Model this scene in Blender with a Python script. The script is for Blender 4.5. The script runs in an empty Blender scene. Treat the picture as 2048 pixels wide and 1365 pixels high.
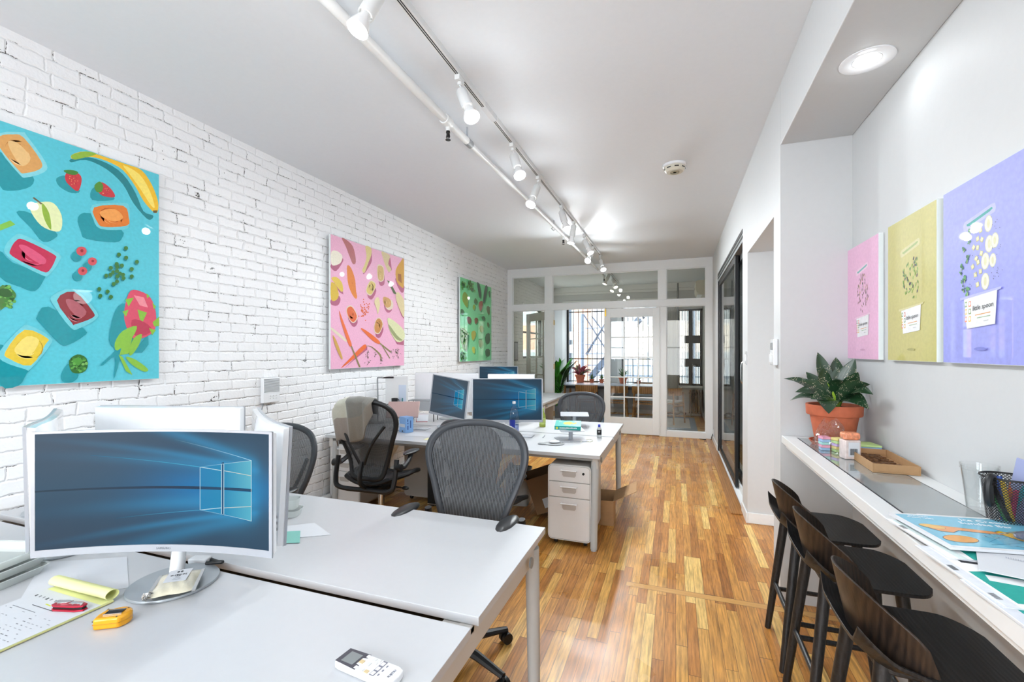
import bpy, bmesh, math, random
from mathutils import Vector, Matrix, Euler
random.seed(7)
SC=bpy.context.scene; COL=SC.collection
PI=math.pi; R=math.radians
cos,sin=math.cos,math.sin
XL,XR,XA,YP,ZC=-3.235,.61,.985,8.71,3.21      # brick wall, right wall, bar wall, glazed partition, ceiling

# ---------------------------------------------------------------- colours and materials
def lin(h):
    h=h.lstrip('#'); o=[]
    for k in (0,2,4):
        v=int(h[k:k+2],16)/255; o.append(v/12.92 if v<=.04045 else ((v+.055)/1.055)**2.4)
    return (*o,1)
class NT:
    def __init__(s,name):
        s.m=bpy.data.materials.new(name); s.m.use_nodes=True; s.t=s.m.node_tree; s.n=s.t.nodes; s.n.clear()
        s.out=s.n.new('ShaderNodeOutputMaterial')
    def a(s,typ,ins=None,**kw):
        n=s.n.new('ShaderNode'+typ)
        for k,v in kw.items(): setattr(n,k,v)
        if ins:
            for k,v in ins.items(): s.set(n,k,v)
        return n
    def set(s,n,k,v):
        i=n.inputs[k]
        if isinstance(v,bpy.types.NodeSocket): s.t.links.new(v,i)
        elif isinstance(v,bpy.types.Node): s.t.links.new(v.outputs[0],i)
        else: i.default_value=v
    def math(s,op,a,b=None,c=None):
        n=s.a('Math',operation=op); s.set(n,0,a)
        if b is not None: s.set(n,1,b)
        if c is not None: s.set(n,2,c)
        return n.outputs[0]
    def mix(s,f,a,b,blend='MIX'):
        n=s.a('Mix',data_type='RGBA',blend_type=blend)
        s.set(n,0,f); s.set(n,6,a); s.set(n,7,b); return n.outputs[2]
    def coord(s,which='Object'): return s.a('TexCoord').outputs[which]
    def noise(s,vec,scale,detail=3,rough=.5):
        n=s.a('TexNoise',{'Vector':vec,'Scale':scale,'Detail':detail,'Roughness':rough}); return n.outputs[0]
    def done(s,sh):
        s.t.links.new(sh.outputs[0] if isinstance(sh,bpy.types.Node) else sh,s.out.inputs[0]); return s.m
def mat(name,col,rough=.5,metal=0,bump=0,bscale=200,var=0,coat=0,spec=.5,trans=0,ior=1.45,emit=0,ecol=None,sheen=0,stretch=None):
    N=NT(name); c=lin(col) if isinstance(col,str) else col
    p=N.a('BsdfPrincipled',{'Base Color':c,'Roughness':rough,'Metallic':metal,'Coat Weight':coat,'Coat Roughness':.06,'Specular IOR Level':spec,'Transmission Weight':trans,'IOR':ior,'Sheen Weight':sheen})
    co=N.coord()
    if stretch: co=N.a('Mapping',{'Vector':co,'Scale':stretch}).outputs[0]
    if var:
        f=N.noise(co,bscale*.2 if not bump else bscale*.35,4)
        f=N.a('MapRange',{'Value':f,'From Min':.3,'From Max':.7,'To Min':1-var,'To Max':1+var*.4}).outputs[0]
        N.set(p,'Base Color',N.mix(1.0,c,N.a('CombineColor',{0:f,1:f,2:f}).outputs[0],'MULTIPLY'))
    else:
        f=N.noise(co,35,3); f=N.a('MapRange',{'Value':f,'From Min':.3,'From Max':.7,'To Min':.985,'To Max':1.0}).outputs[0]
        N.set(p,'Base Color',N.mix(1.0,c,N.a('CombineColor',{0:f,1:f,2:f}).outputs[0],'MULTIPLY'))
    if bump:
        N.set(p,'Normal',N.a('Bump',{'Strength':bump,'Distance':.002,'Height':N.noise(co,bscale,3)}).outputs[0])
    if emit: N.set(p,'Emission Color',lin(ecol or '#ffffff')); N.set(p,'Emission Strength',emit)
    return N.done(p)
def attr_mat(name,rough=.15,coat=.8,emit=0):
    N=NT(name); c=N.a('Attribute',attribute_name='Col').outputs['Color']
    if emit: p=N.a('BsdfPrincipled',{'Base Color':(.01,.01,.012,1),'Roughness':rough,'Specular IOR Level':.12,'Emission Color':c,'Emission Strength':emit})
    else:
        f=N.noise(N.coord(),60,4); f=N.a('MapRange',{'Value':f,'From Min':.3,'From Max':.7,'To Min':.93,'To Max':1.04}).outputs[0]
        c=N.mix(1.0,c,N.a('CombineColor',{0:f,1:f,2:f}).outputs[0],'MULTIPLY')
        p=N.a('BsdfPrincipled',{'Base Color':c,'Roughness':.5,'Specular IOR Level':.2,'Coat Weight':coat,'Coat Roughness':.01})
    return N.done(p)
def pane_mat(name,tint=(1,1,1,1),ior=1.5,extra=0.0):
    N=NT(name); lw=N.a('LayerWeight',{'Blend':.5}).outputs['Facing']; r0=((ior-1)/(ior+1))**2
    fr=N.math('ADD',r0+extra,N.math('MULTIPLY',N.math('POWER',lw,4.0),.75))
    m=N.a('MixShader',{0:fr,1:N.a('BsdfTransparent',{'Color':tint}),2:N.a('BsdfGlossy',{'Roughness':.01})})
    return N.done(m)

def brick_mat():
    N=NT('painted_brick'); co=N.coord()
    sep=N.a('SeparateXYZ',{0:co})
    w1=N.noise(co,1.7,2); w2=N.noise(co,7,2)
    w3=N.a('TexNoise',{'Vector':co,'Scale':22,'Detail':2}).outputs['Color']
    ws=N.a('SeparateColor',{0:w3})
    v=N.math('ADD',sep.outputs[2],N.math('MULTIPLY',N.math('SUBTRACT',w1,.5),.035))
    v=N.math('ADD',v,N.math('MULTIPLY',N.math('SUBTRACT',ws.outputs[0],.5),.018)); v=N.math('ADD',v,N.math('MULTIPLY',N.math('SUBTRACT',N.noise(co,90,2),.5),.005))
    u=N.math('ADD',sep.outputs[1],N.math('MULTIPLY',N.math('SUBTRACT',w2,.5),.03))
    u=N.math('ADD',u,N.math('MULTIPLY',N.math('SUBTRACT',ws.outputs[1],.5),.02))
    vec=N.a('CombineXYZ',{0:u,1:v,2:0.0}).outputs[0]
    def br(ms,sm):
        return N.a('TexBrick',{'Vector':vec,'Scale':1.0,'Mortar Size':ms,'Mortar Smooth':sm,'Brick Width':.215,'Row Height':.0735,'Color1':(0,0,0,1),'Color2':(1,1,1,1)},offset=.5,squash=.72,squash_frequency=3)
    wide=br(.010,1.0); cr=br(.0042,1.0)
    n=N.noise(co,8,5,.65); T=N.a('MapRange',{'Value':n,'From Min':.515,'From Max':.68,'To Min':1.03,'To Max':.12},clamp=False).outputs[0]
    crack=N.math('GREATER_THAN',cr.outputs['Fac'],T)
    crack=N.math('MULTIPLY',crack,N.math('GREATER_THAN',N.noise(co,110,2),.44))
    pit=N.math('LESS_THAN',N.a('TexVoronoi',{'Vector':co,'Scale':19}).outputs['Distance'],.06)
    pit=N.math('MULTIPLY',pit,N.math('GREATER_THAN',N.noise(co,5,2),.58))
    dark=N.math('MAXIMUM',crack,pit)
    base=N.mix(N.noise(co,3,3),lin('#f7f8f9'),lin('#f0f1f3'))
    brv=N.a('SeparateColor',{0:wide.outputs['Color']}).outputs[0]
    base=N.mix(N.math('MULTIPLY',brv,.12),base,lin('#e4e6ea'))
    col=N.mix(dark,base,lin('#383330'))
    hgt=N.math('MULTIPLY',N.math('SUBTRACT',1.0,wide.outputs['Fac']),.55)
    hgt=N.math('ADD',hgt,N.math('MULTIPLY',N.noise(co,60,4),.35))
    hgt=N.math('ADD',hgt,N.math('MULTIPLY',N.noise(co,14,3),.5))
    hgt=N.math('ADD',hgt,N.math('MULTIPLY',brv,.35))
    hgt=N.math('SUBTRACT',hgt,N.math('MULTIPLY',dark,.8))
    b=N.a('Bump',{'Strength':.75,'Distance':.008,'Height':hgt})
    return N.done(N.a('BsdfPrincipled',{'Base Color':col,'Roughness':.42,'Normal':b.outputs[0]}))
def floor_mat(name,w=.057,L=.62,rough=.33):
    N=NT(name); sep=N.a('SeparateXYZ',{0:N.coord()})
    xs=N.math('DIVIDE',sep.outputs[0],w); row=N.math('FLOOR',xs)
    rr=N.a('TexWhiteNoise',{'W':row},noise_dimensions='1D').outputs[0]
    ys=N.math('ADD',N.math('DIVIDE',sep.outputs[1],N.math('ADD',L,N.math('MULTIPLY',rr,.35))),N.math('MULTIPLY',rr,17.0)); idx=N.math('FLOOR',ys)
    cid=N.a('CombineXYZ',{0:row,1:idx,2:0.0}).outputs[0]
    wn=N.a('TexWhiteNoise',{'Vector':cid},noise_dimensions='3D').outputs[0]
    ramp=N.a('ValToRGB',{0:wn}); e=ramp.color_ramp.elements
    e[0].position=0; e[0].color=lin('#a86b30'); e[1].position=1; e[1].color=lin('#f0c676')
    for p,c in ((.3,'#c4843e'),(.6,'#d29548'),(.85,'#dea858')):
        x=e.new(p); x.color=lin(c)
    gv=N.a('CombineXYZ',{0:N.math('MULTIPLY',sep.outputs[0],38.0),1:N.math('ADD',N.math('MULTIPLY',sep.outputs[1],2.6),N.math('MULTIPLY',wn,40.0)),2:N.math('MULTIPLY',wn,9.0)}).outputs[0]
    g=N.noise(gv,2.2,6,.62)
    g2=N.a('TexWave',{'Vector':gv,'Scale':.45,'Distortion':9,'Detail':3,'Detail Scale':1.2}).outputs[0]
    gr=N.a('MapRange',{'Value':g,'From Min':.32,'From Max':.68,'To Min':.52,'To Max':1.14}).outputs[0]
    gr=N.math('MULTIPLY',gr,N.a('MapRange',{'Value':g2,'To Min':.9,'To Max':1.06}).outputs[0])
    col=N.mix(1.0,ramp.outputs[0],N.a('CombineColor',{0:gr,1:gr,2:gr}).outputs[0],'MULTIPLY')
    fx=N.math('FRACT',xs); fy=N.math('FRACT',ys)
    ex=N.math('LESS_THAN',N.math('MINIMUM',fx,N.math('SUBTRACT',1.0,fx)),.016)
    ey=N.math('LESS_THAN',N.math('MINIMUM',fy,N.math('SUBTRACT',1.0,fy)),.0022)
    gap=N.math('MAXIMUM',ex,ey)
    # one repair board laid crosswise at the bar's end
    yy=sep.outputs[1]; band=N.math('MULTIPLY',N.math('GREATER_THAN',yy,3.085),N.math('LESS_THAN',yy,3.145)); band=N.math('MULTIPLY',band,N.math('GREATER_THAN',sep.outputs[0],-.31))
    edge=N.math('ABSOLUTE',N.math('SUBTRACT',yy,3.115)); edge=N.math('MULTIPLY',N.math('GREATER_THAN',edge,.0285),N.math('LESS_THAN',edge,.0315)); edge=N.math('MULTIPLY',edge,N.math('GREATER_THAN',sep.outputs[0],-.31))
    g3=N.noise(N.a('Mapping',{'Vector':N.coord(),'Scale':(3,60,1)}).outputs[0],2,5); col=N.mix(band,col,N.mix(g3,lin('#b07a3a'),lin('#d8a860')))
    gap=N.math('MAXIMUM',N.math('MULTIPLY',gap,N.math('SUBTRACT',1.0,band)),edge)
    col=N.mix(N.math('MULTIPLY',gap,.85),col,lin('#301a0a'))
    ro=N.a('MapRange',{'Value':N.noise(N.coord(),2.5,4),'From Min':.3,'From Max':.7,'To Min':rough*.7,'To Max':rough*1.5}).outputs[0]
    h=N.math('SUBTRACT',N.math('MULTIPLY',g,.25),gap)
    h=N.math('ADD',h,N.math('MULTIPLY',wn,.35))
    h=N.math('ADD',h,N.math('MULTIPLY',N.noise(N.coord(),5,2),.45))
    b=N.a('Bump',{'Strength':.35,'Distance':.0018,'Height':h})
    return N.done(N.a('BsdfPrincipled',{'Base Color':col,'Roughness':ro,'Normal':b.outputs[0],'Specular IOR Level':.42,'Coat Weight':.12,'Coat Roughness':.25}))
def wood_mat(name,c1,c2,rough=.4,axis=(3,40,40),bump=.15,scale=1.0):
    N=NT(name); v=N.a('Mapping',{'Vector':N.coord(),'Scale':axis}).outputs[0]
    g=N.noise(v,2.0*scale,6,.65); w=N.a('TexWave',{'Vector':v,'Scale':.5*scale,'Distortion':6,'Detail':2}).outputs[0]
    f=N.math('ADD',N.math('MULTIPLY',g,.75),N.math('MULTIPLY',w,.25))
    f=N.a('MapRange',{'Value':f,'From Min':.3,'From Max':.72}).outputs[0]
    b=N.a('Bump',{'Strength':bump,'Distance':.001,'Height':f})
    return N.done(N.a('BsdfPrincipled',{'Base Color':N.mix(f,lin(c1),lin(c2)),'Roughness':rough,'Normal':b.outputs[0]}))
def mesh_mat(name,col,period,gap,see,axis=0,row=.0):
    N=NT(name); sep=N.a('SeparateXYZ',{0:N.coord()})
    fr=N.math('FRACT',N.math('DIVIDE',sep.outputs[axis],period))
    g=N.math('LESS_THAN',fr,gap)
    if row:
        fz=N.math('FRACT',N.math('DIVIDE',sep.outputs[2],row)); g=N.math('MULTIPLY',g,N.math('GREATER_THAN',fz,.22))
    col2=N.mix(g,lin(col),lin('#141416'))
    p=N.a('BsdfPrincipled',{'Base Color':col2,'Roughness':.55})
    return N.done(N.a('MixShader',{0:N.math('MULTIPLY',g,see),1:p,2:N.a('BsdfTransparent')}))
def brick_out(name,c1,c2,mortar,sc=1.0):
    N=NT(name); sep=N.a('SeparateXYZ',{0:N.coord()})
    v=N.a('CombineXYZ',{0:N.math('ADD',sep.outputs[0],sep.outputs[1]),1:sep.outputs[2],2:0.0}).outputs[0]
    b=N.a('TexBrick',{'Vector':v,'Scale':sc,'Mortar Size':.006,'Brick Width':.21,'Row Height':.07,'Color1':lin(c1),'Color2':lin(c2),'Mortar':lin(mortar)})
    return N.done(N.a('BsdfPrincipled',{'Base Color':b.outputs[0],'Roughness':.9}))

# ---------------------------------------------------------------- mesh building
class M:
    def __init__(s,T=None): s.b=bmesh.new(); s.T=T or Matrix(); s.cols=[]
    def v(s,p): return s.b.verts.new(s.T@Vector(p))
    def face(s,vs):
        try: return s.b.faces.new(vs)
        except ValueError: return None
    def poly(s,pts): return s.face([s.v(p) for p in pts])
    def box(s,x0,x1,y0,y1,z0,z1):
        q=[s.v((x,y,z)) for x in (x0,x1) for y in (y0,y1) for z in (z0,z1)]
        for f in ((0,1,3,2),(4,6,7,5),(0,4,5,1),(2,3,7,6),(0,2,6,4),(1,5,7,3)): s.face([q[i] for i in f])
        return s
    def cbox(s,c,d): return s.box(c[0]-d[0]/2,c[0]+d[0]/2,c[1]-d[1]/2,c[1]+d[1]/2,c[2]-d[2]/2,c[2]+d[2]/2)
    def rings(s,rs,closed=False,cap=True):
        V=[[s.v(p) for p in r] for r in rs]; n=len(V[0])
        m=len(V)
        for i in range(m if closed else m-1):
            a,b=V[i],V[(i+1)%m]
            for k in range(n): s.face([a[k],a[(k+1)%n],b[(k+1)%n],b[k]])
        if cap and not closed: s.face(V[0][::-1]); s.face(V[-1])
        return s
    def tube(s,pts,r,n=8,closed=False,flat=1.0,up=(0,0,1)):
        P=[Vector(p) for p in pts]; m=len(P); rs=[]; prev=None
        for i,p in enumerate(P):
            a=P[i-1] if (i>0 or closed) else p; c=P[(i+1)%m] if (i<m-1 or closed) else p
            t=(c-a); t=t.normalized() if t.length>1e-9 else Vector((0,0,1))
            u=Vector(up); 
            if prev is None:
                if abs(u.dot(t))>.95: u=Vector((1,0,0)) if abs(t.x)<.9 else Vector((0,1,0))
                e=(u-t*u.dot(t)).normalized()
            else:
                e=prev-t*prev.dot(t); e=e.normalized() if e.length>1e-6 else prev
            prev=e; f=t.cross(e); rr=r[i] if isinstance(r,(list,tuple)) else r
            rs.append([p+e*cos(k*2*PI/n)*rr*flat+f*sin(k*2*PI/n)*rr for k in range(n)])
        return s.rings(rs,closed)
    def cyl(s,p,q,r0,r1=None,n=16): return s.tube([p,q],[r0,r0 if r1 is None else r1],n)
    def lathe(s,prof,n=20,c=(0,0,0),cap=True,sx=1,sy=1):
        return s.rings([[(c[0]+r*cos(k*2*PI/n)*sx,c[1]+r*sin(k*2*PI/n)*sy,c[2]+z) for k in range(n)] for r,z in prof],cap=cap)
    def prism(s,pts,z0,z1):
        a=[s.v((x,y,z0)) for x,y in pts]; b=[s.v((x,y,z1)) for x,y in pts]; n=len(a)
        s.face(a[::-1]); s.face(b)
        for k in range(n): s.face([a[k],a[(k+1)%n],b[(k+1)%n],b[k]])
        return s
    def surf(s,f,nu,nv,th=0,ax=None):
        V=[[s.v(f(i/nu,j/nv)) for j in range(nv+1)] for i in range(nu+1)]
        for i in range(nu):
            for j in range(nv): s.face([V[i][j],V[i+1][j],V[i+1][j+1],V[i][j+1]])
        if th:
            a=Vector(ax or (0,0,-1))*th
            W=[[s.v(Vector(f(i/nu,j/nv))+a) for j in range(nv+1)] for i in range(nu+1)]
            for i in range(nu):
                for j in range(nv): s.face([W[i][j],W[i][j+1],W[i+1][j+1],W[i+1][j]])
            for i in range(nu):
                s.face([V[i][0],W[i][0],W[i+1][0],V[i+1][0]]); s.face([V[i+1][nv],W[i+1][nv],W[i][nv],V[i][nv]])
            for j in range(nv):
                s.face([V[0][j+1],W[0][j+1],W[0][j],V[0][j]]); s.face([V[nu][j],W[nu][j],W[nu][j+1],V[nu][j+1]])
        return s
    def ball(s,c,r,n=12,m=8,sz=1,sx=1,sy=1):
        return s.lathe([(max(r*sin(PI*k/m),1e-4),-r*cos(PI*k/m)*sz) for k in range(m+1)],n,c,True,sx,sy)
    def obj(s,name,mt,parent=None,smooth=35,bev=0,seg=2,sub=0,norm=True):
        if norm: bmesh.ops.recalc_face_normals(s.b,faces=s.b.faces)
        me=bpy.data.meshes.new(name)
        if smooth:
            lim=R(smooth)
            for f in s.b.faces: f.smooth=True
            for e in s.b.edges:
                if len(e.link_faces)==2 and e.calc_face_angle(0)>lim: e.smooth=False
        s.b.to_mesh(me); s.b.free()
        o=bpy.data.objects.new(name,me); COL.objects.link(o)
        if mt: me.materials.append(mt)
        if bev:
            b=o.modifiers.new('edge','BEVEL'); b.width=bev; b.segments=seg; b.limit_method='ANGLE'; b.angle_limit=R(40); b.harden_normals=False
        if sub:
            b=o.modifiers.new('sub','SUBSURF'); b.levels=sub; b.render_levels=sub
        if parent: o.parent=parent
        return o
def thing(name,label,cat,loc=(0,0,0),rz=0,group=None,rot=None):
    o=bpy.data.objects.new(name,None); COL.objects.link(o); o.empty_display_size=.05
    o.location=loc; o.rotation_euler=rot or (0,0,rz); o['label']=label; o['category']=cat
    if group: o['group']=group
    return o
def tag(o,label,cat,group=None,kind=None):
    o['label']=label; o['category']=cat
    if group: o['group']=group
    if kind: o['kind']=kind
    return o
def struct(o): o['kind']='structure'; return o
def dup(root,loc,rz=None,label=None,group=None,rot=None):
    def cp(o,par):
        c=o.copy(); COL.objects.link(c)
        if par: c.parent=par
        for ch in [x for x in ALLCH.get(o.name,[])]: cp(ch,c)
        return c
    ALLCH={}
    for x in COL.objects:
        if x.parent: ALLCH.setdefault(x.parent.name,[]).append(x)
    r=cp(root,None); r.location=loc
    if rz is not None: r.rotation_euler=(0,0,rz)
    if rot: r.rotation_euler=rot
    if label: r['label']=label
    if group: r['group']=group
    return r
def frame(o,x,y,):  # matrix with given origin and axes
    x=Vector(x).normalized(); y=Vector(y).normalized(); z=x.cross(y)
    return Matrix(((x.x,y.x,z.x,o[0]),(x.y,y.y,z.y,o[1]),(x.z,y.z,z.z,o[2]),(0,0,0,1)))
def text(name,s,size,mt,T,parent=None,ext=.0004,shear=0,align='CENTER',label=None):
    cu=bpy.data.curves.new(name,'FONT'); cu.body=s; cu.size=size; cu.extrude=ext; cu.align_x=align; cu.shear=shear; cu.resolution_u=2
    tmp=bpy.data.objects.new(name+'_c',cu); me=bpy.data.meshes.new_from_object(tmp)
    bpy.data.objects.remove(tmp); me.transform(T); me.materials.clear(); me.materials.append(mt); me.name=name
    o=bpy.data.objects.new(name,me); COL.objects.link(o)
    if parent: o.parent=parent
    if label: o['label']=label
    return o
def flat_art(name,items,T,mt,parent,step=.00002,start=.0003,bg=None):
    """a printed picture: flat coloured shapes in one mesh, in the print's own plane"""
    bm=bmesh.new(); cl=bm.loops.layers.float_color.new('Col'); k=0
    for col,pts in ([bg] if bg else [])+items:
        z=start+step*k; k+=1
        vs=[bm.verts.new(T@Vector((p[0],p[1],z))) for p in pts]
        try: f=bm.faces.new(vs)
        except ValueError: continue
        c=lin(col)
        for l in f.loops: l[cl]=c
    bmesh.ops.triangulate(bm,faces=[f for f in bm.faces if len(f.verts)>4])
    me=bpy.data.meshes.new(name); bm.to_mesh(me); bm.free(); me.materials.append(mt)
    o=bpy.data.objects.new(name,me); COL.objects.link(o); o.parent=parent
    return o
def rrect(w,h,r,n=4,cx=0,cy=0):
    o=[]
    for (sx,sy,a0) in ((1,1,0),(-1,1,90),(-1,-1,180),(1,-1,270)):
        for k in range(n+1):
            a=R(a0+90*k/n); o.append((cx+sx*(w/2-r)+r*cos(a),cy+sy*(h/2-r)+r*sin(a)))
    return o
def bez(pts,n=6):
    P=[Vector(p) for p in pts]; o=[]
    for i in range(len(P)-1):
        a=P[max(i-1,0)];b=P[i];c=P[i+1];d=P[min(i+2,len(P)-1)]
        for k in range(n):
            t=k/n; o.append(.5*((2*b)+(c-a)*t+(2*a-5*b+4*c-d)*t*t+(3*b-a-3*c+d)*t**3))
    o.append(P[-1]); return o

# ---------------------------------------------------------------- palette
WHITE=mat('white_wall_paint','#cdcfd0',.55,bump=.06,bscale=90)
CEIL=mat('ceiling_paint','#e6ebf0',.7,bump=.05,bscale=40)
TRIM=mat('white_gloss_trim','#e9ebeb',.3)
WDOOR=mat('white_door_paint','#f0f3f4',.35)
BRICK=brick_mat(); FLOOR=floor_mat('oak_strip_floor')
DESK=mat('white_desk_laminate','#c2c4c7',.32,bump=.02,bscale=500)
DMET=mat('warm_white_metal','#c9c6c1',.38)
LEGM=mat('light_grey_metal','#b9bcbc',.38)
CAB=mat('white_powder_coat','#e4e4e4',.4,bump=.03,bscale=900)
CABD=mat('cabinet_shell_grey','#b5b1ac',.45)
BLK=mat('black_plastic','#17181a',.45,bump=.05,bscale=600)
BLK2=mat('dark_grey_plastic','#34363a',.42,bump=.06,bscale=700)
GREYP=mat('grey_plastic','#8c9092',.4)
BFRAME=mat('black_door_metal','#131416',.35)
CHROME=mat('brushed_steel','#c4c4c2',.25,1)
BRASS=mat('brass','#b89438',.3,1)
MWHITE=mat('white_glossy_plastic','#eef0f3',.12,coat=.5)
MSILV=mat('silver_plastic','#adb1b8',.3,.2)
MGREY=mat('monitor_foot_grey','#a2a9ae',.3,.3)
SCREEN=attr_mat('lit_screen',.3,0,1.7)
PRINT=attr_mat('glossy_print',.12,.9)
PAPERP=attr_mat('printed_paper',.6,0)
PAPER=mat('white_paper','#d6d9de',.7)
INK=mat('dark_ink','#3a3d42',.6)
WINK=mat('white_ink','#f6f7f8',.5)
ACR=mat('acrylic_edge','#e6eeee',.1,coat=.4)
PANE=pane_mat('window_glass',(.90,.92,.90,1))
PANEP=pane_mat('partition_glass',(.84,.82,.76,1))
PANE2=pane_mat('door_glass_clear',(.96,.98,.975,1),extra=.02)
DGLASS=pane_mat('sliding_door_glass',(.80,.86,.88,1),1.55,.06)
STOOLM=wood_mat('black_stained_ash','#0c0c0d','#242527',.42,(45,6,45),.5)
STOOLB=wood_mat('brown_black_stained_ash','#1b1512','#3a2c22',.4,(45,45,5),.4)
OAKC=wood_mat('dining_chair_oak','#8a5a2e','#c08a50',.4,(14,14,3))
TERRA=mat('terracotta','#c2694a',.75,bump=.3,bscale=60,var=.15)
SOIL=mat('potting_soil','#2e221b',.95,bump=.9,bscale=150)
CARD=mat('brown_cardboard','#b08a62',.8,bump=.1,bscale=80,var=.08)
CARDD=mat('cardboard_inside','#8d6c4c',.85,bump=.1,bscale=80)
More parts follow.
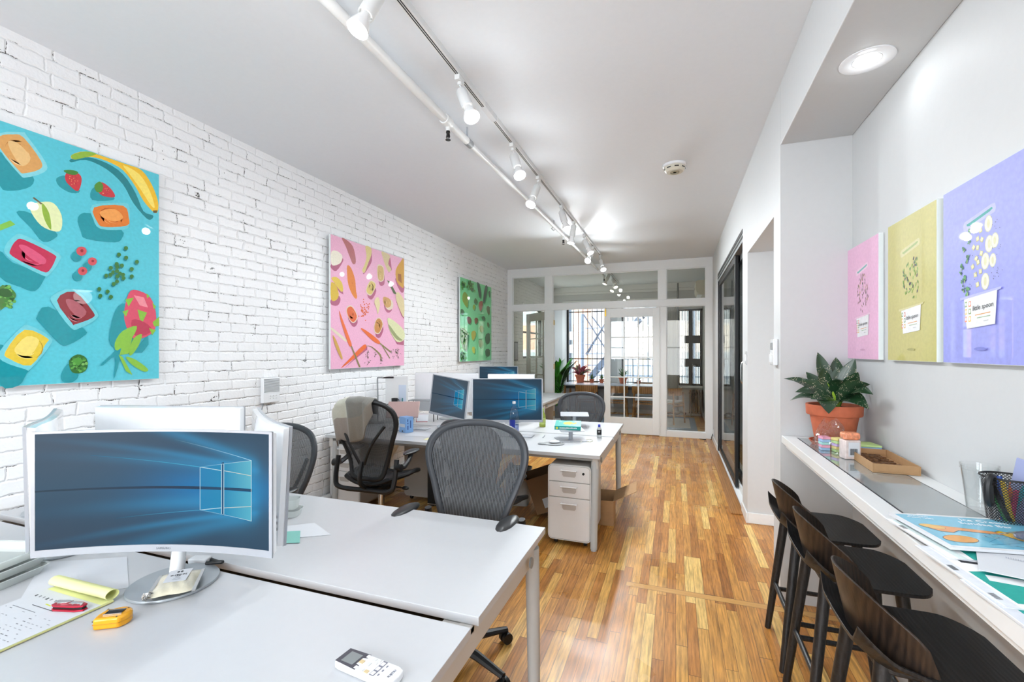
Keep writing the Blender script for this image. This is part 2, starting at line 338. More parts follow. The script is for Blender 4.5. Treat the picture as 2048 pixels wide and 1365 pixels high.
ART=[
[('#12939f','560 1183 606 1129 685 1105 676 1048 606 1002 560 1013'),('#83d3dc','560 1276 644 1319 660 1311 739 1196 730 1143 660 1090 633 1096 560 1194'),('#d9a05a','560 1261 606 1291 648 1295 718 1199 713 1153 652 1109 629 1116 560 1204'),('#e8bf80','590 1248 629 1254 676 1199 644 1143 606 1192'),('#0d7f88','845 1260 916 1301 1016 1304 1102 1268 1170 1177 1216 1074 1271 1064 1265 1038 1234 1033 1158 1109 1102 1205 1016 1267 916 1283 849 1243'),('#f0bd28','849 1285 916 1332 1016 1337 1124 1337 1205 1332 1265 1261 1302 1166 1300 1096 1275 1086 1216 1140 1170 1216 1102 1293 1016 1316 935 1308 859 1263'),('#8db53a','849 1285 916 1332 965 1336 896 1285 859 1263'),('#fae06a','1102 1325 1193 1301 1253 1217 1283 1121 1259 1126 1205 1201 1147 1272'),('#5a4a20','1271 1095 1300 1104 1294 1086 1275 1081'),('#12939f','782 1129 831 1158 887 1096 849 1070 795 1088'),('#c62f3a','824 1172 859 1197 892 1180 892 1133 876 1089 845 1105 822 1131'),('#3f7d2c','813 1183 845 1199 877 1200 870 1181 836 1171'),('#12939f','940 1114 975 1149 1053 1114 1037 1087 945 1061'),('#c62f3a','965 1158 995 1181 1037 1158 1060 1122 1042 1107 995 1102 970 1124'),('#4d8a2c','955 1148 980 1181 998 1163 990 1124 965 1116'),('#12939f','621 897 676 907 777 835 777 801 726 767 676 832'),('#e4ecb4','676 950 718 979 769 989 804 932 802 852 769 836 718 853 680 908'),('#8fb23c','722 975 751 929 760 842 739 870 724 921'),('#5a4a2a','683 990 689 996 722 973 718 965'),('#7fbf4a','560 817 598 848 617 832 560 786'),('#12939f','877 941 935 981 1091 925 1096 876 1058 840 916 828 892 863'),('#6ecbd6','945 1032 1102 1092 1135 1076 1135 962 1102 928 985 903 950 949'),('#dd7a2a','953 1020 1102 1075 1132 1012 1124 959 1006 919 970 937'),('#f0a050','985 1007 1058 1041 1102 1003 1058 966 995 974'),('#12939f','560 683 606 635 726 596 730 569 693 499 637 513 560 554'),('#6ecbd6','579 713 613 773 652 785 791 720 793 675 751 595 718 589 590 658'),('#c0284f','599 702 621 752 652 761 769 710 777 683 751 617 718 609 606 666'),('#d9557a','629 724 660 731 734 681 726 646 676 669'),('#12939f','560 508 583 443 560 379'),('#4c7f3c','560 503 590 509 617 479 613 447 575 401 560 394'),('#2f5f2c','560 492 590 496 606 467 583 454 560 461'),('#12939f','701 363 747 422 906 307 901 266 831 215 795 223 709 336'),('#6ecbd6','760 479 859 531 965 412 957 363 882 310 845 310 773 424'),('#8f3038','783 459 859 517 947 411 945 375 863 332 849 339'),('#b0606a','822 469 868 462 916 408 887 371 840 413'),('#12939f','560 214 606 152 701 140 660 65 629 3 560 10'),('#6ecbd6','560 183 637 302 676 313 756 256 751 206 676 88 652 87 568 131'),('#e3c53c','579 178 651 292 743 250 734 216 676 105 594 141'),('#f2dc74','613 194 660 258 709 238 676 162 629 162'),('#12939f','804 59 840 114 877 44 849 5 808 13'),('#2c6a28','836 126 873 162 914 142 921 89 896 57 849 62'),('#4f9a3c','849 131 877 148 901 125 877 96'),('#12939f','1027 245 1058 420 1113 475 1147 376 1102 272 1080 121 1050 10 1058 146 995 96 990 108 1058 184'),('#12939f','1158 171 1240 289 1243 224 1205 171'),('#d64c66','1141 557 1193 561 1253 528 1286 438 1280 318 1205 262 1147 267 1107 373 1113 475'),('#ea8c98','1158 531 1216 524 1240 461 1193 470'),('#b8324f','1147 376 1216 367 1265 317 1205 275 1158 287'),('#86bd3c','1111 500 1158 515 1130 457'),('#86bd3c','1096 423 1130 438 1115 393'),('#86bd3c','1096 303 1175 339 1147 261 1069 184 1056 231'),('#86bd3c','1158 261 1205 288 1183 210 1141 152 1133 184'),('#86bd3c','1267 368 1307 407 1307 346 1277 341'),('#86bd3c','1102 247 1152 274 1130 165 1080 156'),('#86bd3c','1075 159 1096 146 1152 30 1115 57'),('#86bd3c','1115 146 1170 126 1240 65 1216 50 1147 97'),('#86bd3c','1179 443 1234 428 1210 369 1193 379'),('#86bd3c','1265 496 1287 472 1275 451'),('#86bd3c','1231 552 1250 535 1234 520'),('#86bd3c','1246 329 1287 318 1265 284'),('#12939f','893 722 886 699 869 688 853 693 846 712 853 734 869 746 886 741'),('#cf5058','916 757 909 737 892 725 875 730 868 747 875 767 892 778 909 774'),('#8f2030','901 756 899 749 894 746 889 747 886 753 889 760 894 763 899 762'),('#12939f','941 671 935 652 920 642 905 647 898 664 905 683 920 694 935 689'),('#cf5058','965 707 959 689 943 679 928 683 922 699 928 717 943 726 959 722'),('#8f2030','952 707 950 701 945 698 940 699 939 704 940 710 945 713 950 712'),('#12939f','895 608 889 588 874 578 858 584 852 602 858 621 874 632 889 626'),('#cf5058','919 643 912 624 896 615 881 619 875 635 881 653 896 663 912 659'),('#8f2030','905 643 903 637 898 633 894 635 892 640 894 647 898 650 903 648'),('#107a80','1121 809 1116 798 1106 796 1101 805 1106 816 1116 818'),('#35752f','1126 819 1121 807 1110 805 1104 815 1110 827 1121 829'),('#107a80','1083 761 1078 751 1069 749 1064 758 1069 768 1078 770'),('#35752f','1089 771 1083 759 1072 757 1067 767 1072 779 1083 781'),('#107a80','1122 750 1117 739 1107 737 1102 746 1107 757 1117 759'),('#35752f','1127 760 1122 748 1111 746 1105 756 1111 768 1122 770'),('#107a80','1181 735 1176 724 1166 722 1160 732 1166 743 1176 744'),('#35752f','1187 745 1181 733 1170 731 1164 741 1170 753 1181 756'),('#107a80','1071 702 1066 691 1057 689 1052 698 1057 709 1066 710'),('#35752f','1077 711 1071 700 1060 698 1055 707 1060 719 1071 721'),('#107a80','1099 698 1094 687 1084 685 1079 694 1084 705 1094 707'),('#35752f','1104 707 1099 696 1088 694 1082 704 1088 715 1099 717'),('#107a80','1040 673 1035 662 1026 661 1021 669 1026 680 1035 681'),('#35752f','1046 682 1040 671 1030 669 1024 679 1030 690 1040 692'),('#107a80','1075 685 1070 674 1060 673 1055 681 1060 692 1070 694'),('#35752f','1080 694 1075 683 1064 681 1058 691 1064 702 1075 704'),('#107a80','1053 649 1048 638 1039 637 1034 646 1039 656 1048 658'),('#35752f','1058 658 1053 647 1042 645 1037 655 1042 666 1053 668'),('#107a80','1072 659 1067 649 1058 647 1053 656 1058 667 1067 668'),('#35752f','1078 669 1072 657 1062 656 1056 665 1062 677 1072 679'),('#107a80','1152 685 1147 674 1137 673 1132 682 1137 693 1147 694'),('#35752f','1158 695 1152 683 1141 681 1135 691 1141 703 1152 705'),('#107a80','1017 622 1012 612 1003 611 999 619 1003 630 1012 631'),('#35752f','1022 632 1017 620 1007 619 1002 628 1007 640 1017 641'),('#107a80','1039 632 1034 621 1025 620 1020 629 1025 639 1034 641'),('#35752f','1044 641 1039 630 1029 628 1023 638 1029 649 1039 651'),('#107a80','1089 646 1084 635 1074 634 1069 643 1074 653 1084 655'),('#35752f','1094 655 1089 644 1078 642 1072 652 1078 664 1089 665'),('#107a80','1104 642 1099 631 1089 630 1084 639 1089 649 1099 651'),('#35752f','1110 652 1104 640 1093 638 1088 648 1093 660 1104 662'),('#107a80','1107 621 1102 610 1092 609 1088 618 1092 628 1102 630'),('#35752f','1113 631 1107 619 1096 617 1091 627 1096 639 1107 641'),('#107a80','1075 627 1070 617 1060 615 1055 624 1060 635 1070 636'),('#35752f','1080 637 1075 625 1064 624 1058 633 1064 645 1075 647'),('#107a80','1152 639 1147 628 1137 627 1132 636 1137 647 1147 648'),('#35752f','1158 649 1152 637 1141 635 1135 645 1141 657 1152 659'),('#107a80','1072 596 1067 585 1058 584 1053 593 1058 603 1067 605'),('#35752f','1078 605 1072 594 1062 592 1056 602 1062 614 1072 615'),('#107a80','1055 578 1050 568 1041 567 1036 576 1041 586 1050 587'),('#35752f','1060 588 1055 576 1044 575 1039 585 1044 596 1055 598'),('#107a80','982 538 978 528 969 527 964 536 969 546 978 547'),('#35752f','987 547 982 536 972 535 967 545 972 556 982 557'),('#107a80','1023 529 1019 518 1009 517 1005 526 1009 536 1019 538'),('#35752f','1029 538 1023 527 1013 525 1008 535 1013 547 1023 548'),('#107a80','987 499 983 489 974 488 969 497 974 507 983 508'),('#35752f','992 508 987 497 977 496 972 506 977 517 987 518'),('#107a80','1040 499 1035 488 1026 487 1021 496 1026 507 1035 508'),('#35752f','1046 508 1040 496 1030 495 1024 505 1030 517 1040 518')],
[('#b5686a','159 1325 225 1325 326 1280 370 1173 370 1109 326 1095 275 1166 217 1256'),('#b4607e','11 1033 159 1121 176 1090 80 979 11 995'),('#f3ecd8','11 1157 96 1180 167 1145 143 1073 64 1032 11 1038'),('#b4607e','630 1309 646 1190 580 1093 514 1022 496 1028 580 1141'),('#e0cd88','533 1325 628 1325 634 1249 576 1141 520 1035 478 1051 524 1131 552 1220'),('#b4607e','990 1294 1024 1149 964 1104 903 1174'),('#d9c79a','819 1325 903 1325 986 1306 951 1208 1013 1154 958 1112 882 1196 850 1254'),('#b4607e','1103 1063 1126 986 1220 904 1277 925 1277 1008'),('#cf9a35','1277 1316 1208 1282 1103 1156 1126 1026 1220 972 1277 994'),('#9a6020','1149 1124 1220 1128 1232 1015 1154 1044'),('#e0802c','241 1063 301 1045 361 939 379 814 396 757 370 733 309 782 258 867 241 955'),('#b4607e','33 858 159 853 184 756 127 771'),('#e2c24e','11 898 80 919 159 876 179 800 143 784 49 860'),('#b4607e','8 692 111 736 140 695 96 635 8 638'),('#d9b53c','8 854 80 831 115 748 80 689 8 687'),('#b4607e','774 1095 867 1091 878 971 836 934 784 939 763 1005'),('#e8d6c0','751 1160 858 1158 870 1022 822 978 763 984 740 1059'),('#d2b070','757 1148 850 1146 861 1026 819 988 768 993 747 1059'),('#b4607e','634 900 713 886 713 836 644 755 576 772 573 820'),('#e8d6c0','618 963 707 948 707 892 629 798 552 816 548 871'),('#dcc070','619 953 697 940 697 890 628 808 561 824 558 872'),('#b4607e','878 754 1008 735 1019 664 942 631 878 677'),('#e8d6c0','882 802 1031 781 1044 700 956 662 882 714'),('#d0a060','861 810 990 792 1002 721 925 688 861 733'),('#b4607e','252 565 323 594 402 506 375 446 323 438 263 498'),('#e8d6c0','228 623 309 656 399 558 369 489 309 479 242 546'),('#e0693a','238 615 309 644 388 558 361 498 309 489 250 548'),('#b4607e','743 478 805 494 857 434 794 336 723 340 707 402'),('#e8d6c0','723 542 793 561 852 493 781 381 700 385 682 455'),('#c98a4a','727 533 788 550 840 490 778 392 707 396 691 457'),('#e2662a','520 599 514 592 503 594 503 602 514 606'),('#e2662a','498 603 491 596 481 597 481 606 491 609'),('#e2662a','560 605 553 598 543 600 543 608 553 612'),('#e2662a','589 670 582 663 572 665 572 673 582 677'),('#e2662a','521 656 515 648 504 650 504 658 515 662'),('#e2662a','483 627 477 620 467 622 467 630 477 634'),('#e2662a','528 602 522 595 511 597 511 605 522 609'),('#e2662a','541 516 534 509 524 511 524 519 534 522'),('#e2662a','557 702 550 694 540 696 540 704 550 708'),('#e2662a','527 652 521 645 510 646 510 655 521 658'),('#e2662a','495 557 489 550 479 552 479 560 489 564'),('#e2662a','508 714 502 706 492 708 492 716 502 720'),('#e2662a','532 637 526 629 515 631 515 639 526 643'),('#e2662a','466 661 460 653 450 655 450 663 460 667'),('#e2662a','490 620 484 613 474 615 474 623 484 627'),('#e2662a','499 616 493 609 483 611 483 619 493 623'),('#e2662a','601 667 595 660 584 662 584 670 595 674'),('#e2662a','482 630 476 623 466 625 466 633 476 637'),('#e2662a','568 660 561 652 550 654 550 662 561 666'),('#e2662a','583 690 576 683 566 684 566 693 576 697'),('#e2662a','472 620 466 613 456 615 456 623 466 626'),('#e2662a','480 648 474 640 463 642 463 650 474 654'),('#e2662a','538 588 532 581 522 583 522 591 532 595'),('#e2662a','523 635 517 628 506 629 506 638 517 641'),('#e2662a','579 607 572 600 562 601 562 610 572 613'),('#e2662a','508 563 501 555 491 557 491 566 501 569'),('#e2662a','478 610 472 603 462 605 462 613 472 617'),('#e2662a','548 625 541 617 531 619 531 627 541 631'),('#e2662a','493 603 486 595 476 597 476 605 486 609'),('#e2662a','494 648 488 640 478 642 478 651 488 654'),('#e2662a','473 556 467 549 456 550 456 559 467 562'),('#e2662a','494 564 487 557 477 559 477 567 487 571'),('#e2662a','535 635 529 628 518 630 518 638 529 642'),('#e2662a','548 611 542 604 531 605 531 614 542 617'),('#e2662a','524 688 518 680 507 682 507 691 518 694'),('#e2662a','521 579 515 572 505 573 505 582 515 585'),('#e2662a','540 575 534 568 523 570 523 578 534 582'),('#e2662a','586 607 579 600 568 602 568 610 579 614'),('#e2662a','608 703 601 695 590 697 590 705 601 709'),('#e2662a','507 741 501 734 491 735 491 744 501 747'),('#e2662a','555 620 549 613 538 614 538 623 549 626'),('#e2662a','595 646 588 638 577 640 577 648 588 652'),('#e2662a','429 554 423 547 413 549 413 557 423 560'),('#e2662a','459 677 453 669 443 671 443 679 453 683'),('#e2662a','510 591 504 584 494 585 494 594 504 597'),('#e2662a','496 611 489 603 479 605 479 614 489 617'),('#56663c','925 1010 979 1005 1126 866 1057 871'),('#b4607e','1103 797 1277 610 1277 580 1220 620'),('#e0cfa0','1103 864 1161 897 1277 802 1277 610 1220 647 1126 773'),('#e8d8a8','717 781 768 787 788 701 747 597 727 658 687 728'),('#b4607e','1013 408 1277 309 1277 254 1126 266'),('#dfe0b0','947 573 1126 519 1277 432 1277 323 1126 292 990 407 947 496'),('#9aa070','958 496 1126 372 1244 315 1126 319 990 420'),('#e8703a','119 588 159 519 258 344 309 242 275 230 225 309 143 484'),('#e8703a','459 415 505 417 658 357 788 286 768 260 658 295'),('#b4607e','561 233 561 197 326 75 192 3'),('#e86a34','496 244 533 251 533 209 326 92 159 11 184 39 414 196'),('#e8dcc0','8 411 96 371 225 297 217 275 111 328 8 389'),('#cfa050','26 336 80 283 167 117 143 106 64 228'),('#8a8050','292 230 309 236 450 8 423 8'),('#8a8050','778 267 798 273 1013 172 990 162'),('#8a8050','533 235 638 231 798 147 819 84 802 84 778 135 634 222'),('#8a8050','819 248 836 251 990 94 973 92'),('#4d5c36','527 56 515 42 518 57'),('#4d5c36','567 124 580 109 561 119'),('#4d5c36','565 161 558 145 556 161'),('#4d5c36','604 59 580 52 597 63'),('#4d5c36','563 111 588 105 563 105'),('#4d5c36','575 72 590 58 570 67'),('#4d5c36','582 112 582 96 573 110'),('#4d5c36','571 125 545 128 569 131'),('#4d5c36','564 165 591 166 568 159'),('#4d5c36','548 121 526 112 540 124'),('#4d5c36','580 115 580 98 571 113'),('#4d5c36','588 173 561 173 584 178'),('#4d5c36','575 118 576 101 566 116'),('#4d5c36','565 97 583 108 573 94'),('#4d5c36','565 114 589 121 572 110'),('#4d5c36','511 173 490 164 503 176'),('#4d5c36','583 158 590 175 592 159'),('#4d5c36','561 171 583 162 559 165'),('#4d5c36','570 46 592 55 578 42'),('#4d5c36','576 141 562 155 582 146'),('#4d5c36','569 179 580 194 579 179'),('#4d5c36','535 135 525 150 542 139'),('#4d5c36','557 35 582 39 562 30'),('#4d5c36','605 76 631 79 610 71'),('#4d5c36','559 135 580 145 567 132'),('#4d5c36','595 48 582 64 601 53'),('#4d5c36','1129 152 1108 166 1135 158'),('#4d5c36','1033 181 1062 189 1042 177'),('#4d5c36','1104 156 1133 165 1112 152'),('#4d5c36','1200 153 1225 140 1196 147'),('#4d5c36','1133 211 1157 224 1144 208'),('#4d5c36','1013 179 1022 162 1004 175'),('#4d5c36','1083 184 1108 196 1093 181'),('#4d5c36','1111 195 1079 198 1109 201'),('#4d5c36','1115 157 1089 168 1118 164'),('#4d5c36','1011 155 987 167 1015 161'),('#4d5c36','1132 136 1136 154 1143 137'),('#4d5c36','1096 160 1114 175 1108 158'),('#4d5c36','1112 171 1081 176 1111 177'),('#4d5c36','1043 121 1031 104 1032 122'),('#4d5c36','1109 122 1140 126 1115 117'),('#4d5c36','1122 150 1099 163 1127 156'),('#4d5c36','1146 184 1116 177 1137 189'),('#4d5c36','1154 202 1184 195 1154 195'),('#4d5c36','1126 173 1115 156 1114 173'),('#4d5c36','1129 188 1139 205 1140 188'),('#4d5c36','1151 102 1165 85 1143 97'),('#4d5c36','1136 129 1118 113 1124 130'),('#4d5c36','1007 177 999 195 1016 181'),('#4d5c36','1144 158 1113 163 1143 164'),('#4d5c36','1030 155 999 153 1025 161'),('#4d5c36','1134 148 1154 163 1146 146'),('#4d5c36','1054 117 1085 118 1059 111'),('#4d5c36','1054 193 1030 205 1058 199'),('#4d5c36','1063 95 1032 91 1057 100'),('#4d5c36','1137 173 1160 187 1148 171'),('#4d5c36','1118 202 1088 195 1110 207'),('#4d5c36','1155 116 1133 102 1144 118'),('#4d5c36','1090 173 1118 164 1088 167'),('#4d5c36','1156 113 1171 96 1148 108'),('#4d5c36','829 74 803 83 830 80'),('#4d5c36','809 46 833 36 807 40'),('#4d5c36','795 43 807 27 788 39'),('#4d5c36','813 77 804 61 802 77'),('#4d5c36','822 64 849 69 828 59'),('#4d5c36','830 91 840 108 840 91'),('#4d5c36','826 68 801 77 828 74'),('#4d5c36','803 65 830 71 810 60'),('#4d5c36','821 109 843 97 817 103'),('#4d5c36','808 86 808 103 818 88'),('#4d5c36','802 87 792 70 791 86'),('#4d5c36','830 72 807 83 833 78'),('#4d5c36','716 166 706 150 706 166'),('#4d5c36','708 131 689 143 712 136'),('#4d5c36','722 149 700 139 714 152'),('#4d5c36','696 127 690 110 686 126'),('#4d5c36','706 146 717 130 699 142'),('#4d5c36','696 155 676 167 700 161'),('#4d5c36','695 112 676 125 699 118'),('#4d5c36','709 142 736 144 713 136')],
[('#3c9458','123 1052 203 1106 307 1055 328 950 286 856 123 947'),('#7d9a3c','95 1066 175 1120 277 1070 298 965 257 871 95 961'),('#3c9458','680 1314 773 1317 844 1192 844 1087 773 1089'),('#46584a','648 1327 740 1327 811 1208 811 1102 740 1104'),('#3c9458','1039 1305 1141 1308 1090 1143 990 996 941 1049'),('#46584a','1005 1320 1105 1323 1055 1159 955 1012 906 1065'),('#3c9458','611 1062 703 1006 634 933 535 970'),('#3f6f3a','580 1077 671 1021 602 949 504 985'),('#3c9458','544 943 625 923 566 825 491 874'),('#86a834','513 959 593 939 535 841 461 889'),('#3c9458','265 720 456 706 434 595 307 597'),('#6e4636','236 736 426 722 404 612 277 614'),('#3c9458','566 713 726 724 703 628 589 603'),('#74502f','535 730 694 741 671 645 558 620'),('#3c9458','773 994 916 1027 916 930 830 836 749 915'),('#a26c58','740 1009 882 1043 882 947 796 853 717 931'),('#3c9458','1065 944 1244 980 1166 794'),('#55703a','1029 960 1208 997 1234 839 1131 811'),('#3c9458','43 505 203 503 349 410 286 175 163 175 43 331'),('#2f6c34','16 521 175 519 319 427 257 193 135 192 16 348'),('#3c9458','43 157 203 122 244 3 43 3'),('#2a5c30','16 175 175 140 216 15 16 10'),('#3c9458','286 1295 478 1295 544 1156 413 1140'),('#4a6e40','257 1308 448 1309 513 1171 383 1154'),('#3c9458','63 1254 203 1256 224 1188 83 1170'),('#33613a','36 1268 175 1270 195 1202 55 1183'),('#3c9458','43 826 183 803 123 719 43 730'),('#33613a','16 841 155 818 95 734 16 746'),('#3c9458','456 468 589 492 625 418 522 323 456 377'),('#a6a638','426 485 558 509 593 436 491 341 426 394'),('#3c9458','456 212 589 231 589 101 500 120'),('#b8c63e','426 230 558 250 558 120 469 139'),('#3c9458','1131 1247 1244 1271 1234 1120 1156 1171'),('#33613a','1131 1247 1244 1271 1234 1120 1156 1171'),('#3c9458','868 753 1015 773 1015 685 892 697'),('#33613a','834 770 980 790 980 702 858 714'),('#3c9458','1115 671 1218 657 1192 576 1125 592'),('#55703a','1080 689 1182 675 1156 594 1090 610'),('#3c9458','1015 430 1244 498 1065 255'),('#33613a','980 449 1208 516 1234 317 1029 274'),('#3c9458','726 346 892 369 916 234 773 195'),('#4f7c3a','694 364 858 387 882 253 740 214'),('#3c9458','773 575 941 603 965 487 820 463'),('#6a8c3a','740 593 906 620 931 505 787 481'),('#3c9458','1015 176 1244 196 1065 38'),('#33613a','980 196 1208 216 1234 76 1029 58'),('#5fae58','319 1247 302 1229 274 1231 274 1250 302 1260'),('#2a5c30','270 1204 253 1187 225 1189 225 1208 253 1217'),('#2a5c30','220 339 203 323 176 328 176 347 203 354'),('#44803f','155 97 138 82 111 88 111 107 138 112'),('#5fae58','417 1227 399 1209 370 1211 370 1230 399 1240'),('#5fae58','174 78 157 63 130 69 130 87 157 93'),('#2a5c30','568 1186 550 1168 520 1170 520 1190 550 1200'),('#5fae58','108 163 91 149 65 154 65 173 91 178'),('#44803f','99 397 83 382 56 386 56 405 83 411'),('#2a5c30','82 88 65 73 39 79 39 98 65 103'),('#5fae58','57 1221 41 1204 15 1206 15 1224 41 1233'),('#2a5c30','283 1220 265 1202 238 1204 238 1223 265 1233'),('#2a5c30','89 1177 72 1160 46 1162 46 1181 72 1190'),('#2a5c30','174 291 157 276 130 281 130 300 157 306'),('#44803f','146 74 129 59 102 65 102 83 129 89'),('#2a5c30','200 303 184 287 156 293 156 311 184 318'),('#44803f','172 125 155 110 128 116 128 135 155 140'),('#44803f','98 1196 82 1179 55 1182 55 1200 82 1209'),('#2a5c30','189 41 172 26 145 32 145 51 172 56'),('#2a5c30','484 1285 466 1266 437 1268 437 1288 466 1298'),('#44803f','210 403 194 388 166 393 166 411 194 418'),('#2a5c30','382 1288 365 1270 336 1272 336 1291 365 1301'),('#5fae58','300 444 282 428 254 433 254 452 282 459'),('#2a5c30','129 407 112 392 85 397 85 415 112 422'),('#44803f','200 356 183 340 156 345 156 364 183 370'),('#2a5c30','213 67 196 52 169 58 169 77 196 82'),('#44803f','108 112 92 97 65 103 65 122 92 127'),('#2a5c30','233 354 216 339 189 344 189 362 216 369'),('#5fae58','329 466 312 450 284 454 284 473 312 480'),('#5fae58','104 1259 88 1242 61 1244 61 1262 88 1272'),('#2a5c30','389 1270 371 1252 343 1254 343 1273 371 1283'),('#5fae58','183 1224 167 1207 140 1209 140 1228 167 1237'),('#5fae58','315 1234 297 1216 269 1219 269 1237 297 1247'),('#2a5c30','99 1191 83 1174 56 1177 56 1195 83 1204'),('#2a5c30','166 1251 149 1234 122 1236 122 1254 149 1264'),('#2a5c30','80 1156 64 1139 38 1141 38 1160 64 1169'),('#2a5c30','349 1223 332 1206 303 1208 303 1227 332 1237'),('#44803f','322 1288 305 1270 277 1272 277 1291 305 1301'),('#5fae58','540 1164 522 1146 492 1148 492 1168 522 1177'),('#2a5c30','145 486 129 470 102 475 102 493 129 500'),('#5fae58','177 126 160 111 133 117 133 136 160 141'),('#5fae58','455 1233 437 1215 408 1217 408 1236 437 1246'),('#5fae58','183 51 167 36 140 42 140 61 167 66'),('#44803f','208 414 191 399 164 404 164 422 191 429'),('#5fae58','140 99 123 84 96 90 96 108 123 114'),('#44803f','195 465 179 449 151 454 151 473 179 480'),('#44803f','112 17 95 3 69 9 69 27 95 32'),('#2a5c30','356 1316 338 1298 310 1300 310 1319 338 1327'),('#5fae58','140 55 123 40 96 46 96 65 123 70'),('#5fae58','48 220 32 205 6 211 6 229 32 235'),('#2a5c30','337 1298 320 1280 292 1282 292 1301 320 1311'),('#2a5c30','258 450 241 434 214 439 214 458 241 465'),('#2a5c30','59 1255 43 1238 16 1240 16 1258 43 1268'),('#5fae58','303 1193 286 1175 258 1178 258 1197 286 1206'),('#2a5c30','217 325 200 309 173 315 173 333 200 340'),('#44803f','36 9 19 3 3 3 3 19 19 25'),('#5fae58','304 1172 286 1154 258 1157 258 1176 286 1185'),('#44803f','140 42 124 27 97 33 97 52 124 57'),('#2a5c30','150 83 134 69 107 75 107 93 134 99'),('#5fae58','440 1259 423 1241 394 1243 394 1262 423 1272')],
]
# ================================================================ ROOM SHELL
YB=-2.7; YD=11.75
m=M(); m.box(XL-.2,2.7,YB-.1,YD+.1,-.08,0); struct(m.obj('floor',FLOOR,smooth=0))
m=M(); m.box(XL-.2,2.7,YB-.1,YD+.3,ZC,ZC+.1); struct(m.obj('ceiling',CEIL,smooth=0))
m=M(); t=.25
m.box(XL-t,XL,YB,9.72,0,ZC); m.box(XL-t,XL,11.5,YD+.2,0,ZC); m.box(XL-t,XL,9.72,11.5,0,1.38); m.box(XL-t,XL,9.72,11.5,2.63,ZC)
struct(m.obj('wall_left',BRICK,smooth=0))
m=M(); t=.14
m.box(XR,1.7,3.22,3.42,0,ZC)                       # pier that ends the bar
m.box(XR,XR+t,3.42,4.59,2.44,ZC); m.box(XR+t,2.3,3.42,4.59,2.44,2.5)
m.box(XR,XR+t,4.59,4.92,0,ZC); m.box(XR+t,2.3,4.59,4.70,0,ZC)
m.box(XR,XR+t,4.92,7.68,2.74,ZC); m.box(XR,XR+t,7.68,YD,0,ZC)
m.box(XA,XA+.15,YB,3.22,0,ZC)
m.box(2.3,2.42,3.3,4.6,0,2.5)
m.box(2.5,2.6,4.7,8.4,0,ZC); m.box(XR+t,2.6,8.4,8.5,0,ZC)
struct(m.obj('wall_right',WHITE,smooth=0))
m=M(); m.box(XR,XA,YB,3.22,2.83,ZC); struct(m.obj('trim_1',WHITE,smooth=0,bev=.004))
tx=[]
# back wall of dining room with three openings
m=M(); W=[(-2.72,-1.66,.68,2.72),(-1.30,-.42,.68,2.72),(.03,.60,.715,2.58)]
xs=XL
for a,b,c,d in W:
    m.box(xs,a,YD,YD+.25,0,ZC); m.box(a,b,YD,YD+.25,0,c); m.box(a,b,YD,YD+.25,d,ZC); xs=b
m.box(xs,XR+.2,YD,YD+.25,0,ZC); struct(m.obj('wall_back',WHITE,smooth=0))
# wall behind the camera with two tall street windows
m=M(); m.box(XL,-2.9,YB-.2,YB,0,ZC); m.box(-2.9,-1.45,YB-.2,YB,0,.5); m.box(-2.9,-1.45,YB-.2,YB,2.9,ZC); m.box(-1.45,-1.05,YB-.2,YB,0,ZC)
m.box(-1.05,.4,YB-.2,YB,0,.5); m.box(-1.05,.4,YB-.2,YB,2.9,ZC); m.box(.4,XA+.15,YB-.2,YB,0,ZC); struct(m.obj('wall_front',WHITE,smooth=0))
for i,(a,b) in enumerate(((-2.9,-1.45),(-1.05,.4))):
    m=M()
    for x0,x1,z0,z1 in ((a,a+.05,.5,2.9),(b-.05,b,.5,2.9),(a,b,.5,.55),(a,b,2.85,2.9),(a,b,1.68,1.73)): m.box(x0,x1,YB-.12,YB-.06,z0,z1)
    o=struct(m.obj('window_%d'%(6+i),TRIM,smooth=0))
# baseboards
m=M(); m.box(XR-.014,XR,4.576,4.90,0,.095); m.box(XR,2.3,4.576,4.59,0,.095); m.box(XR-.014,XR,7.70,YP,0,.095)
struct(m.obj('baseboard_right',TRIM,smooth=0,bev=.004))
m=M(); m.box(XR-.014,XR,YP+.1,YD,0,.1); m.box(XL,XR,YD-.014,YD,0,.1); struct(m.obj('baseboard_back',TRIM,smooth=0,bev=.004))
# heating pipe low along the brick wall
m=M(); m.tube([(XL+.032,YB+.3,.12),(XL+.032,8.5,.12)],.028,12); tag(m.obj('heating_pipe',TRIM),'white painted pipe running low along the brick wall','pipe')
# dining room crown moulding and window casings
m=M()
m.box(XL,XR,YD-.06,YD,3.02,3.08); m.box(XL,XR,YD-.10,YD,3.08,ZC)
struct(m.obj('trim_2',TRIM,smooth=0,bev=.006))
for i,(a,b,c,d) in enumerate(W[:2]):
    m=M(); w=.09
    m.box(a-w,a,YD-.03,YD,c-.05,d+.14); m.box(b,b+w,YD-.03,YD,c-.05,d+.14); m.box(a,b,YD-.03,YD,d,d+.14); m.box(a-w-.03,b+w+.03,YD-.12,YD,c-.05,c)
    struct(m.obj('trim_%d'%(3+i),TRIM,smooth=0,bev=.004))
def window(n,a,b,c,d,y,fm,f=.055,mull=True):
    m=M(); e=.05
    m.box(a,a+f,y,y+e,c,d); m.box(b-f,b,y,y+e,c,d); m.box(a,b,y,y+e,c,c+f); m.box(a,b,y,y+e,d-f,d)
    if mull: zz=(c+d)/2; m.box(a,b,y,y+e,zz-.02,zz+.02)
    o=struct(m.obj('window_%d'%n,fm,smooth=0,bev=.003))
    m=M(); m.box(a+f,b-f,y+.02,y+.026,c+f,d-f); m.obj('glass_pane',PANE,o,smooth=0)
    return o
window(1,*W[0][:2],.68,2.72,YD+.10,BFRAME,.045,False); window(2,*W[1][:2],.68,2.72,YD+.10,BFRAME,.045,False)
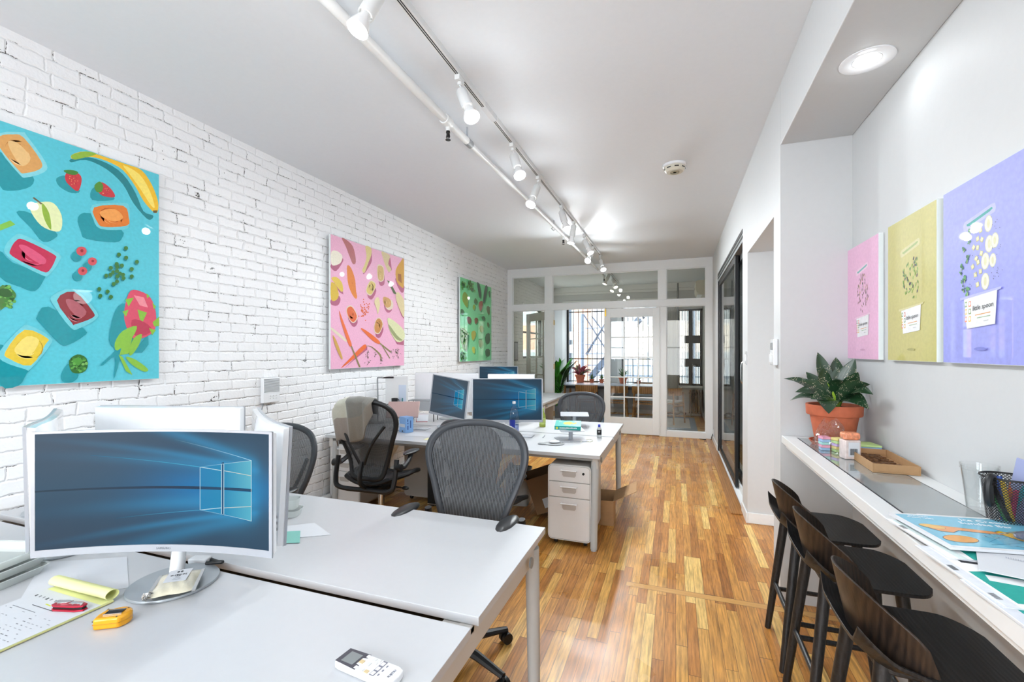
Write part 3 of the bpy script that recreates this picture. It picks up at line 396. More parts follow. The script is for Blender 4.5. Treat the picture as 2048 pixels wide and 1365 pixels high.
# side window in the brick wall
m=M()
for y0,y1,z0,z1 in ((9.72,9.78,1.38,2.63),(11.44,11.5,1.38,2.63),(9.72,11.5,1.38,1.43),(9.72,11.5,2.58,2.63),(9.72,11.5,1.98,2.02)): m.box(XL-.16,XL-.1,y0,y1,z0,z1)
o=struct(m.obj('window_4',BFRAME,smooth=0))
m=M(); m.box(XL-.135,XL-.13,9.78,11.44,1.43,2.58); m.obj('glass_pane',PANE,o,smooth=0)
# window 3 with dark folding security guard
a,b,c,d=W[2]; o=window(3,a,b,c,d,YD+.12,BFRAME,.05,False)
m=M(); m.box(a-.03,b+.0,YD-.06,YD-.0,c-.045,c); struct(m.obj('trim_5',TRIM,smooth=0))
g=thing('window_guard','dark metal folding guard with vertical bars over the window above the radiator','window guard',(0,YD+.03,0))
m=M(); xm=(a+b)/2+.02
m.box(a+.01,a+.05,-.01,.03,c+.01,d-.02); m.box(b-.05,b-.01,-.01,.03,c+.01,d-.02); m.box(xm-.05,xm+.05,-.01,.03,c+.01,d-.02); m.box(a,b,-.01,.03,c+.01,c+.04); m.box(a,b,-.01,.03,d-.05,d-.01)
for z in (1.27,1.83): m.box(a+.16,b-.06,-.02,.035,z-.09,z+.09); m.box(a,b,-.01,.02,z+.085,z+.10)
m.obj('guard_frame',BLK,g,smooth=0)
for k in range(14):
    x=a+.055+k*(b-a-.11)/13
    if abs(x-xm)<.05: continue
    m=M(); m.box(x-.006,x+.006,0,.012,c+.04,d-.05); m.obj('bar',BLK,g,smooth=0)
# window bars outside windows 1 and 2
for a,b,lb in ((-2.72,-1.66,'black vertical security bars outside the window behind the potted palm'),(-1.30,-.42,'black vertical security bars outside the window seen through the white glazed door')):
    g=thing('security_bars',lb,'window bars',(0,YD+.33,0))
    n=int((b-a)/.125)
    for k in range(n+1):
        x=a-.02+k*.125+.03; m=M(); m.cyl((x,0,.62),(x,0,2.78),.009,n=6); m.obj('bar',BLK,g)
    for z in (.75,1.35,2.6):
        m=M(); m.box(a-.05,b+.05,-.01,.01,z-.012,z+.012); m.obj('rail',BLK,g,smooth=0)

# ---------------------------------------------------------------- glazed partition
m=M(); y0,y1=YP,YP+.10
def bx(x0,x1,z0,z1): m.box(x0,x1,y0,y1,z0,z1)
bx(XL,XR,3.043,ZC)                                     # head
bx(XL,-3.125,0,3.043); bx(.498,XR,0,3.043)
bx(-3.125,.498,2.365,2.487)                            # transom rail
bx(-2.448,-2.29,2.487,3.043); bx(-.30,-.16,2.487,3.043)
bx(-2.448,-2.27,0,2.365); bx(-.275,-.16,0,2.365)
bx(-3.125,-2.448,0,.11); bx(-.16,.498,0,.11)
struct(m.obj('wall_partition',TRIM,smooth=0,bev=.003))
m=M()
def stop(a,b,c,d,s=.012):
    for q in ((a,a+s,c,d),(b-s,b,c,d),(a+s,b-s,c,c+s),(a+s,b-s,d-s,d)): m.box(q[0],q[1],YP+.028,YP+.052,q[2],q[3])
PN=[(-3.125,-2.448,2.487,3.043),(-2.29,-.30,2.487,3.043),(-.16,.498,2.487,3.043),(-3.125,-2.448,.11,2.365),(-.16,.498,.11,2.365)]
for q in PN: stop(*q)
struct(m.obj('trim_6',TRIM,smooth=0))
for i,q in enumerate(PN):
    m=M(); m.box(q[0],q[1],YP+.055,YP+.061,q[2],q[3]); o=struct(m.obj('window_%d'%(8+i),PANEP,smooth=0))
    o['label']='clear glass pane of the white partition'
# trim around the doorway
m=M(); m.box(-2.29,-.255,YP-.012,YP,2.36,2.385); m.box(-.283,-.262,YP-.012,YP,0,2.36); struct(m.obj('trim_7',TRIM,smooth=0,bev=.003))
def leaf(name,w,hz,label,knob):
    """glazed door leaf, hinge edge at x=0, runs to +x; front face y=0"""
    o=thing(name,label,'door'); o['kind']='structure'
    gx0,gx1,gz0,gz1=.117,w-.117,.305,2.175
    m=M(); T=.038
    m.box(0,gx0,0,T,0,hz); m.box(gx1,w,0,T,0,hz); m.box(gx0,gx1,0,T,0,gz0); m.box(gx0,gx1,0,T,gz1,hz)
    m.obj('door_frame',WDOOR,o,smooth=0,bev=.002)
    m=M(); s=.011
    cw=(gx1-gx0)/3; ch=(gz1-gz0)/5
    for k in (1,2): m.box(gx0+k*cw-s,gx0+k*cw+s,.004,T-.004,gz0,gz1)
    for k in (1,2,3,4): m.box(gx0,gx1,.003,T-.003,gz0+k*ch-s,gz0+k*ch+s)
    m.obj('glazing_bars',WDOOR,o,smooth=0,bev=.003)
    for i in range(3):
        for j in range(5):
            m=M(); m.box(gx0+i*cw+s,gx0+(i+1)*cw-s,.017,.021,gz0+j*ch+s,gz0+(j+1)*ch-s); m.obj('glass_pane',PANE2,o,smooth=0)
    if knob:
        m=M(); m.lathe([(.026,0),(.026,.006),(.01,.01),(.01,.04),(.024,.045),(.028,.058),(.02,.07),(.001,.073)],16); o2=m.obj('door_knob',BRASS,o); o2.matrix_local=Matrix.Translation((w-.06,0,.98))@Matrix.Rotation(R(90),4,'X')
    return o
d1=leaf('door_1',.995,2.34,'white glazed door with fifteen panes standing closed beside the open doorway',False)
d1.location=(-.285,YP+.04,.012); d1.rotation_euler=(0,0,PI)
m=M(); m.box(.955,.98,.038,.046,2.20,2.33); m.box(.962,.973,.046,.056,2.24,2.29); m.cyl((.9675,.05,2.27),(.9675,.05,2.36),.004); m.obj('slide_bolt',BRASS,d1)
d2=leaf('door_2',1.0,2.34,'matching glazed door leaf swung open into the dining room behind the left pane','k')
d2.location=(-2.262,YP+.075,.012); d2.rotation_euler=(0,0,math.atan2(.66,-.789))
m=M()
for z in (.32,1.25,2.12): m.box(-2.272,-2.266,YP+.02,YP+.085,z-.05,z+.05); m.cyl((-2.266,YP+.09,z-.05),(-2.266,YP+.09,z+.05),.006)
tag(m.obj('door_hinges',BRASS),'brass hinges on the left jamb of the dining room doorway','hinge')
# ---------------------------------------------------------------- black sliding glass doors
o=thing('door_3','black framed sliding glass doors in the right wall','door',(0,0,0)); o['kind']='structure'
def rect_frame(m,x0,x1,ya,yb,za,zb,w,wb=None):
    wb=wb or w
    m.box(x0,x1,ya,ya+w,za,zb); m.box(x0,x1,yb-w,yb,za,zb); m.box(x0,x1,ya+w,yb-w,za,za+wb); m.box(x0,x1,ya+w,yb-w,zb-w,zb)
m=M(); m.box(XR-.004,XR+.12,4.92,7.68,2.70,2.74); m.box(XR-.004,XR+.03,4.92,7.68,2.655,2.675); m.box(XR,XR+.12,7.655,7.68,.0,2.70); m.box(XR+.02,XR+.12,4.92,4.945,.10,2.7)
m.obj('outer_frame',BFRAME,o,smooth=0)
m=M(); m.box(XR+.002,XR+.12,4.92,7.68,2.62,2.70); m.obj('head_track',GREYP,o,smooth=0)
m=M(); rect_frame(m,XR+.012,XR+.047,5.62,7.655,.035,2.62,.075,.06); m.obj('door_leaf',BFRAME,o,smooth=0,bev=.002)
m=M(); m.box(XR+.027,XR+.033,5.69,7.59,.09,2.55); m.obj('glass_pane',DGLASS,o,smooth=0)
m=M(); rect_frame(m,XR+.06,XR+.095,4.945,5.95,.10,2.62,.075,.09); m.obj('door_leaf',BFRAME,o,smooth=0,bev=.002)
m=M(); m.box(XR+.075,XR+.081,5.01,5.88,.19,2.55); m.obj('glass_pane',DGLASS,o,smooth=0)
m=M(); m.tube(bez([(XR+.06,5.20,1.20),(XR+.025,5.20,1.24),(XR+.02,5.20,1.33),(XR+.025,5.20,1.42),(XR+.06,5.20,1.46)],5),.008,8); m.obj('door_handle',CHROME,o)
m=M(); m.box(XR+.0,XR+.14,4.92,7.66,.001,.02); m.box(XR+.05,XR+.14,4.92,5.6,.02,.085); struct(m.obj('trim_8',TRIM,smooth=0,bev=.003))
m=M(); m.box(XR-.115,XR-.005,4.78,YP-.02,.001,.012); struct(m.obj('trim_9',wood_mat('oak_threshold','#8a5a2c','#b9824a',.3,(30,2,30),.1),smooth=0,bev=.003))
# doorway stub wall edges already in wall_right; small fixtures on it
sw=thing('light_switch','white rocker light switch on the narrow wall between sliding doors and passage','light switch',(XR-.001,4.66,1.49))
m=M(); m.box(-.008,0,-.036,.036,-.06,.06); m.obj('switch_plate',MWHITE,sw,smooth=0,bev=.003)
m=M(); m.box(-.013,-.006,-.015,.015,-.03,.03); m.obj('rocker',TRIM,sw,smooth=0,bev=.002)
th=thing('thermostat','white wall thermostat on the pier beside the bar','thermostat',(XR-.001,3.33,1.53))
m=M(); m.box(-.028,0,-.05,.05,-.07,.10); m.obj('housing',MWHITE,th,smooth=0,bev=.006)
m=M(); m.box(-.032,-.026,-.03,.03,.03,.075); m.obj('display',GREYP,th,smooth=0)
m=M(); m.box(-.036,-.026,-.04,.04,-.055,.0); m.obj('flap',TRIM,th,smooth=0,bev=.003)
# power socket low on the partition edge
so=thing('power_outlet','white power outlet with black cable low at the partition corner','outlet',(XR-.001,8.52,.16))
m=M(); m.box(-.01,0,-.035,.035,-.055,.055); m.obj('outlet_plate',MWHITE,so,smooth=0,bev=.002)
m=M(); m.tube(bez([(-.01,0,-.03),(-.03,.03,-.10),(-.04,.08,-.15),(-.13,.10,-.153),(-.22,.13,-.154)],5),.006,6); m.obj('cable',BLK,so)

# ---------------------------------------------------------------- intercom on the brick wall
ic=thing('wall_intercom','white slatted intercom box mounted on the brick wall','intercom',(XL+.002,2.918,1.223))
m=M(); m.box(0,.035,-.083,.083,-.105,.105); m.obj('housing',MWHITE,ic,smooth=0,bev=.006)
m=M()
for k in range(12): z=.092-k*.0095; m.box(.035,.038,-.076,.076,z-.0018,z+.0018)
m.obj('speaker_slats',GREYP,ic,smooth=0)
for k in range(3):
    for j in (0,1):
        m=M(); m.box(.035,.040,-.018+k*.03,.0+k*.03,-.052-j*.02,-.044-j*.02); m.obj('button',TRIM,ic,smooth=0)
m=M(); m.tube(bez([(.01,-.06,-.105),(.008,-.075,-.16),(.01,-.10,-.25),(.012,-.11,-.5)],5),.004,6); m.obj('cable',GREYP,ic)

# ---------------------------------------------------------------- ceiling fixtures
BULB=mat('lit_bulb_lens','#ffffff',.3,emit=12,ecol='#fffefc')
BULBW=mat('bulb_white_shell','#f2f2f2',.25)
tr=thing('lighting_track','long white lighting track with dark slot on the ceiling','track',(-1.205,0,ZC))
m=M(); m.box(-.018,.018,YB+.2,7.9,-.035,0); m.obj('rail',TRIM,tr,smooth=0)
m=M(); m.box(-.008,-.003,YB+.25,7.85,-.0365,-.034); m.box(.003,.008,YB+.25,7.85,-.0365,-.034); m.obj('contact_slot',BLK,tr,smooth=0)
m=M(); m.box(-.019,.019,2.78,2.98,-.038,-.001); m.obj('joiner',MWHITE,tr,smooth=0)
HEADS=[(1.66,(-1.257,1.577,2.90),'white track spotlight nearest the camera, its bell shaped bulb angled at the brick wall'),
(2.43,(-1.09,2.356,2.88),'white cylinder track spotlight above the front desks, second along the track'),
(3.36,(-1.11,3.26,2.88),'third spotlight along the track, lit, above the gap between desk rows'),
(4.07,(-1.24,3.94,2.88),'fourth spotlight along the track, tilted toward the brick wall'),
(4.97,(-1.13,4.92,2.90),'fifth spotlight along the track, lit, pointing down'),
(5.63,(-1.235,5.60,2.90),'sixth spotlight along the track, tilted toward the brick wall'),
(6.32,(-1.105,6.26,2.90),'seventh spotlight along the track, tilted to the right'),
(7.06,(-1.24,6.78,2.90),'eighth spotlight along the track, tilted left and toward the camera'),
(7.76,(-1.13,7.61,2.90),'last spotlight on the track, nearest the glazed partition')]
def spot(yc,bp,label,xt=-1.205,group='spotlights on the long ceiling track'):
    o=thing('track_spotlight',label,'spotlight',(xt,yc,ZC-.036),group=group)
    m=M(); m.box(-.016,.016,-.035,.035,-.03,0); m.cyl((0,0,-.03),(0,0,-.05),.014); m.obj('track_adapter',TRIM,o,bev=.002)
    P=Vector(bp)-o.location; piv=Vector((0,0,-.06)); d=(P-piv).normalized()
    T=Matrix.Translation(P)@d.to_track_quat('-Z','Y').to_matrix().to_4x4()
    m=M(T); m.lathe([(.001,.232),(.03,.23),(.035,.222),(.035,.085),(.031,.083),(.031,.1)],20); m.obj('lamp_can',TRIM,o)
    m=M(); c0=T@Vector((.0,0,.17)); m.tube([(0,0,-.045),tuple((piv+c0)/2+Vector((0,0,.02))),tuple(c0)],.005,6); m.obj('arm',TRIM,o)
    m=M(T); m.lathe([(.02,.09),(.024,.07),(.038,.035),(.046,.008),(.046,.0)],20,cap=False); m.obj('bulb',BULBW,o)
    m=M(T); m.lathe([(.001,-.006),(.03,-.004),(.044,.003),(.044,.006),(.001,.006)],20,cap=False); m.obj('bulb_lens',BULB,o)
    return o,d
SPOTS=[]
for y,b,l in HEADS: SPOTS.append((spot(y,b,l)[1],b))
# sprinkler pipe
sp=thing('sprinkler_pipe','white painted sprinkler pipe under the ceiling beside the lighting track','pipe',(-1.455,0,3.105))
m=M(); m.tube([(0,YB+.1,0),(0,3.06,0)],.027,14); m.obj('wide_pipe',TRIM,sp)
m=M(); m.tube([(0,3.06,0),(.03,5.2,0),(.06,8.6,0),(.06,9.55,0)],.020,12); m.obj('narrow_pipe',TRIM,sp)
m=M(); m.lathe([(.034,-.04),(.036,-.035),(.036,.035),(.034,.04)],16); q=m.obj('coupling',TRIM,sp); q.location=(0,2.74,0); q.rotation_euler=(R(90),0,0)
for (x,y) in ((0,2.76),(.035,5.98),(.06,9.5)):
    m=M(); m.cyl((x,y,-.02),(x,y,-.06),.016); m.cyl((x,y,-.0),(x,y,-.02),.03); m.obj('outlet_tee',TRIM,sp)
for y in (3.06,5.6):
    m=M(); m.tube([(0,y,.03),(-.03,y,.0),(0,y,-.03),(.03,y,0),(0,y,.03)],.006,6); m.cyl((0,y,.03),(0,y,.105),.006); m.obj('pipe_hanger',MSILV,sp)
m=M(); m.cyl((0,3.05,0),(0,3.12,0),.0285,n=14); m.obj('grey_joint',GREYP,sp)
for x,y in ((0,2.76),(.035,5.98),(.06,9.5)):
    o=sp
    m=M(); m.lathe([(.013,0),(.015,-.012),(.009,-.02),(.011,-.03),(.011,-.04),(.001,-.042)],12); hd=m.obj('sprinkler_head',BLK,o); hd.location=(x,y,-.06); o=hd
    m=M(); m.tube([(-.01,0,-.018),(-.014,0,-.04),(0,0,-.06),(.014,0,-.04),(.01,0,-.018)],.0025,6); m.obj('yoke',BLK,o)
    m=M(); m.lathe([(.001,-.061),(.018,-.061),(.018,-.058),(.001,-.058)],14); m.obj('deflector',BLK,o)
sd=thing('smoke_detector','round white smoke detector on the ceiling','smoke detector',(-.01,4.30,ZC))
m=M(); m.lathe([(.10,0),(.10,-.016),(.096,-.02),(.088,-.022)],32); m.obj('base_ring',MWHITE,sd)
m=M(); m.lathe([(.088,-.02),(.086,-.048),(.07,-.066),(.001,-.068)],32); m.obj('housing',mat('aged_white_plastic','#d6d2c2',.4),sd)
m=M()
for k in range(8):
    a=k*PI/4+.2; m.T=Matrix.Rotation(a,4,'Z'); m.box(.0855,.0885,-.018,.018,-.044,-.036)
m.obj('vents',BLK,sd,smooth=0)
m=M(); m.T=Matrix(); m.lathe([(.04,-.0675),(.04,-.072),(.028,-.073),(.028,-.0685)],24,cap=False); m.lathe([(.001,-.07),(.014,-.07)],12); m.obj('sensor_ring',mat('beige_ring','#a39c86',.5),sd)
rl=None
for i,(y,l) in enumerate(((2.41,'round recessed downlight in the soffit above the wall pictures'),)):
    o=thing('recessed_downlight',l,'ceiling light',(.79,y,2.83))
    m=M(); m.lathe([(.102,0),(.102,-.004),(.095,-.006),(.058,-.004),(.052,.0)],40,cap=False); m.obj('trim_ring',MWHITE,o)
    m=M(); m.lathe([(.053,-.003),(.05,.0),(.048,.012)],32,cap=False); m.obj('baffle',CHROME,o)
    m=M(); m.lathe([(.001,-.006),(.035,-.0055),(.050,-.003)],32,cap=False); m.obj('lens',BULB,o)

# ---------------------------------------------------------------- bar counter
ba=thing('bar_counter','long white wall bar with inset glass top','bar counter',(0,0,0))
m=M(); m.box(.615,.685,YB+.3,3.218,.985,1.03); m.box(.685,.915,YB+.3,3.218,.985,1.018); m.box(.915,XA,YB+.3,3.218,.985,1.03); m.box(.685,.915,3.15,3.218,1.018,1.03)
m.obj('counter_top',TRIM,ba,smooth=0,bev=.003)
m=M(); m.box(.6875,.9125,YB+.35,3.148,1.019,1.0305); m.obj('glass_inlay',mat('grey_glass_inlay','#8f9798',.06,coat=.6,spec=.8),ba,smooth=0)
m=M(); m.box(.6855,.689,YB+.35,3.148,1.0185,1.0308); m.box(.911,.9145,YB+.35,3.148,1.0185,1.0308); m.obj('glass_edge',BLK2,ba,smooth=0)
m=M(); m.box(.64,.66,YB+.3,3.218,.955,.985); m.obj('apron',TRIM,ba,smooth=0)
# ================================================================ WORKBENCH DESKS
def bench(name,label,x0,x1,ya,yb,yc,yd,legs,group='white office benches'):
    """two rows of white tops (ya..yb and yc..yd) on one frame"""
    o=thing(name,label,'desk',(0,0,0),group=group); z=.74
    for a,b in ((ya,yb),(yc,yd)):
        if a is None: continue
        m=M(); m.box(x0,x1,a,b,z-.028,z); m.obj('desk_top',DESK,o,smooth=0,bev=.0015)
    A=ya if ya is not None else yc
    for x in (x1-.065,x0+.02):
        m=M(); m.box(x,x+.045,A+.03,yd-.05,z-.115,z-.029); m.obj('end_rail',DMET,o,smooth=0,bev=.004)
    m=M(); q=(ya if ya is not None else yc)
    for y in [v for v in (ya,yc) if v is not None]:
        m.box(x0+.06,x1-.07,y+.12,y+.15,z-.075,z-.03); 
    m.box(x0+.06,x1-.07,yd-.15,yd-.12,z-.075,z-.03); m.obj('long_rail',DMET,o,smooth=0)
    if ya is not None:
        m=M(); m.box(x0+.05,x1-.075,yb-.10,yc+.22,z-.13,z-.115); m.obj('cable_channel',BLK,o,smooth=0)
        m=M(); m.box(x1-.12,x1-.02,yb-.01,yc+.01,z-.05,z-.031); m.obj('channel_cap',DMET,o,smooth=0)
    for lx,ly,sp in legs:
        m=M(); m.tube([(lx,ly,z-.06),(lx,ly+sp*.25,z-.22),(lx,ly+sp,.012)],[.031,.031,.027],18); m.cyl((lx,ly+sp,.014),(lx,ly+sp,0),.022); m.obj('leg',LEGM,o)
        m=M(); s=1 if lx>(x0+x1)/2 else -1; m.cyl((lx+s*.03,ly+(.12 if sp<0 else -.12),z-.072),(lx+s*.037,ly+(.12 if sp<0 else -.12),z-.072),.022,n=20); m.obj('rail_cap',GREYP,o)
    return o
G1=bench('office_bench','white two-row office bench in the foreground, under the large curved monitor',-3.2,-.564,.50,1.213,1.268,2.02,[(-.60,1.93,.03),(-.60,.60,-.03),(-1.9,1.93,.03),(-3.15,1.93,.03),(-3.15,.60,-.03)])
G2=bench('office_bench','white two-row office bench in the middle of the room with four monitors',-3.2,-.553,3.54,4.345,4.375,5.214,[(-.60,3.60,-.06),(-.60,5.13,.03),(-1.9,3.60,-.03),(-3.12,3.60,-.03),(-3.12,5.13,.03)])
G3=bench('office_bench','farthest white office bench, against the brick wall near the glazed partition',-3.2,-1.945,6.86,7.72,7.76,8.60,[(-1.98,6.95,-.03),(-1.98,8.5,.03),(-3.12,6.95,-.03)])

# ================================================================ THREE DRAWER CABINETS
def cabinet(label):
    o=thing('file_cabinet',label,'file cabinet',group='white three-drawer file cabinets')
    w,d,zb,zt=.345,.50,.045,.645
    m=M(); m.T=Matrix.Rotation(R(90),4,'X'); m.prism(rrect(w,zt-zb,.035,5,0,(zt+zb)/2),-d,-.018); m.obj('cabinet_shell',CABD,o)
    m=M(); m.T=Matrix.Rotation(R(90),4,'X')
    a=rrect(w,zt-zb,.035,5,0,(zt+zb)/2); b=rrect(w-.012,zt-zb-.012,.03,5,0,(zt+zb)/2)
    V=[[m.v((p[0],p[1],z)) for p in q] for q,z in ((a,-.018),(a,.0),(b,.0),(b,-.016))]
    n=len(a)
    for i in range(3):
        for k in range(n): m.face([V[i][k],V[i][(k+1)%n],V[i+1][(k+1)%n],V[i+1][k]])
    m.obj('front_rim',CAB,o)
    cuts=[(.512,.636),(.388,.507),(.054,.383)]
    for i,(c0,c1) in enumerate(cuts):
        m=M(); hw=w/2-.0085; r=.028
        top=(i==0); bot=(i==2); pts=[]
        def corner(cx,cy,a0,rd):
            if not rd: pts.append((cx,cy)); return
            sx=1 if a0 in (0,270) else -1; sy=1 if a0 in (0,90) else -1
            for k in range(6): a=R(a0+18*k); pts.append((cx-sx*r+r*cos(a),cy-sy*r+r*sin(a)))
        corner(hw,c1,0,top); corner(-hw,c1,90,top); corner(-hw,c0,180,bot); corner(hw,c0,270,bot)
        m.T=Matrix.Rotation(R(90),4,'X'); m.prism(pts,-.012,.001); dr=m.obj('drawer',CAB,o,bev=.0012)
        hz=c1-.035 if not bot else c1-.045
        m=M(); m.tube(bez([(-.062,.0,hz),(-.062,-.02,hz+.002),(-.054,-.026,hz+.003),(.054,-.026,hz+.003),(.062,-.02,hz+.002),(.062,0,hz)],3),.0052,8); m.obj('handle',CAB,dr)
        m=M(); m.prism([(-.055,0),(.055,0),(.055,-.035),(.045,-.048),(-.045,-.048),(-.055,-.035)],.0012,.002); m.b.transform(Matrix.Translation((0,0,hz-.002))@Matrix.Rotation(R(90),4,'X')); m.obj('pull_recess',mat('recess_shade','#bdb9b4',.5) if 'recess_shade' not in bpy.data.materials else bpy.data.materials['recess_shade'],dr,smooth=0)
    m=M(); m.cyl((.115,-.001,.585),(.115,-.008,.585),.0095,n=16); m.obj('lock',BLK,o)
    for x in (-.12,.12):
        for y in (.06,.44):
            m=M(); m.cyl((x-.012,y,.022),(x+.012,y,.022),.022,n=16); m.box(x-.01,x+.01,y-.01,y+.01,.03,.05); m.obj('caster',BLK,o)
    return o
cb=cabinet('white three-drawer file cabinet under the right end of the middle bench'); cb.location=(-.797,3.55,0)
dup(cb,(-3.02,3.60,0),0,'white three-drawer file cabinet under the left end of the middle bench by the brick wall')
dup(cb,(-2.50,4.60,0),PI,'white file cabinet seen from behind under the far row of the middle bench')

# ================================================================ MESH OFFICE CHAIRS
MESHB=mesh_mat('chair_mesh_weave','#5a5d61',.0088,.46,.30)
MESHS=mesh_mat('chair_seat_weave','#2c2e31',.01,.35,.1)
FRM=mat('graphite_chair_frame','#3c3f44',.45,bump=.05,bscale=500)
FRD=mat('black_chair_frame','#1d1e20',.42,bump=.05,bscale=500)
PADM=mat('armrest_vinyl','#2b2c2e',.38)
HALF=[(.0,0),(.10,.0),(.145,.03),(.170,.12),(.203,.22),(.242,.32),(.274,.41),(.287,.48),(.270,.55),(.212,.605),(.11,.634),(0,.642)]
def backy(x,z): return -.215-.02*math.sin(min(z,.3)/.3*PI)*-1 - .20*max(z-.15,0)**1.15 + .55*x*x
def half_w(z,sc=1.0):
    z=z/ sc if sc else z
    for (x0,z0),(x1,z1) in zip(HALF[1:],HALF[2:]):
        if z0<=z<=z1: return (x0+(x1-x0)*(z-z0)/(z1-z0 or 1))
    return HALF[-2][0]
def aeron(label,hs=.50,fr=None,lum=True,ah=.19):
    F=fr or FRM
    o=thing('office_chair',label,'office chair',group='mesh office chairs')
    # base
    m=M(); m.lathe([(.001,.125),(.035,.125),(.04,.07),(.045,.06),(.001,.055)],16); b=m.obj('base_hub',FRD,o)
    for k in range(5):
        a=PI/2+k*2*PI/5; m=M(Matrix.Rotation(a,4,'Z')); m.tube([(.02,0,.10),(.14,0,.095),(.30,0,.068)],[.028,.024,.017],8,flat=.8); m.obj('base_leg',FRD,o)
        m=M(Matrix.Rotation(a,4,'Z')); m.cyl((.30,0,.066),(.30,0,.05),.008); m.cyl((.295,-.026,.028),(.295,-.006,.028),.028,n=14); m.cyl((.295,.006,.028),(.295,.026,.028),.028,n=14); m.obj('caster',BLK,o)
    m=M(); m.cyl((0,0,.10),(0,0,hs-.12),.026); m.cyl((0,0,hs-.2),(0,0,hs-.1),.018); m.obj('gas_column',CHROME,o)
    m=M(); m.box(-.09,.09,-.16,.10,hs-.12,hs-.05); m.obj('tilt_mechanism',FRD,o,smooth=0,bev=.02,seg=3)
    # seat
    def seatp(u,v):
        x=(u-.5)*2; y=(v-.5)*2; s=.255*(1-.10*max(-y,0)) 
        X_=x*s*math.sqrt(max(1-.22*y*y,0)); Y_=.02+y*.235*math.sqrt(max(1-.18*x*x,0))
        return (X_,Y_,hs+.035*x*x-.012-(.05*max(y-.45,0)**1.4)-.01*(1-x*x))
    m=M(); m.surf(seatp,16,16); st=m.obj('seat',MESHS,o)
    ring=[seatp(t/14,0) for t in range(14)]+[seatp(1,t/14) for t in range(14)]+[seatp(1-t/14,1) for t in range(14)]+[seatp(0,1-t/14) for t in range(14)]
    m=M(); m.tube(ring,.019,8,closed=True); m.obj('seat_frame',FRD,st)
    # back
    z0=hs+.02
    P=[(x,backy(x,z),z0+z) for x,z in HALF]; L=[(-x,y,z) for x,y,z in P[::-1][1:-1]]
    full=P+L; full=[tuple(v) for v in bez(full+[full[0]],3)[:-1]]
    bk=M(); bk.tube(full,.016,10,closed=True,flat=1.2); bk=bk.obj('backrest_frame',F,o)
    inn=[(x*.925,y,z0+.32+(z-z0-.32)*.945) for x,y,z in full]
    m=M(); n=len(full); a=[m.v((x*.965,y+.012,z0+.32+(z-z0-.32)*.972)) for x,y,z in full]; b2=[m.v((p[0],p[1]+.006,p[2])) for p in inn]; c2=[m.v((x*.965,y-.012,z0+.32+(z-z0-.32)*.972)) for x,y,z in full]; d2=[m.v((p[0],p[1]-.006,p[2])) for p in inn]
    for k in range(n):
        j=(k+1)%n; m.face([a[k],a[j],b2[j],b2[k]]); m.face([c2[k],d2[k],d2[j],c2[j]]); m.face([b2[k],b2[j],d2[j],d2[k]])
    m.obj('frame_lip',F,bk)
    def bm_(u,v):
        z=.004+.632*u; w=half_w(z)*.955; x=(v-.5)*2*w; return (x,backy(x,z),z0+z)
    m=M(); m.surf(bm_,26,14); m.obj('mesh_panel',MESHB,bk)
    # spine, yoke and lumbar behind the back
    yb=lambda z:backy(0,z)-.05
    m=M(); m.tube(bez([(-.20,backy(.2,.42)-.02,z0+.44),(-.10,yb(.30)+.0,z0+.29),(-.02,yb(.14)-.02,z0+.13)],5),.012,8); m.tube(bez([(.20,backy(.2,.42)-.02,z0+.44),(.10,yb(.30)+.0,z0+.29),(.02,yb(.14)-.02,z0+.13)],5),.012,8)
    m.tube(bez([(0,yb(.14)-.02,z0+.15),(0,yb(.0)-.03,z0),(0,-.20,z0-.08),(0,-.10,z0-.11)],5),.02,8,flat=.8); m.obj('back_spine',FRD,o)
    if lum:
        def lp(u,v):
            x=(u-.5)*.38; z=.10+.13*v; return (x,backy(x,z)-.018,z0+z)
        m=M(); m.surf(lp,10,4,.01,(0,-1,0)); m.obj('lumbar_pad',FRD,o)
    m=M(); m.tube(bez([(-.275,-.20,z0+.17),(-.275,-.235,z0+.0),(-.23,-.245,z0-.075),(0,-.22,z0-.09),(.23,-.245,z0-.075),(.275,-.235,z0+.0),(.275,-.20,z0+.17)],5),.02,8); m.obj('arm_yoke',FRD,o)
    for s in (-1,1):
        m=M(); m.tube(bez([(s*.275,-.20,z0+.12),(s*.30,-.15,z0+.10),(s*.295,-.06,z0+ah-.06),(s*.285,.0,z0+ah-.015)],5),[.02]*16,8); ar=m.obj('armrest',FRD,o)
        m=M(); m.ball((s*.278,.02,z0+ah),.1,14,8,.19,.44,1.2); m.obj('arm_pad',PADM,ar)
        m=M(); m.cyl((s*.28,-.205,z0+.11),(s*.32,-.205,z0+.11),.03,n=14); m.obj('adjuster_knob',BLK,ar)
    m=M(); m.tube([(.08,-.02,hs-.085),(.23,-.03,hs-.085)],.007,6); m.ball((.25,-.03,hs-.085),.028,10,6,.6,1.2,.7); m.obj('tilt_lever',BLK,o)
    m=M(); m.tube([(-.08,.03,hs-.085),(-.23,.03,hs-.085)],.007,6); m.ball((-.25,.03,hs-.085),.028,10,6,.6,1.2,.7); m.obj('height_lever',BLK,o)
    return o
CH=aeron('dark grey mesh office chair facing the camera at the foreground bench, centre of the photo',.49,ah=.225); CH.location=(-1.025,2.03,0); CH.rotation_euler=(0,0,PI)
C2=aeron('dark grey mesh office chair facing the camera, half hidden behind the white monitor back',.39,ah=.31); C2.location=(-2.44,2.06,0); C2.rotation_euler=(0,0,PI+.02)
C3=aeron('dark grey mesh office chair beyond the middle bench, in front of the dining room doorway',.36); C3.location=(-1.13,5.40,0); C3.rotation_euler=(0,0,PI-.08)
CB=aeron('black mesh office chair seen from behind with a checked blanket over its back',.50,FRD,False); CB.location=(-2.36,3.27,0); CB.rotation_euler=(0,0,R(2))
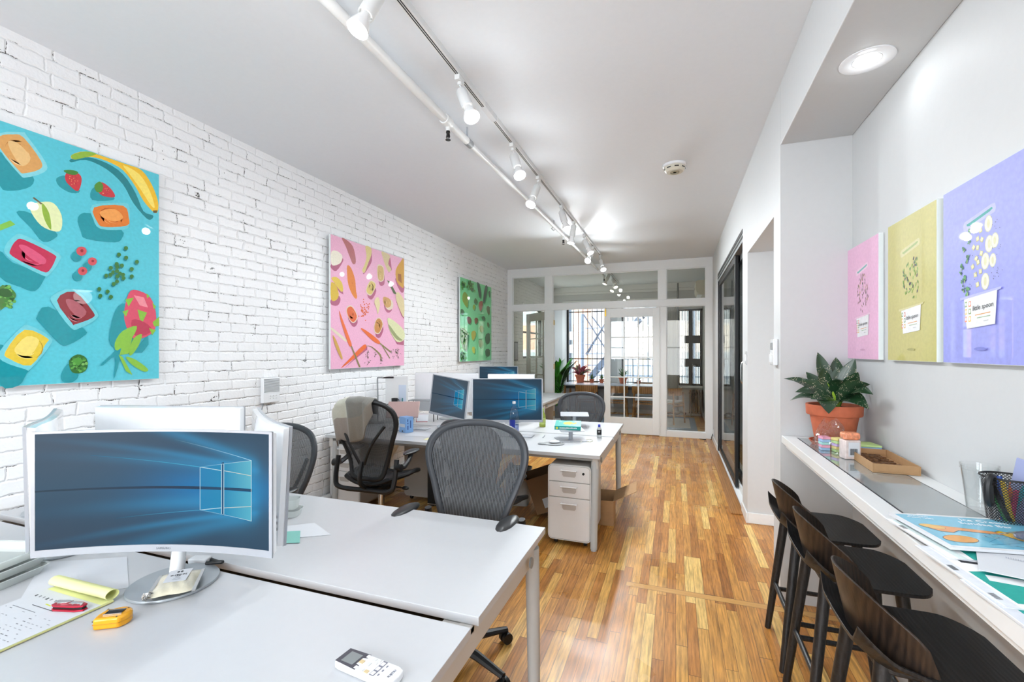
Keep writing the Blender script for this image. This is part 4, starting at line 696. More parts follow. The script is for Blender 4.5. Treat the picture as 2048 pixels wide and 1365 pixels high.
dup(C3,(-1.42,3.36,0),R(-14),'dark mesh office chair at the middle bench, mostly hidden behind the front grey chair')
# lower the two far-away copies onto shorter columns: the whole chair is one height, so nothing else to do
# blanket over the chair back
def blanket():
    N=NT('checked_wool_blanket'); s=N.a('Attribute',attribute_name='Col').outputs['Color']
    sep=N.a('SeparateXYZ',{0:s}); a=N.math('GREATER_THAN',sep.outputs[0],.45); b=N.math('GREATER_THAN',sep.outputs[1],.30)
    c=N.mix(b,N.mix(a,lin('#c4c3b4'),lin('#7c7a74')),N.mix(a,lin('#9a9088'),lin('#857e74')))
    wv=N.noise(N.coord(),420,2); c=N.mix(.35,c,N.a('CombineColor',{0:wv,1:wv,2:wv}).outputs[0],'OVERLAY')
    MT=N.done(N.a('BsdfPrincipled',{'Base Color':c,'Roughness':.95,'Sheen Weight':.3,'Normal':N.a('Bump',{'Strength':.4,'Distance':.002,'Height':N.noise(N.coord(),300,2)}).outputs[0]}))
    z0=.52; m=M(); nu,nv=26,30
    up_=[(x,z) for x,z in HALF if z>=.48]
    def topz(x):
        x=abs(x)
        for (xa,za),(xb,zb) in zip(up_,up_[1:]):
            if xb<=x<=xa: return za+(zb-za)*(xa-x)/(xa-xb)
        return .50
    def p(u,v):
        x=-.285+.42*u
        zt=topz(x); L=.20+.13*math.sin(PI*min(1,u*.78+.1))-.16*max(u-.72,0)/.28
        s=v*(L+.16)-.10
        bul=.010*math.sin(u*17+v*3)+.006*math.sin(u*31+1.3+v*2)
        yt=backy(x,zt-.03)
        if s<0: return (x,yt+.045+bul*.3,z0+zt+s-.0)
        if s<.06:
            a=s/.06*PI; return (x,yt+.045*cos(a),z0+zt+.034*math.sin(a))
        d=s-.06
        return (x+.10*d*(.9-u),backy(x,max(zt-d,.1))-.055+bul,z0+zt-d)
    V=[[m.v(p(i/nu,j/nv)) for j in range(nv+1)] for i in range(nu+1)]
    cl=m.b.loops.layers.float_color.new('Col')
    for i in range(nu):
        for j in range(nv):
            f=m.face([V[i][j],V[i+1][j],V[i+1][j+1],V[i][j+1]])
            if f:
                for l,(a,b) in zip(f.loops,((i,j),(i+1,j),(i+1,j+1),(i,j+1))): l[cl]=(a/nu,max((b/nv-.42)/.58,0),0,1)
    o=m.obj('blanket',MT,smooth=80); md=o.modifiers.new('t','SOLIDIFY'); md.thickness=.008
    o.location=CB.location; o.rotation_euler=CB.rotation_euler
    return tag(o,'grey and beige checked wool blanket draped over the black chair back','blanket')
BL=blanket()

# ================================================================ BAR STOOLS
def stool(label):
    o=thing('bar_stool',label,'bar stool',group='black wooden bar stools'); hs=.668
    # seat: faces +x in local space
    def sp_(u,v):
        x=-.195+.41*u; y=(v-.5)*2
        # width by position, rounded front corners
        t=(x+.195)/.41; w=.205*(1-.0*t); 
        e=max(t-.72,0)/.28; w*=math.sqrt(max(1-e**2.6*.72,0))
        e2=max(.22-t,0)/.22; w*=1-.14*e2**2
        yy=y*w; dz=-.012*(1-y*y)*(1-t)+ .012*max(t-.8,0)*-3
        up=.055*max((.20-t)/.20,0)**1.5 + .05*max(abs(y)-.78,0)/.22*max(.42-t,0)/.42
        return (x-.012*max((.2-t)/.2,0),yy,hs+dz+up)
    m=M(); m.surf(sp_,26,20,.013); m.obj('seat',STOOLM,o,smooth=50,bev=.002)
    # backrest: bent plate standing inside the seat rim
    def bp_(u,v):
        a=(u-.5)*2; A=a*R(78)
        y=.198*sin(A)/sin(R(78)); x=-.165+.14*(1-cos(A))/(1-cos(R(78)))
        top=.075+.125*max(cos(a*PI/2),0)**.8; z=hs+.006+v*top
        return (x-.045*v*(1-.4*abs(a))-.0,y*(1+.03*v),z)
    m=M(); m.surf(bp_,28,8,.011,(-.7,0,0)); m.obj('backrest',STOOLB,o,smooth=50,bev=.002)
    def leg(tx,ty,bx_,by): m=M(); m.tube([(tx,ty,hs-.012),(tx+(bx_-tx)*.5,ty+(by-ty)*.5,hs/2),(bx_,by,0)],[.022,.02,.0155],14); m.obj('leg',STOOLM,o)
    T_=[(-.13,-.13),(-.13,.13),(.11,-.13),(.11,.13)]; Bt=[(-.205,-.19),(-.205,.19),(.17,-.19),(.17,.19)]
    for (a,b),(c,d) in zip(T_,Bt): leg(a,b,c,d)
    def at(i,z): f=1-z/hs; (a,b),(c,d)=T_[i],Bt[i]; return (a+(c-a)*f,b+(d-b)*f,z)
    for i,j,z in ((0,1,.27),(2,3,.20),(0,2,.235),(1,3,.235)):
        m=M(); m.cyl(at(i,z),at(j,z),.0115,n=10); m.obj('footrest' if z==.20 else 'stretcher',STOOLM,o)
    m=M(); m.prism(rrect(.30,.32,.05,4),hs-.03,hs-.013); m.obj('seat_block',STOOLM,o,bev=.004)
    return o
s1=stool('black wooden bar stool farthest from the camera, nearest the potted plant'); s1.location=(.69,2.70,0)
dup(s1,(.69,2.245,0),0,'middle one of the three black wooden bar stools')
dup(s1,(.69,1.72,0),0,'black wooden bar stool nearest the camera, in the bottom right corner')
# ================================================================ SCREENS
def mix3(a,b,t): t=max(0,min(1,t)); return tuple(a[i]+(b[i]-a[i])*t for i in range(3))
def wallpaper(u,v,dim=1.0,grey=0):
    y=v-.505; x=u
    c=mix3((.008,.040,.085),(.022,.075,.13),.5+.5*math.sin(v*3))
    c=mix3(c,(.035,.055,.085),max(0,.55-u)*1.1*(abs(y)*1.6))
    wd=.05+.30*max(0,(.95-x))**.8+.10
    g=math.exp(-((x-.76)/.30)**2)*math.exp(-(y/(.12+.10*(1-x)+.05))**2)
    c=mix3(c,(.0,.16,.40),min(1,g*1.25))
    beam=math.exp(-((x-.72)/.42)**2)*(1 if x<.92 else math.exp(-((x-.92)/.03)**2))
    for k,(sl,y0,st,w) in enumerate(((-.30,.19,.5,.030),(-.16,.17,.45,.045),(.10,-.10,.5,.06),(.30,-.20,.55,.028),(-.62,.26,.5,.05),(.5,-.24,.4,.06))):
        yy=y0+sl*(x-.68)*-1 if False else y0+sl*(x-.9)*-1*-1
        d=abs(y-yy)/w
        if d<3: c=mix3(c,(.02,.30,.58),beam*st*math.exp(-d*d))
    cor=math.exp(-((x-.84)/.10)**2-((y)/.24)**2); c=mix3(c,(.01,.33,.62),cor*.8)
    if grey: c=mix3(c,(.10,.12,.14),grey)
    return tuple(q*dim for q in c)
def screen_mesh(name,w,h,surf,mt,parent,nu=120,nv=64,dim=1.0,grey=0,off=.0006):
    bm=bmesh.new(); cl=bm.loops.layers.float_color.new('Col')
    V=[[bm.verts.new(surf((i/nu-.5)*w,(j/nv)*h,0)) for j in range(nv+1)] for i in range(nu+1)]
    C=[[wallpaper(i/nu,j/nv,dim,grey) for j in range(nv+1)] for i in range(nu+1)]
    for i in range(nu):
        for j in range(nv):
            f=bm.faces.new([V[i][j],V[i+1][j],V[i+1][j+1],V[i][j+1]])
            for l,(a,b) in zip(f.loops,((i,j),(i+1,j),(i+1,j+1),(i,j+1))): l[cl]=(*C[a][b],1)
    def quad(pts,c,k):
        # subdivide along x so a curved screen is followed
        (x0,a0,b0),(x1,a1,b1)=pts; n=max(2,int(abs(x1-x0)*40)); prev=None
        for q in range(n+1):
            t=q/n; x=x0+(x1-x0)*t; a=a0+(a1-a0)*t; b=b0+(b1-b0)*t
            cc=c(t) if callable(c) else c
            P=[bm.verts.new(surf((x-.5)*w,a*h,k)),bm.verts.new(surf((x-.5)*w,b*h,k))]
            if prev:
                f=bm.faces.new([prev[0],P[0],P[1],prev[1]])
                for l,col in zip(f.loops,(pc,cc,cc,pc)): l[cl]=(*[z*dim for z in col],1)
            prev=P; pc=cc
    g=lambda c0,c1:(lambda t:mix3(c0,c1,t))
    k=off
    PA,PB=(.0,.24,.46),(.03,.40,.60)
    quad([(.665,.52,.690),(.767,.52,.722)],g((.0,.20,.44),PA),k); quad([(.665,.31,.49),(.767,.285,.49)],g((.0,.22,.46),PA),k)
    quad([(.778,.52,.722),(.912,.52,.765)],g(PA,(.10,.46,.58)),k); quad([(.778,.285,.49),(.912,.240,.49)],g(PA,(.08,.44,.58)),k)
    quad([(.0,.5,.514),(.66,.494,.518)],g((.01,.04,.07),(.0,.03,.08)),k); quad([(.66,.494,.518),(.915,.494,.518)],(.0,.05,.12),k*1.3)
    quad([(.767,.275,.735),(.778,.27,.74)],(.005,.08,.2),k*1.3)
    L=(.50,.72,.80)
    for pts in ([(.664,.31,.69),(.6665,.31,.69)],[(.765,.285,.722),(.768,.285,.724)],[(.7765,.283,.724),(.7795,.283,.724)],[(.910,.240,.765),(.9130,.238,.768)]): quad(pts,L,k*2)
    for (x0,y0),(x1,y1),tk,c0,c1 in (((.665,.690),(.767,.664),.006,L,L),((.778,.664),(.912,.632),.006,(.5,.6,.6),(.55,.6,.55)),((.665,.310),(.767,.338),.006,L,L),((.778,.338),(.912,.366),.006,(.5,.6,.6),(.55,.6,.55)),
        ((.665,.690),(.20,.80),.006,(.05,.42,.62),(.01,.10,.2)),((.912,.765),(.55,.93),.006,(.3,.6,.8),(.02,.12,.2)),((.665,.31),(.30,.24),.005,(.05,.38,.6),(.01,.08,.16)),((.912,.24),(.665,.31),.004,L,(.1,.4,.6)),((.665,.69),(.912,.765),.004,(.1,.4,.6),L)):
        quad([(x0,y0-tk/2,y0+tk/2),(x1,y1-tk/2,y1+tk/2)],g(c0,c1),k*2)
    for f in bm.faces: f.normal_update()
    me=bpy.data.meshes.new(name); bm.to_mesh(me); bm.free(); me.materials.append(mt)
    o=bpy.data.objects.new(name,me); COL.objects.link(o); o.parent=parent; return o
def monitor(label,w,h,zb,sag=0,foot=None,dim=1.0,grey=0,th=.028,bez=.012,brand=False,res=(100,56),neck=True,white=True):
    """screen faces local -y; curved panels bow away from the viewer in the middle"""
    o=thing('monitor',label,'monitor',group='computer monitors')
    yc=lambda x:-sag*(2*x/w)**2
    m=M(); n=24 if sag else 2
    def prof(x): return [(x,yc(x),zb),(x,yc(x)+th,zb+.01),(x,yc(x)+th,zb+h-.01),(x,yc(x),zb+h)]
    m.rings([prof(-w/2+w*i/n) for i in range(n+1)]); m.obj('housing',MWHITE,o,smooth=40,bev=.002)
    m=M(); bb=.024
    def strip(z0,z1):
        m.rings([[(x,yc(x)-.003,z0),(x,yc(x)+.004,z0),(x,yc(x)+.004,z1),(x,yc(x)-.003,z1)] for x in [-w/2+w*i/n for i in range(n+1)]])
    strip(zb,zb+bb); strip(zb+h-.008,zb+h)
    for s in (-1,1):
        xa,xb=(-w/2,-w/2+.012) if s<0 else (w/2-.012,w/2)
        m.rings([[(x,yc(x)-.003,zb),(x,yc(x)+.006,zb),(x,yc(x)+.006,zb+h),(x,yc(x)-.003,zb+h)] for x in (xa,xb)])
    m.obj('bezel',MSILV,o,smooth=40)
    sw=w-.022; shh=h-bb-.008
    screen_mesh('screen',sw,shh,lambda x,z,k:(x,yc(x)-.0012-k,zb+bb+z),SCREEN,o,*res,dim=dim,grey=grey)
    if neck:
        m=M(); m.tube([(0,.03,zb+h*.45),(0,.075,zb+h*.25),(0,.075,zb),(0,.06,.755)],[.028,.026,.022,.024],12); m.obj('stand_neck',MWHITE,o)
        m=M(); fx,fy,fr=foot or (0,-.0,.12); m.lathe([(fr*.98,0),(fr,.002),(fr,.006),(fr*.985,.009),(.001,.0095)],40,(fx,fy,.7402)); m.obj('stand_foot',MGREY,o)
    if brand:
        T=frame((0,-.0036,zb+.008),(1,0,0),(0,0,1)); text('maker_lettering','SAMSUNG',.011,mat('grey_lettering','#80868c',.4),T,o)
    return o
TH=R(19.8)
mo=monitor('large curved ultrawide monitor showing a blue window wallpaper, foreground desk',.812,.425,.853,.055,(.035,-.0,.135),1.0,0,res=(170,90),brand=True)
mo.location=(-1.678,1.082,0); mo.rotation_euler=(0,0,TH)
mo=monitor('wide flat monitor with blue wallpaper behind the water bottle, middle bench',.705,.435,.845,0,(0,.02,.12),.62); mo.location=(-1.572,4.23,0); mo.rotation_euler=(0,0,TH)
mo=monitor('smaller tilted monitor with dimmed wallpaper, left of the wide one on the middle bench',.46,.42,.0,0,None,.75,.55,neck=False); mo.location=(-2.235,4.205,.865); mo.rotation_euler=(0,R(7.5),R(-8))
m=M(); m.tube([(.0,.03,.2),(.01,.08,.1),(.0,.09,-.03),(-.02,.075,-.110)],[.022,.02,.018,.02],10); m.obj('stand_neck',mat('teal_translucent','#9cc9bf',.2,coat=.3),mo)
m=M(); m.lathe([(.10,0),(.10,.006),(.001,.008)],32,(-.03,.06,-.122)); m.obj('stand_foot',MGREY,mo)
mo=monitor('farthest monitor with blue wallpaper, on the bench by the glazed partition',.70,.42,.87,0,None,.62); mo.location=(-2.93,7.42,0); mo.rotation_euler=(0,0,TH)
def rear_monitor(label,plan,zb,h,shell=.03,ports=0,foot=None,lean=(0,0)):
    """white monitor seen from behind; plan = its curve on the desk, camera side first"""
    o=thing('monitor',label,'monitor',group='computer monitors')
    P=[Vector((x,y,0)) for x,y in plan]; P=bez([tuple(p) for p in P],5); n=len(P)
    c=P[n//2]; o.location=(c.x,c.y,0); Q=[p-c for p in P]; m=M(); rs=[]
    for i,p in enumerate(Q):
        t=(Q[min(i+1,n-1)]-Q[max(i-1,0)]).normalized(); nr=Vector((t.y,-t.x,0))
        if nr.dot(Vector((0,0,0))-P[i])<0: nr=-nr     # toward the camera side
        s=i/(n-1); bul=.03*math.sin(PI*s)
        rs.append([p+nr*(-shell/2)+Vector((0,0,zb)),p+nr*(shell/2)+Vector((0,0,zb+.004)),p+nr*(shell/2+bul)+Vector((0,0,zb+h*.35)),p+nr*(shell/2+bul)+Vector((0,0,zb+h*.6)),p+nr*(shell/2)+Vector((0,0,zb+h-.004)),p+nr*(-shell/2)+Vector((0,0,zb+h))])
    LV=Vector((lean[0],lean[1],0)); sh_=lambda v:v+LV*((v.z-zb)/h-1)
    m.rings([[sh_(v) for v in r] for r in rs]); m.obj('housing',MWHITE,o,smooth=50)
    m=M(); e=[]
    for i,p in enumerate(Q):
        t=(Q[min(i+1,n-1)]-Q[max(i-1,0)]).normalized(); nr=Vector((t.y,-t.x,0))
        if nr.dot(-P[i])<0: nr=-nr
        a=p-nr*(shell/2); e.append([a+nr*.003+Vector((0,0,zb-.002)),a-nr*.009+Vector((0,0,zb-.002)),a-nr*.009+Vector((0,0,zb+h+.003)),a+nr*.003+Vector((0,0,zb+h+.003))])
    m.rings([[sh_(v) for v in r] for r in e]); m.obj('front_bezel',MSILV,o,smooth=50)
    mid=Q[n//2]; t=(Q[n//2+1]-Q[n//2-1]).normalized(); nr=Vector((t.y,-t.x,0)); nr=nr if nr.dot(-P[n//2])>0 else -nr
    m=M(); q=(Vector((foot[0],foot[1],0))-c) if foot else mid-nr*.07; m.tube([(q.x,q.y,zb+h*.45),(q.x,q.y,zb),(q.x,q.y,.753)],[.03,.022,.022],12); m.obj('stand_neck',MWHITE,o)
    m=M(); m.lathe([(.118,0),(.12,.003),(.119,.008),(.001,.009)],36,(q.x,q.y,.7402)); m.obj('stand_foot',MGREY,o)
    if ports:
        q=Q[ports]; t=(Q[ports]-Q[ports-1]).normalized(); nr=Vector((t.y,-t.x,0)); nr=nr if nr.dot(-P[ports])>0 else -nr
        T=frame(q+nr*(shell/2+.006)+LV*-.75,t,(0,0,1)); m=M(T)
        m.cyl((0,zb+.14,-.0),(0,zb+.14,.006),.004); 
        for k in range(3): m.box(-.004,.004,zb+.06+k*.022,zb+.07+k*.022,-.002,.006)
        m.obj('ports',BLK2,o)
    return o
rear_monitor('white back of a curved monitor angled toward the camera, right of the foreground screen',[(-1.915,1.65),(-1.683,1.475),(-1.492,1.35),(-1.395,1.30),(-1.312,1.262)],.845,.43,.022,19,(-1.74,1.46),(.03,.0))
rear_monitor('white glossy back of a wide monitor standing crosswise behind the foreground screen',[(-2.70,1.43),(-2.3,1.54),(-1.975,1.63)],.845,.432,.03)
rear_monitor('white back of a curved monitor, left edge just showing past the foreground screen',[(-2.74,1.30),(-2.49,1.165),(-2.345,1.075),(-2.25,1.0),(-2.165,.945)],.838,.44,.022,0,(-2.36,1.13),(-.02,0))
rear_monitor('white monitor back behind the small tilted screen on the middle bench',[(-2.95,4.76),(-2.56,4.83),(-2.17,4.86)],.835,.455,.03,8)
rear_monitor('white monitor back whose top edge shows above the wide screen',[(-2.02,4.80),(-1.75,4.88),(-1.50,4.92)],.84,.447,.03)
# monitor foot without panel in frame at the far left
o=thing('monitor_stand','grey oval monitor stand at the far left end of the foreground bench','monitor stand',(-2.99,1.40,.7402)); m=M(); m.lathe([(.12,0),(.12,.007),(.001,.009)],36); m.obj('foot_plate',MGREY,o); m=M(); m.cyl((-.06,.02,.008),(-.06,.02,.10),.018); m.obj('neck_stub',MWHITE,o)

# ================================================================ FOREGROUND DESK OBJECTS
ZD=.7405
def sheet(name,pts,z,mt,label,cat,th=.0012,group=None):
    m=M(); m.prism(pts,z,z+th); return tag(m.obj(name,mt,smooth=0),label,cat,group)
sheet('paper_sheet',[(-2.28,1.03),(-2.03,1.17),(-1.76,1.02),(-1.99,.84)],ZD,PAPER,'large blank white paper sheet under the yellow notepad','paper')
pad=thing('legal_notepad','yellow legal notepad with its top page rolled back','notepad',(-1.845,.80,ZD+.0015),0)
YEL=mat('yellow_legal_paper','#e6e9a6',.75); YEL2=mat('yellow_page_edges','#cfc98a',.8,bump=.4,bscale=300)
m=M(); m.box(-.145,.14,-.19,.145,0,.007); m.obj('pad_pages',YEL,pad,smooth=0)
m=M(); m.box(-.146,.141,-.19,.1455,.0,.0022); m.obj('pad_backing',YEL2,pad,smooth=0)
m=M()
def roll(u,v):
    a=-PI/2+v*2*PI*.92; r=.0165-.002*v; return (-.15+.29*u,.135+r*cos(a)*1.25+.006*u,.008+.0165+r*sin(a)*.95)
m.surf(roll,4,22,.0009,(0,0,1)); m.obj('rolled_page',YEL,pad)
sh=thing('printed_form','printed form with black bars lying on the yellow notepad','paper',(-1.845,.785,ZD+.0088))
m=M(); m.box(-.15,.142,-.18,.125,0,.0006); m.obj('sheet',PAPER,sh,smooth=0)
it=[]
rnd=random.Random(3)
for k in range(12):
    x=-.13+.02*k; it.append(('#8d9298' if k%3 else '#565b60',[(x,.085+rnd.random()*.01),(x+.006+rnd.random()*.006,.085),(x+.008,.094),(x,.096)]))
it+=[('#3d4248',[(-.065,.052),(.045,.052),(.045,.0545),(-.065,.0545)]),('#6a7076',[(-.12,.03),(.0,.03),(.0,.032),(-.12,.032)]),('#62a59c',[(.0,.075),(.05,.070),(.05,.0725),(.0,.0775)]),('#d8de4c',[(-.03,.068),(.0,.066),(.0,.07),(-.03,.072)])]
for r_ in range(14):
    y=.02-r_*.014
    for c_ in range(12):
        if rnd.random()<.55: x=-.135+c_*.0225; w_=.004+rnd.random()*.011; it.append(('#a4a8ae' if rnd.random()<.7 else '#70757b',[(x,y),(x+w_,y),(x+w_,y+.0025),(x,y+.0025)]))
flat_art('printed_lines',it,Matrix.Translation((0,0,.0006)),PAPERP,sh,step=.000002,start=.0001)
# multi tool
kn=thing('multi_tool','red folding multi tool lying on the printed form','pocket tool',(-1.765,.862,ZD+.0098),R(14))
RED=mat('red_anodised','#b8243c',.35,.4)
for z,nm in ((0,'lower_scale'),(.013,'upper_scale')):
    m=M(); m.prism([(-.052,-.010),(-.04,-.016),(.03,-.014),(.052,-.006),(.052,.008),(.03,.015),(-.03,.013),(-.05,.006)],z,z+.005); m.obj(nm,RED,kn,bev=.001)
m=M(); m.prism([(-.048,-.009),(.048,-.006),(.046,.010),(-.044,.010)],.005,.013); m.obj('blade_stack',BLK,kn,smooth=0)
m=M(); m.prism([(-.056,.0),(-.03,-.006),(-.01,.0),(.0,.012),(-.02,.014),(-.05,.010)],.0182,.0215); m.prism([(.0,-.004),(.045,-.002),(.04,.007),(.0,.009)],.0182,.021); m.obj('pocket_clip',CHROME,kn,bev=.0006)
for x in (-.035,.015,.043): m=M(); m.cyl((x,-.004,.018),(x,-.004,.0195),.0028,n=10); m.obj('rivet',CHROME,kn)
# tape measure
tm=thing('tape_measure','yellow retractable tape measure on the white desk','tape measure',(-1.568,.872,ZD),R(32))
TY=mat('yellow_gloss_plastic','#e8a10c',.25,coat=.3)
pts=[(-.040,-.030),(.026,-.030)]+[(.006+.036*cos(R(a)),.002+.034*sin(R(a))) for a in range(-50,131,18)]+[(-.034,.030),(-.043,.0)]
m=M(); m.prism(pts,.0,.033); m.obj('case',TY,tm,bev=.008,seg=4)
m=M(); m.prism([(p[0]*.99,p[1]*.99) for p in pts],.0155,.0172); q=m.obj('seam',mat('dark_yellow','#b87a08',.4),tm,smooth=0); q.scale=(1.015,1.015,1)
m=M(); m.box(-.022,.022,-.010,.012,.034,.0355); m.box(-.022,-.018,-.010,.012,.033,.0355); m.obj('belt_clip',BLK,tm,bev=.0008)
m=M(); m.box(-.0235,.0235,-.012,-.0095,.0335,.0363); m.box(-.0235,.0235,.0115,.014,.0335,.0363); m.obj('clip_rim',CHROME,tm,smooth=0)
m=M(); m.tube([(-.042,.008,.009),(-.052,.006,.010),(-.054,-.004,.014),(-.046,-.010,.018)],.002,6); m.box(-.046,-.041,-.012,.010,.004,.007); m.obj('tape_hook',BLK,tm)
for x,y in ((.018,-.024),(-.03,.024),(.024,.022)): m=M(); m.cyl((x,y,.0325),(x,y,.0336),.0022,n=8); m.obj('screw',BLK2,tm)
# sample pouch on the monitor foot
po=thing('sample_pouch','clear foil pouch of pale powder with a white label, lying on the round monitor foot','pouch',(-1.585,1.062,.7515),R(44))
def pf(sg):
    def f(u,v):
        x=(u-.5)*.118; y=(v-.5)*.165; e=(1-(2*u-1)**4)*(1-(2*v-1)**4)
        return (x*(1+.03*math.sin(v*9)),y*(1+.03*math.sin(u*11)),.016+sg*.014*e+.0014*math.sin(u*23+v*13)*e)
    return f
m=M(); m.surf(pf(1),18,20); m.surf(pf(-1),18,20); m.obj('pouch_film',mat('powder_filled_film','#ddd6be',.25,bump=.5,bscale=90,coat=.6),po)
for x in (-.062,.062): m=M(); m.box(x-.005,x+.005,-.08,.08,.013,.018); m.obj('foil_seal',CHROME,po,smooth=0)
m=M(); m.surf(lambda u,v:(-.062+.02*(u-.5)+.006*math.sin(v*14),-.085+.035*v,.018+.009*math.sin(u*9+v*17)),8,8,.001); m.obj('crumpled_foil_corner',CHROME,po,smooth=0)
m=M(); m.prism([(-.034,-.020),(.030,-.026),(.034,.066),(-.032,.068)],.0312,.0318); lb=m.obj('label',PAPER,po,smooth=0)
def ltx(s,sz,x,y): text('label_lettering',s,sz,INK,Matrix.Translation((x,y,.0322))@Matrix.Rotation(R(180),4,'Z'),lb)
ltx('lodaro',.018,.0,.030); m=M()
for x in (-.005,.005): m.lathe([(.004,.0320),(.004,.0324),(.001,.0324)],12,(x,.050,0),sy=1.6)
m.obj('label_mark',INK,lb)
for k,(w_,y_) in enumerate(((.016,.018),(.012,.010),(.020,.002),(.024,-.008))): m=M(); m.box(-w_/2,w_/2,y_-.0012,y_+.0012,.0319,.0322); m.obj('small_print',INK if k==0 else GREYP,lb,smooth=0)
# remote control
rc=thing('remote_control','white air conditioner remote control with small grey display','remote control',(-.725,.957,ZD),R(-6.5))
m=M(); m.prism([(-.093,-.028),(-.075,-.031),(.07,-.031),(.088,-.024),(.093,0),(.088,.024),(.07,.031),(-.075,.031),(-.093,.028)],0,.019); m.obj('case',MWHITE,rc,bev=.004,seg=3)
DK=mat('remote_dark_face','#4b4a52',.3); LCD=mat('remote_lcd','#84898a',.15)
m=M(); m.prism([(-.092,-.026),(-.022,-.030),(-.022,-.014),(-.034,-.012),(-.034,.012),(-.022,.016),(-.022,.030),(-.092,.026)],.0188,.0196); m.obj('face_plate',DK,rc,smooth=0)
m=M(); m.box(-.078,-.04,-.020,.018,.0197,.0202); m.obj('display',LCD,rc,smooth=0)
TAN=mat('tan_button','#cdb98e',.4); LG=mat('light_grey_button','#d6d8d8',.4); DG=mat('grey_button_band','#7c7e8c',.4)
bt=[(-.026,.0,.013,.012,TAN),(-.024,.022,.010,.010,MWHITE),(-.024,-.022,.010,.010,MWHITE),(-.006,-.022,.012,.010,LG),(.010,-.022,.012,.010,TAN),(-.004,.0,.010,.014,LG),(.010,.010,.010,.008,LG),(-.002,.020,.012,.009,LG),(.012,.022,.010,.009,LG)]
for x,y,w_,d_,mt_ in bt: m=M(); m.box(x-w_/2,x+w_/2,y-d_/2,y+d_/2,.0188,.0206); m.obj('button',mt_,rc,smooth=0,bev=.0008)
m=M(); m.box(.022,.036,-.027,.027,.0188,.0194); m.obj('button_band',DG,rc,smooth=0)
for y in (-.019,-.002,.016): m=M(); m.box(.024,.034,y-.006,y+.006,.0194,.0206); m.obj('button',MWHITE,rc,smooth=0,bev=.0006)
text('maker_lettering','FUJITSU',.0085,DG,Matrix.Translation((.074,.0,.0197))@Matrix.Rotation(R(90),4,'Z'),rc)
for k in range(3): m=M(); m.box(.042,.046,-.021+.016*k,-.014+.016*k,.0190,.0194); m.obj('button_caption',DG,rc,smooth=0)
# things around the white monitor backs
CLR=pane_mat('clear_plastic',(.985,.99,.99,1),1.2,.02)
FROST=mat('frosted_plastic','#e9efec',.35,trans=.35,ior=1.2)
def tray(loc,w,d,h,label,rz=0,group=None,n=1):
    o=thing('plastic_tub',label,'plastic tub',loc,rz,group)
    m=M(); a=rrect(w*.86,d*.86,.02,3); b=rrect(w,d,.025,3)
    m.rings([[(x,y,0) for x,y in a],[(x,y,h) for x,y in b],[(x*1.05,y*1.05,h) for x,y in b],[(x*1.05,y*1.05,h+.002) for x,y in b]],cap=False); m.poly([(x,y,0) for x,y in a]); m.obj('tub_wall',FROST,o,smooth=40)
    return o
tray((-1.80,1.74,ZD),.12,.09,.03,'frosted plastic tub behind the angled white monitor, lower of two',R(20)); tray((-1.805,1.745,ZD+.0335),.10,.08,.045,'frosted plastic tub behind the angled white monitor, upper of two',R(24))
sheet('envelope',[(-1.72,1.60),(-1.56,1.53),(-1.43,1.615),(-1.60,1.70)],ZD,PAPER,'white envelope on the bench behind the angled white monitor','envelope',.002)
sheet('teal_envelope',[(-1.66,1.56),(-1.56,1.47),(-1.49,1.50),(-1.585,1.60)],ZD+.0024,mat('teal_paper','#7fbfb4',.6),'small teal card beside the white envelope','card')
for k in range(3): tray((-2.26,.88,ZD+.034*k),.24,.2,.032,['lowest','middle','topmost'][k]+' frosted plastic tub of the stack at the left photo edge',R(12+2*k),'frosted tubs at the left edge')
m=M(); m.box(-.03,.04,-.02,.02,0,.02); o=m.obj('power_adapter',MWHITE,bev=.004); o.location=(-1.72,1.235,ZD); o.rotation_euler=(0,0,.3); tag(o,'small white adapter box behind the round monitor foot','adapter')
m=M(); m.tube(bez([(-1.66,1.22,ZD+.012),(-1.60,1.235,ZD+.02),(-1.64,1.25,ZD+.008),(-1.70,1.26,ZD+.006)],5),.007,8); tag(m.obj('cable_loop',BLK),'short black cable loop at the base of the large curved monitor','cable')
# boxes stored against the wall at the far left
bxn=thing('cardboard_box','flattened brown cardboard behind the far left desk end','box',(-3.17,1.75,.70),0); m=M(); m.box(-.03,.02,-.28,.22,0,.055); m.obj('board',CARD,bxn,smooth=0)

# ================================================================ MIDDLE BENCH OBJECTS
# water bottle
wb=thing('water_bottle','large clear water bottle with a blue and white label','bottle',(-1.43,4.03,ZD))
WATER=pane_mat('clear_bottle',(.86,.90,.94,1),1.25,.04)
m=M(); m.lathe([(.001,.004),(.036,.0),(.044,.008),(.044,.05),(.042,.055),(.044,.06),(.044,.20),(.042,.23),(.032,.27),(.018,.295),(.014,.30),(.014,.318)],24,cap=False); m.obj('bottle_body',WATER,wb)
m=M(); m.lathe([(.016,.316),(.0165,.318),(.016,.336),(.014,.338),(.001,.338)],16); m.obj('cap',MWHITE,wb)
m=M(); a0=R(200)
V=[[m.v((.0446*cos(a0+k*PI/14),.0446*sin(a0+k*PI/14),z)) for k in range(9)] for z in (.05,.17)]
for k in range(8): m.face([V[0][k],V[0][k+1],V[1][k+1],V[1][k]])
m.obj('blue_label',mat('bottle_label_blue','#20318c',.3),wb)
m=M(); a0=R(-60)
V=[[m.v((.0446*cos(a0+k*PI/14),.0446*sin(a0+k*PI/14),z)) for k in range(13)] for z in (.05,.12)]
for k in range(12): m.face([V[0][k],V[0][k+1],V[1][k+1],V[1][k]])
m.obj('printed_label',mat('bottle_label_pale','#8f9fd0',.3,var=.6,bscale=150),wb)
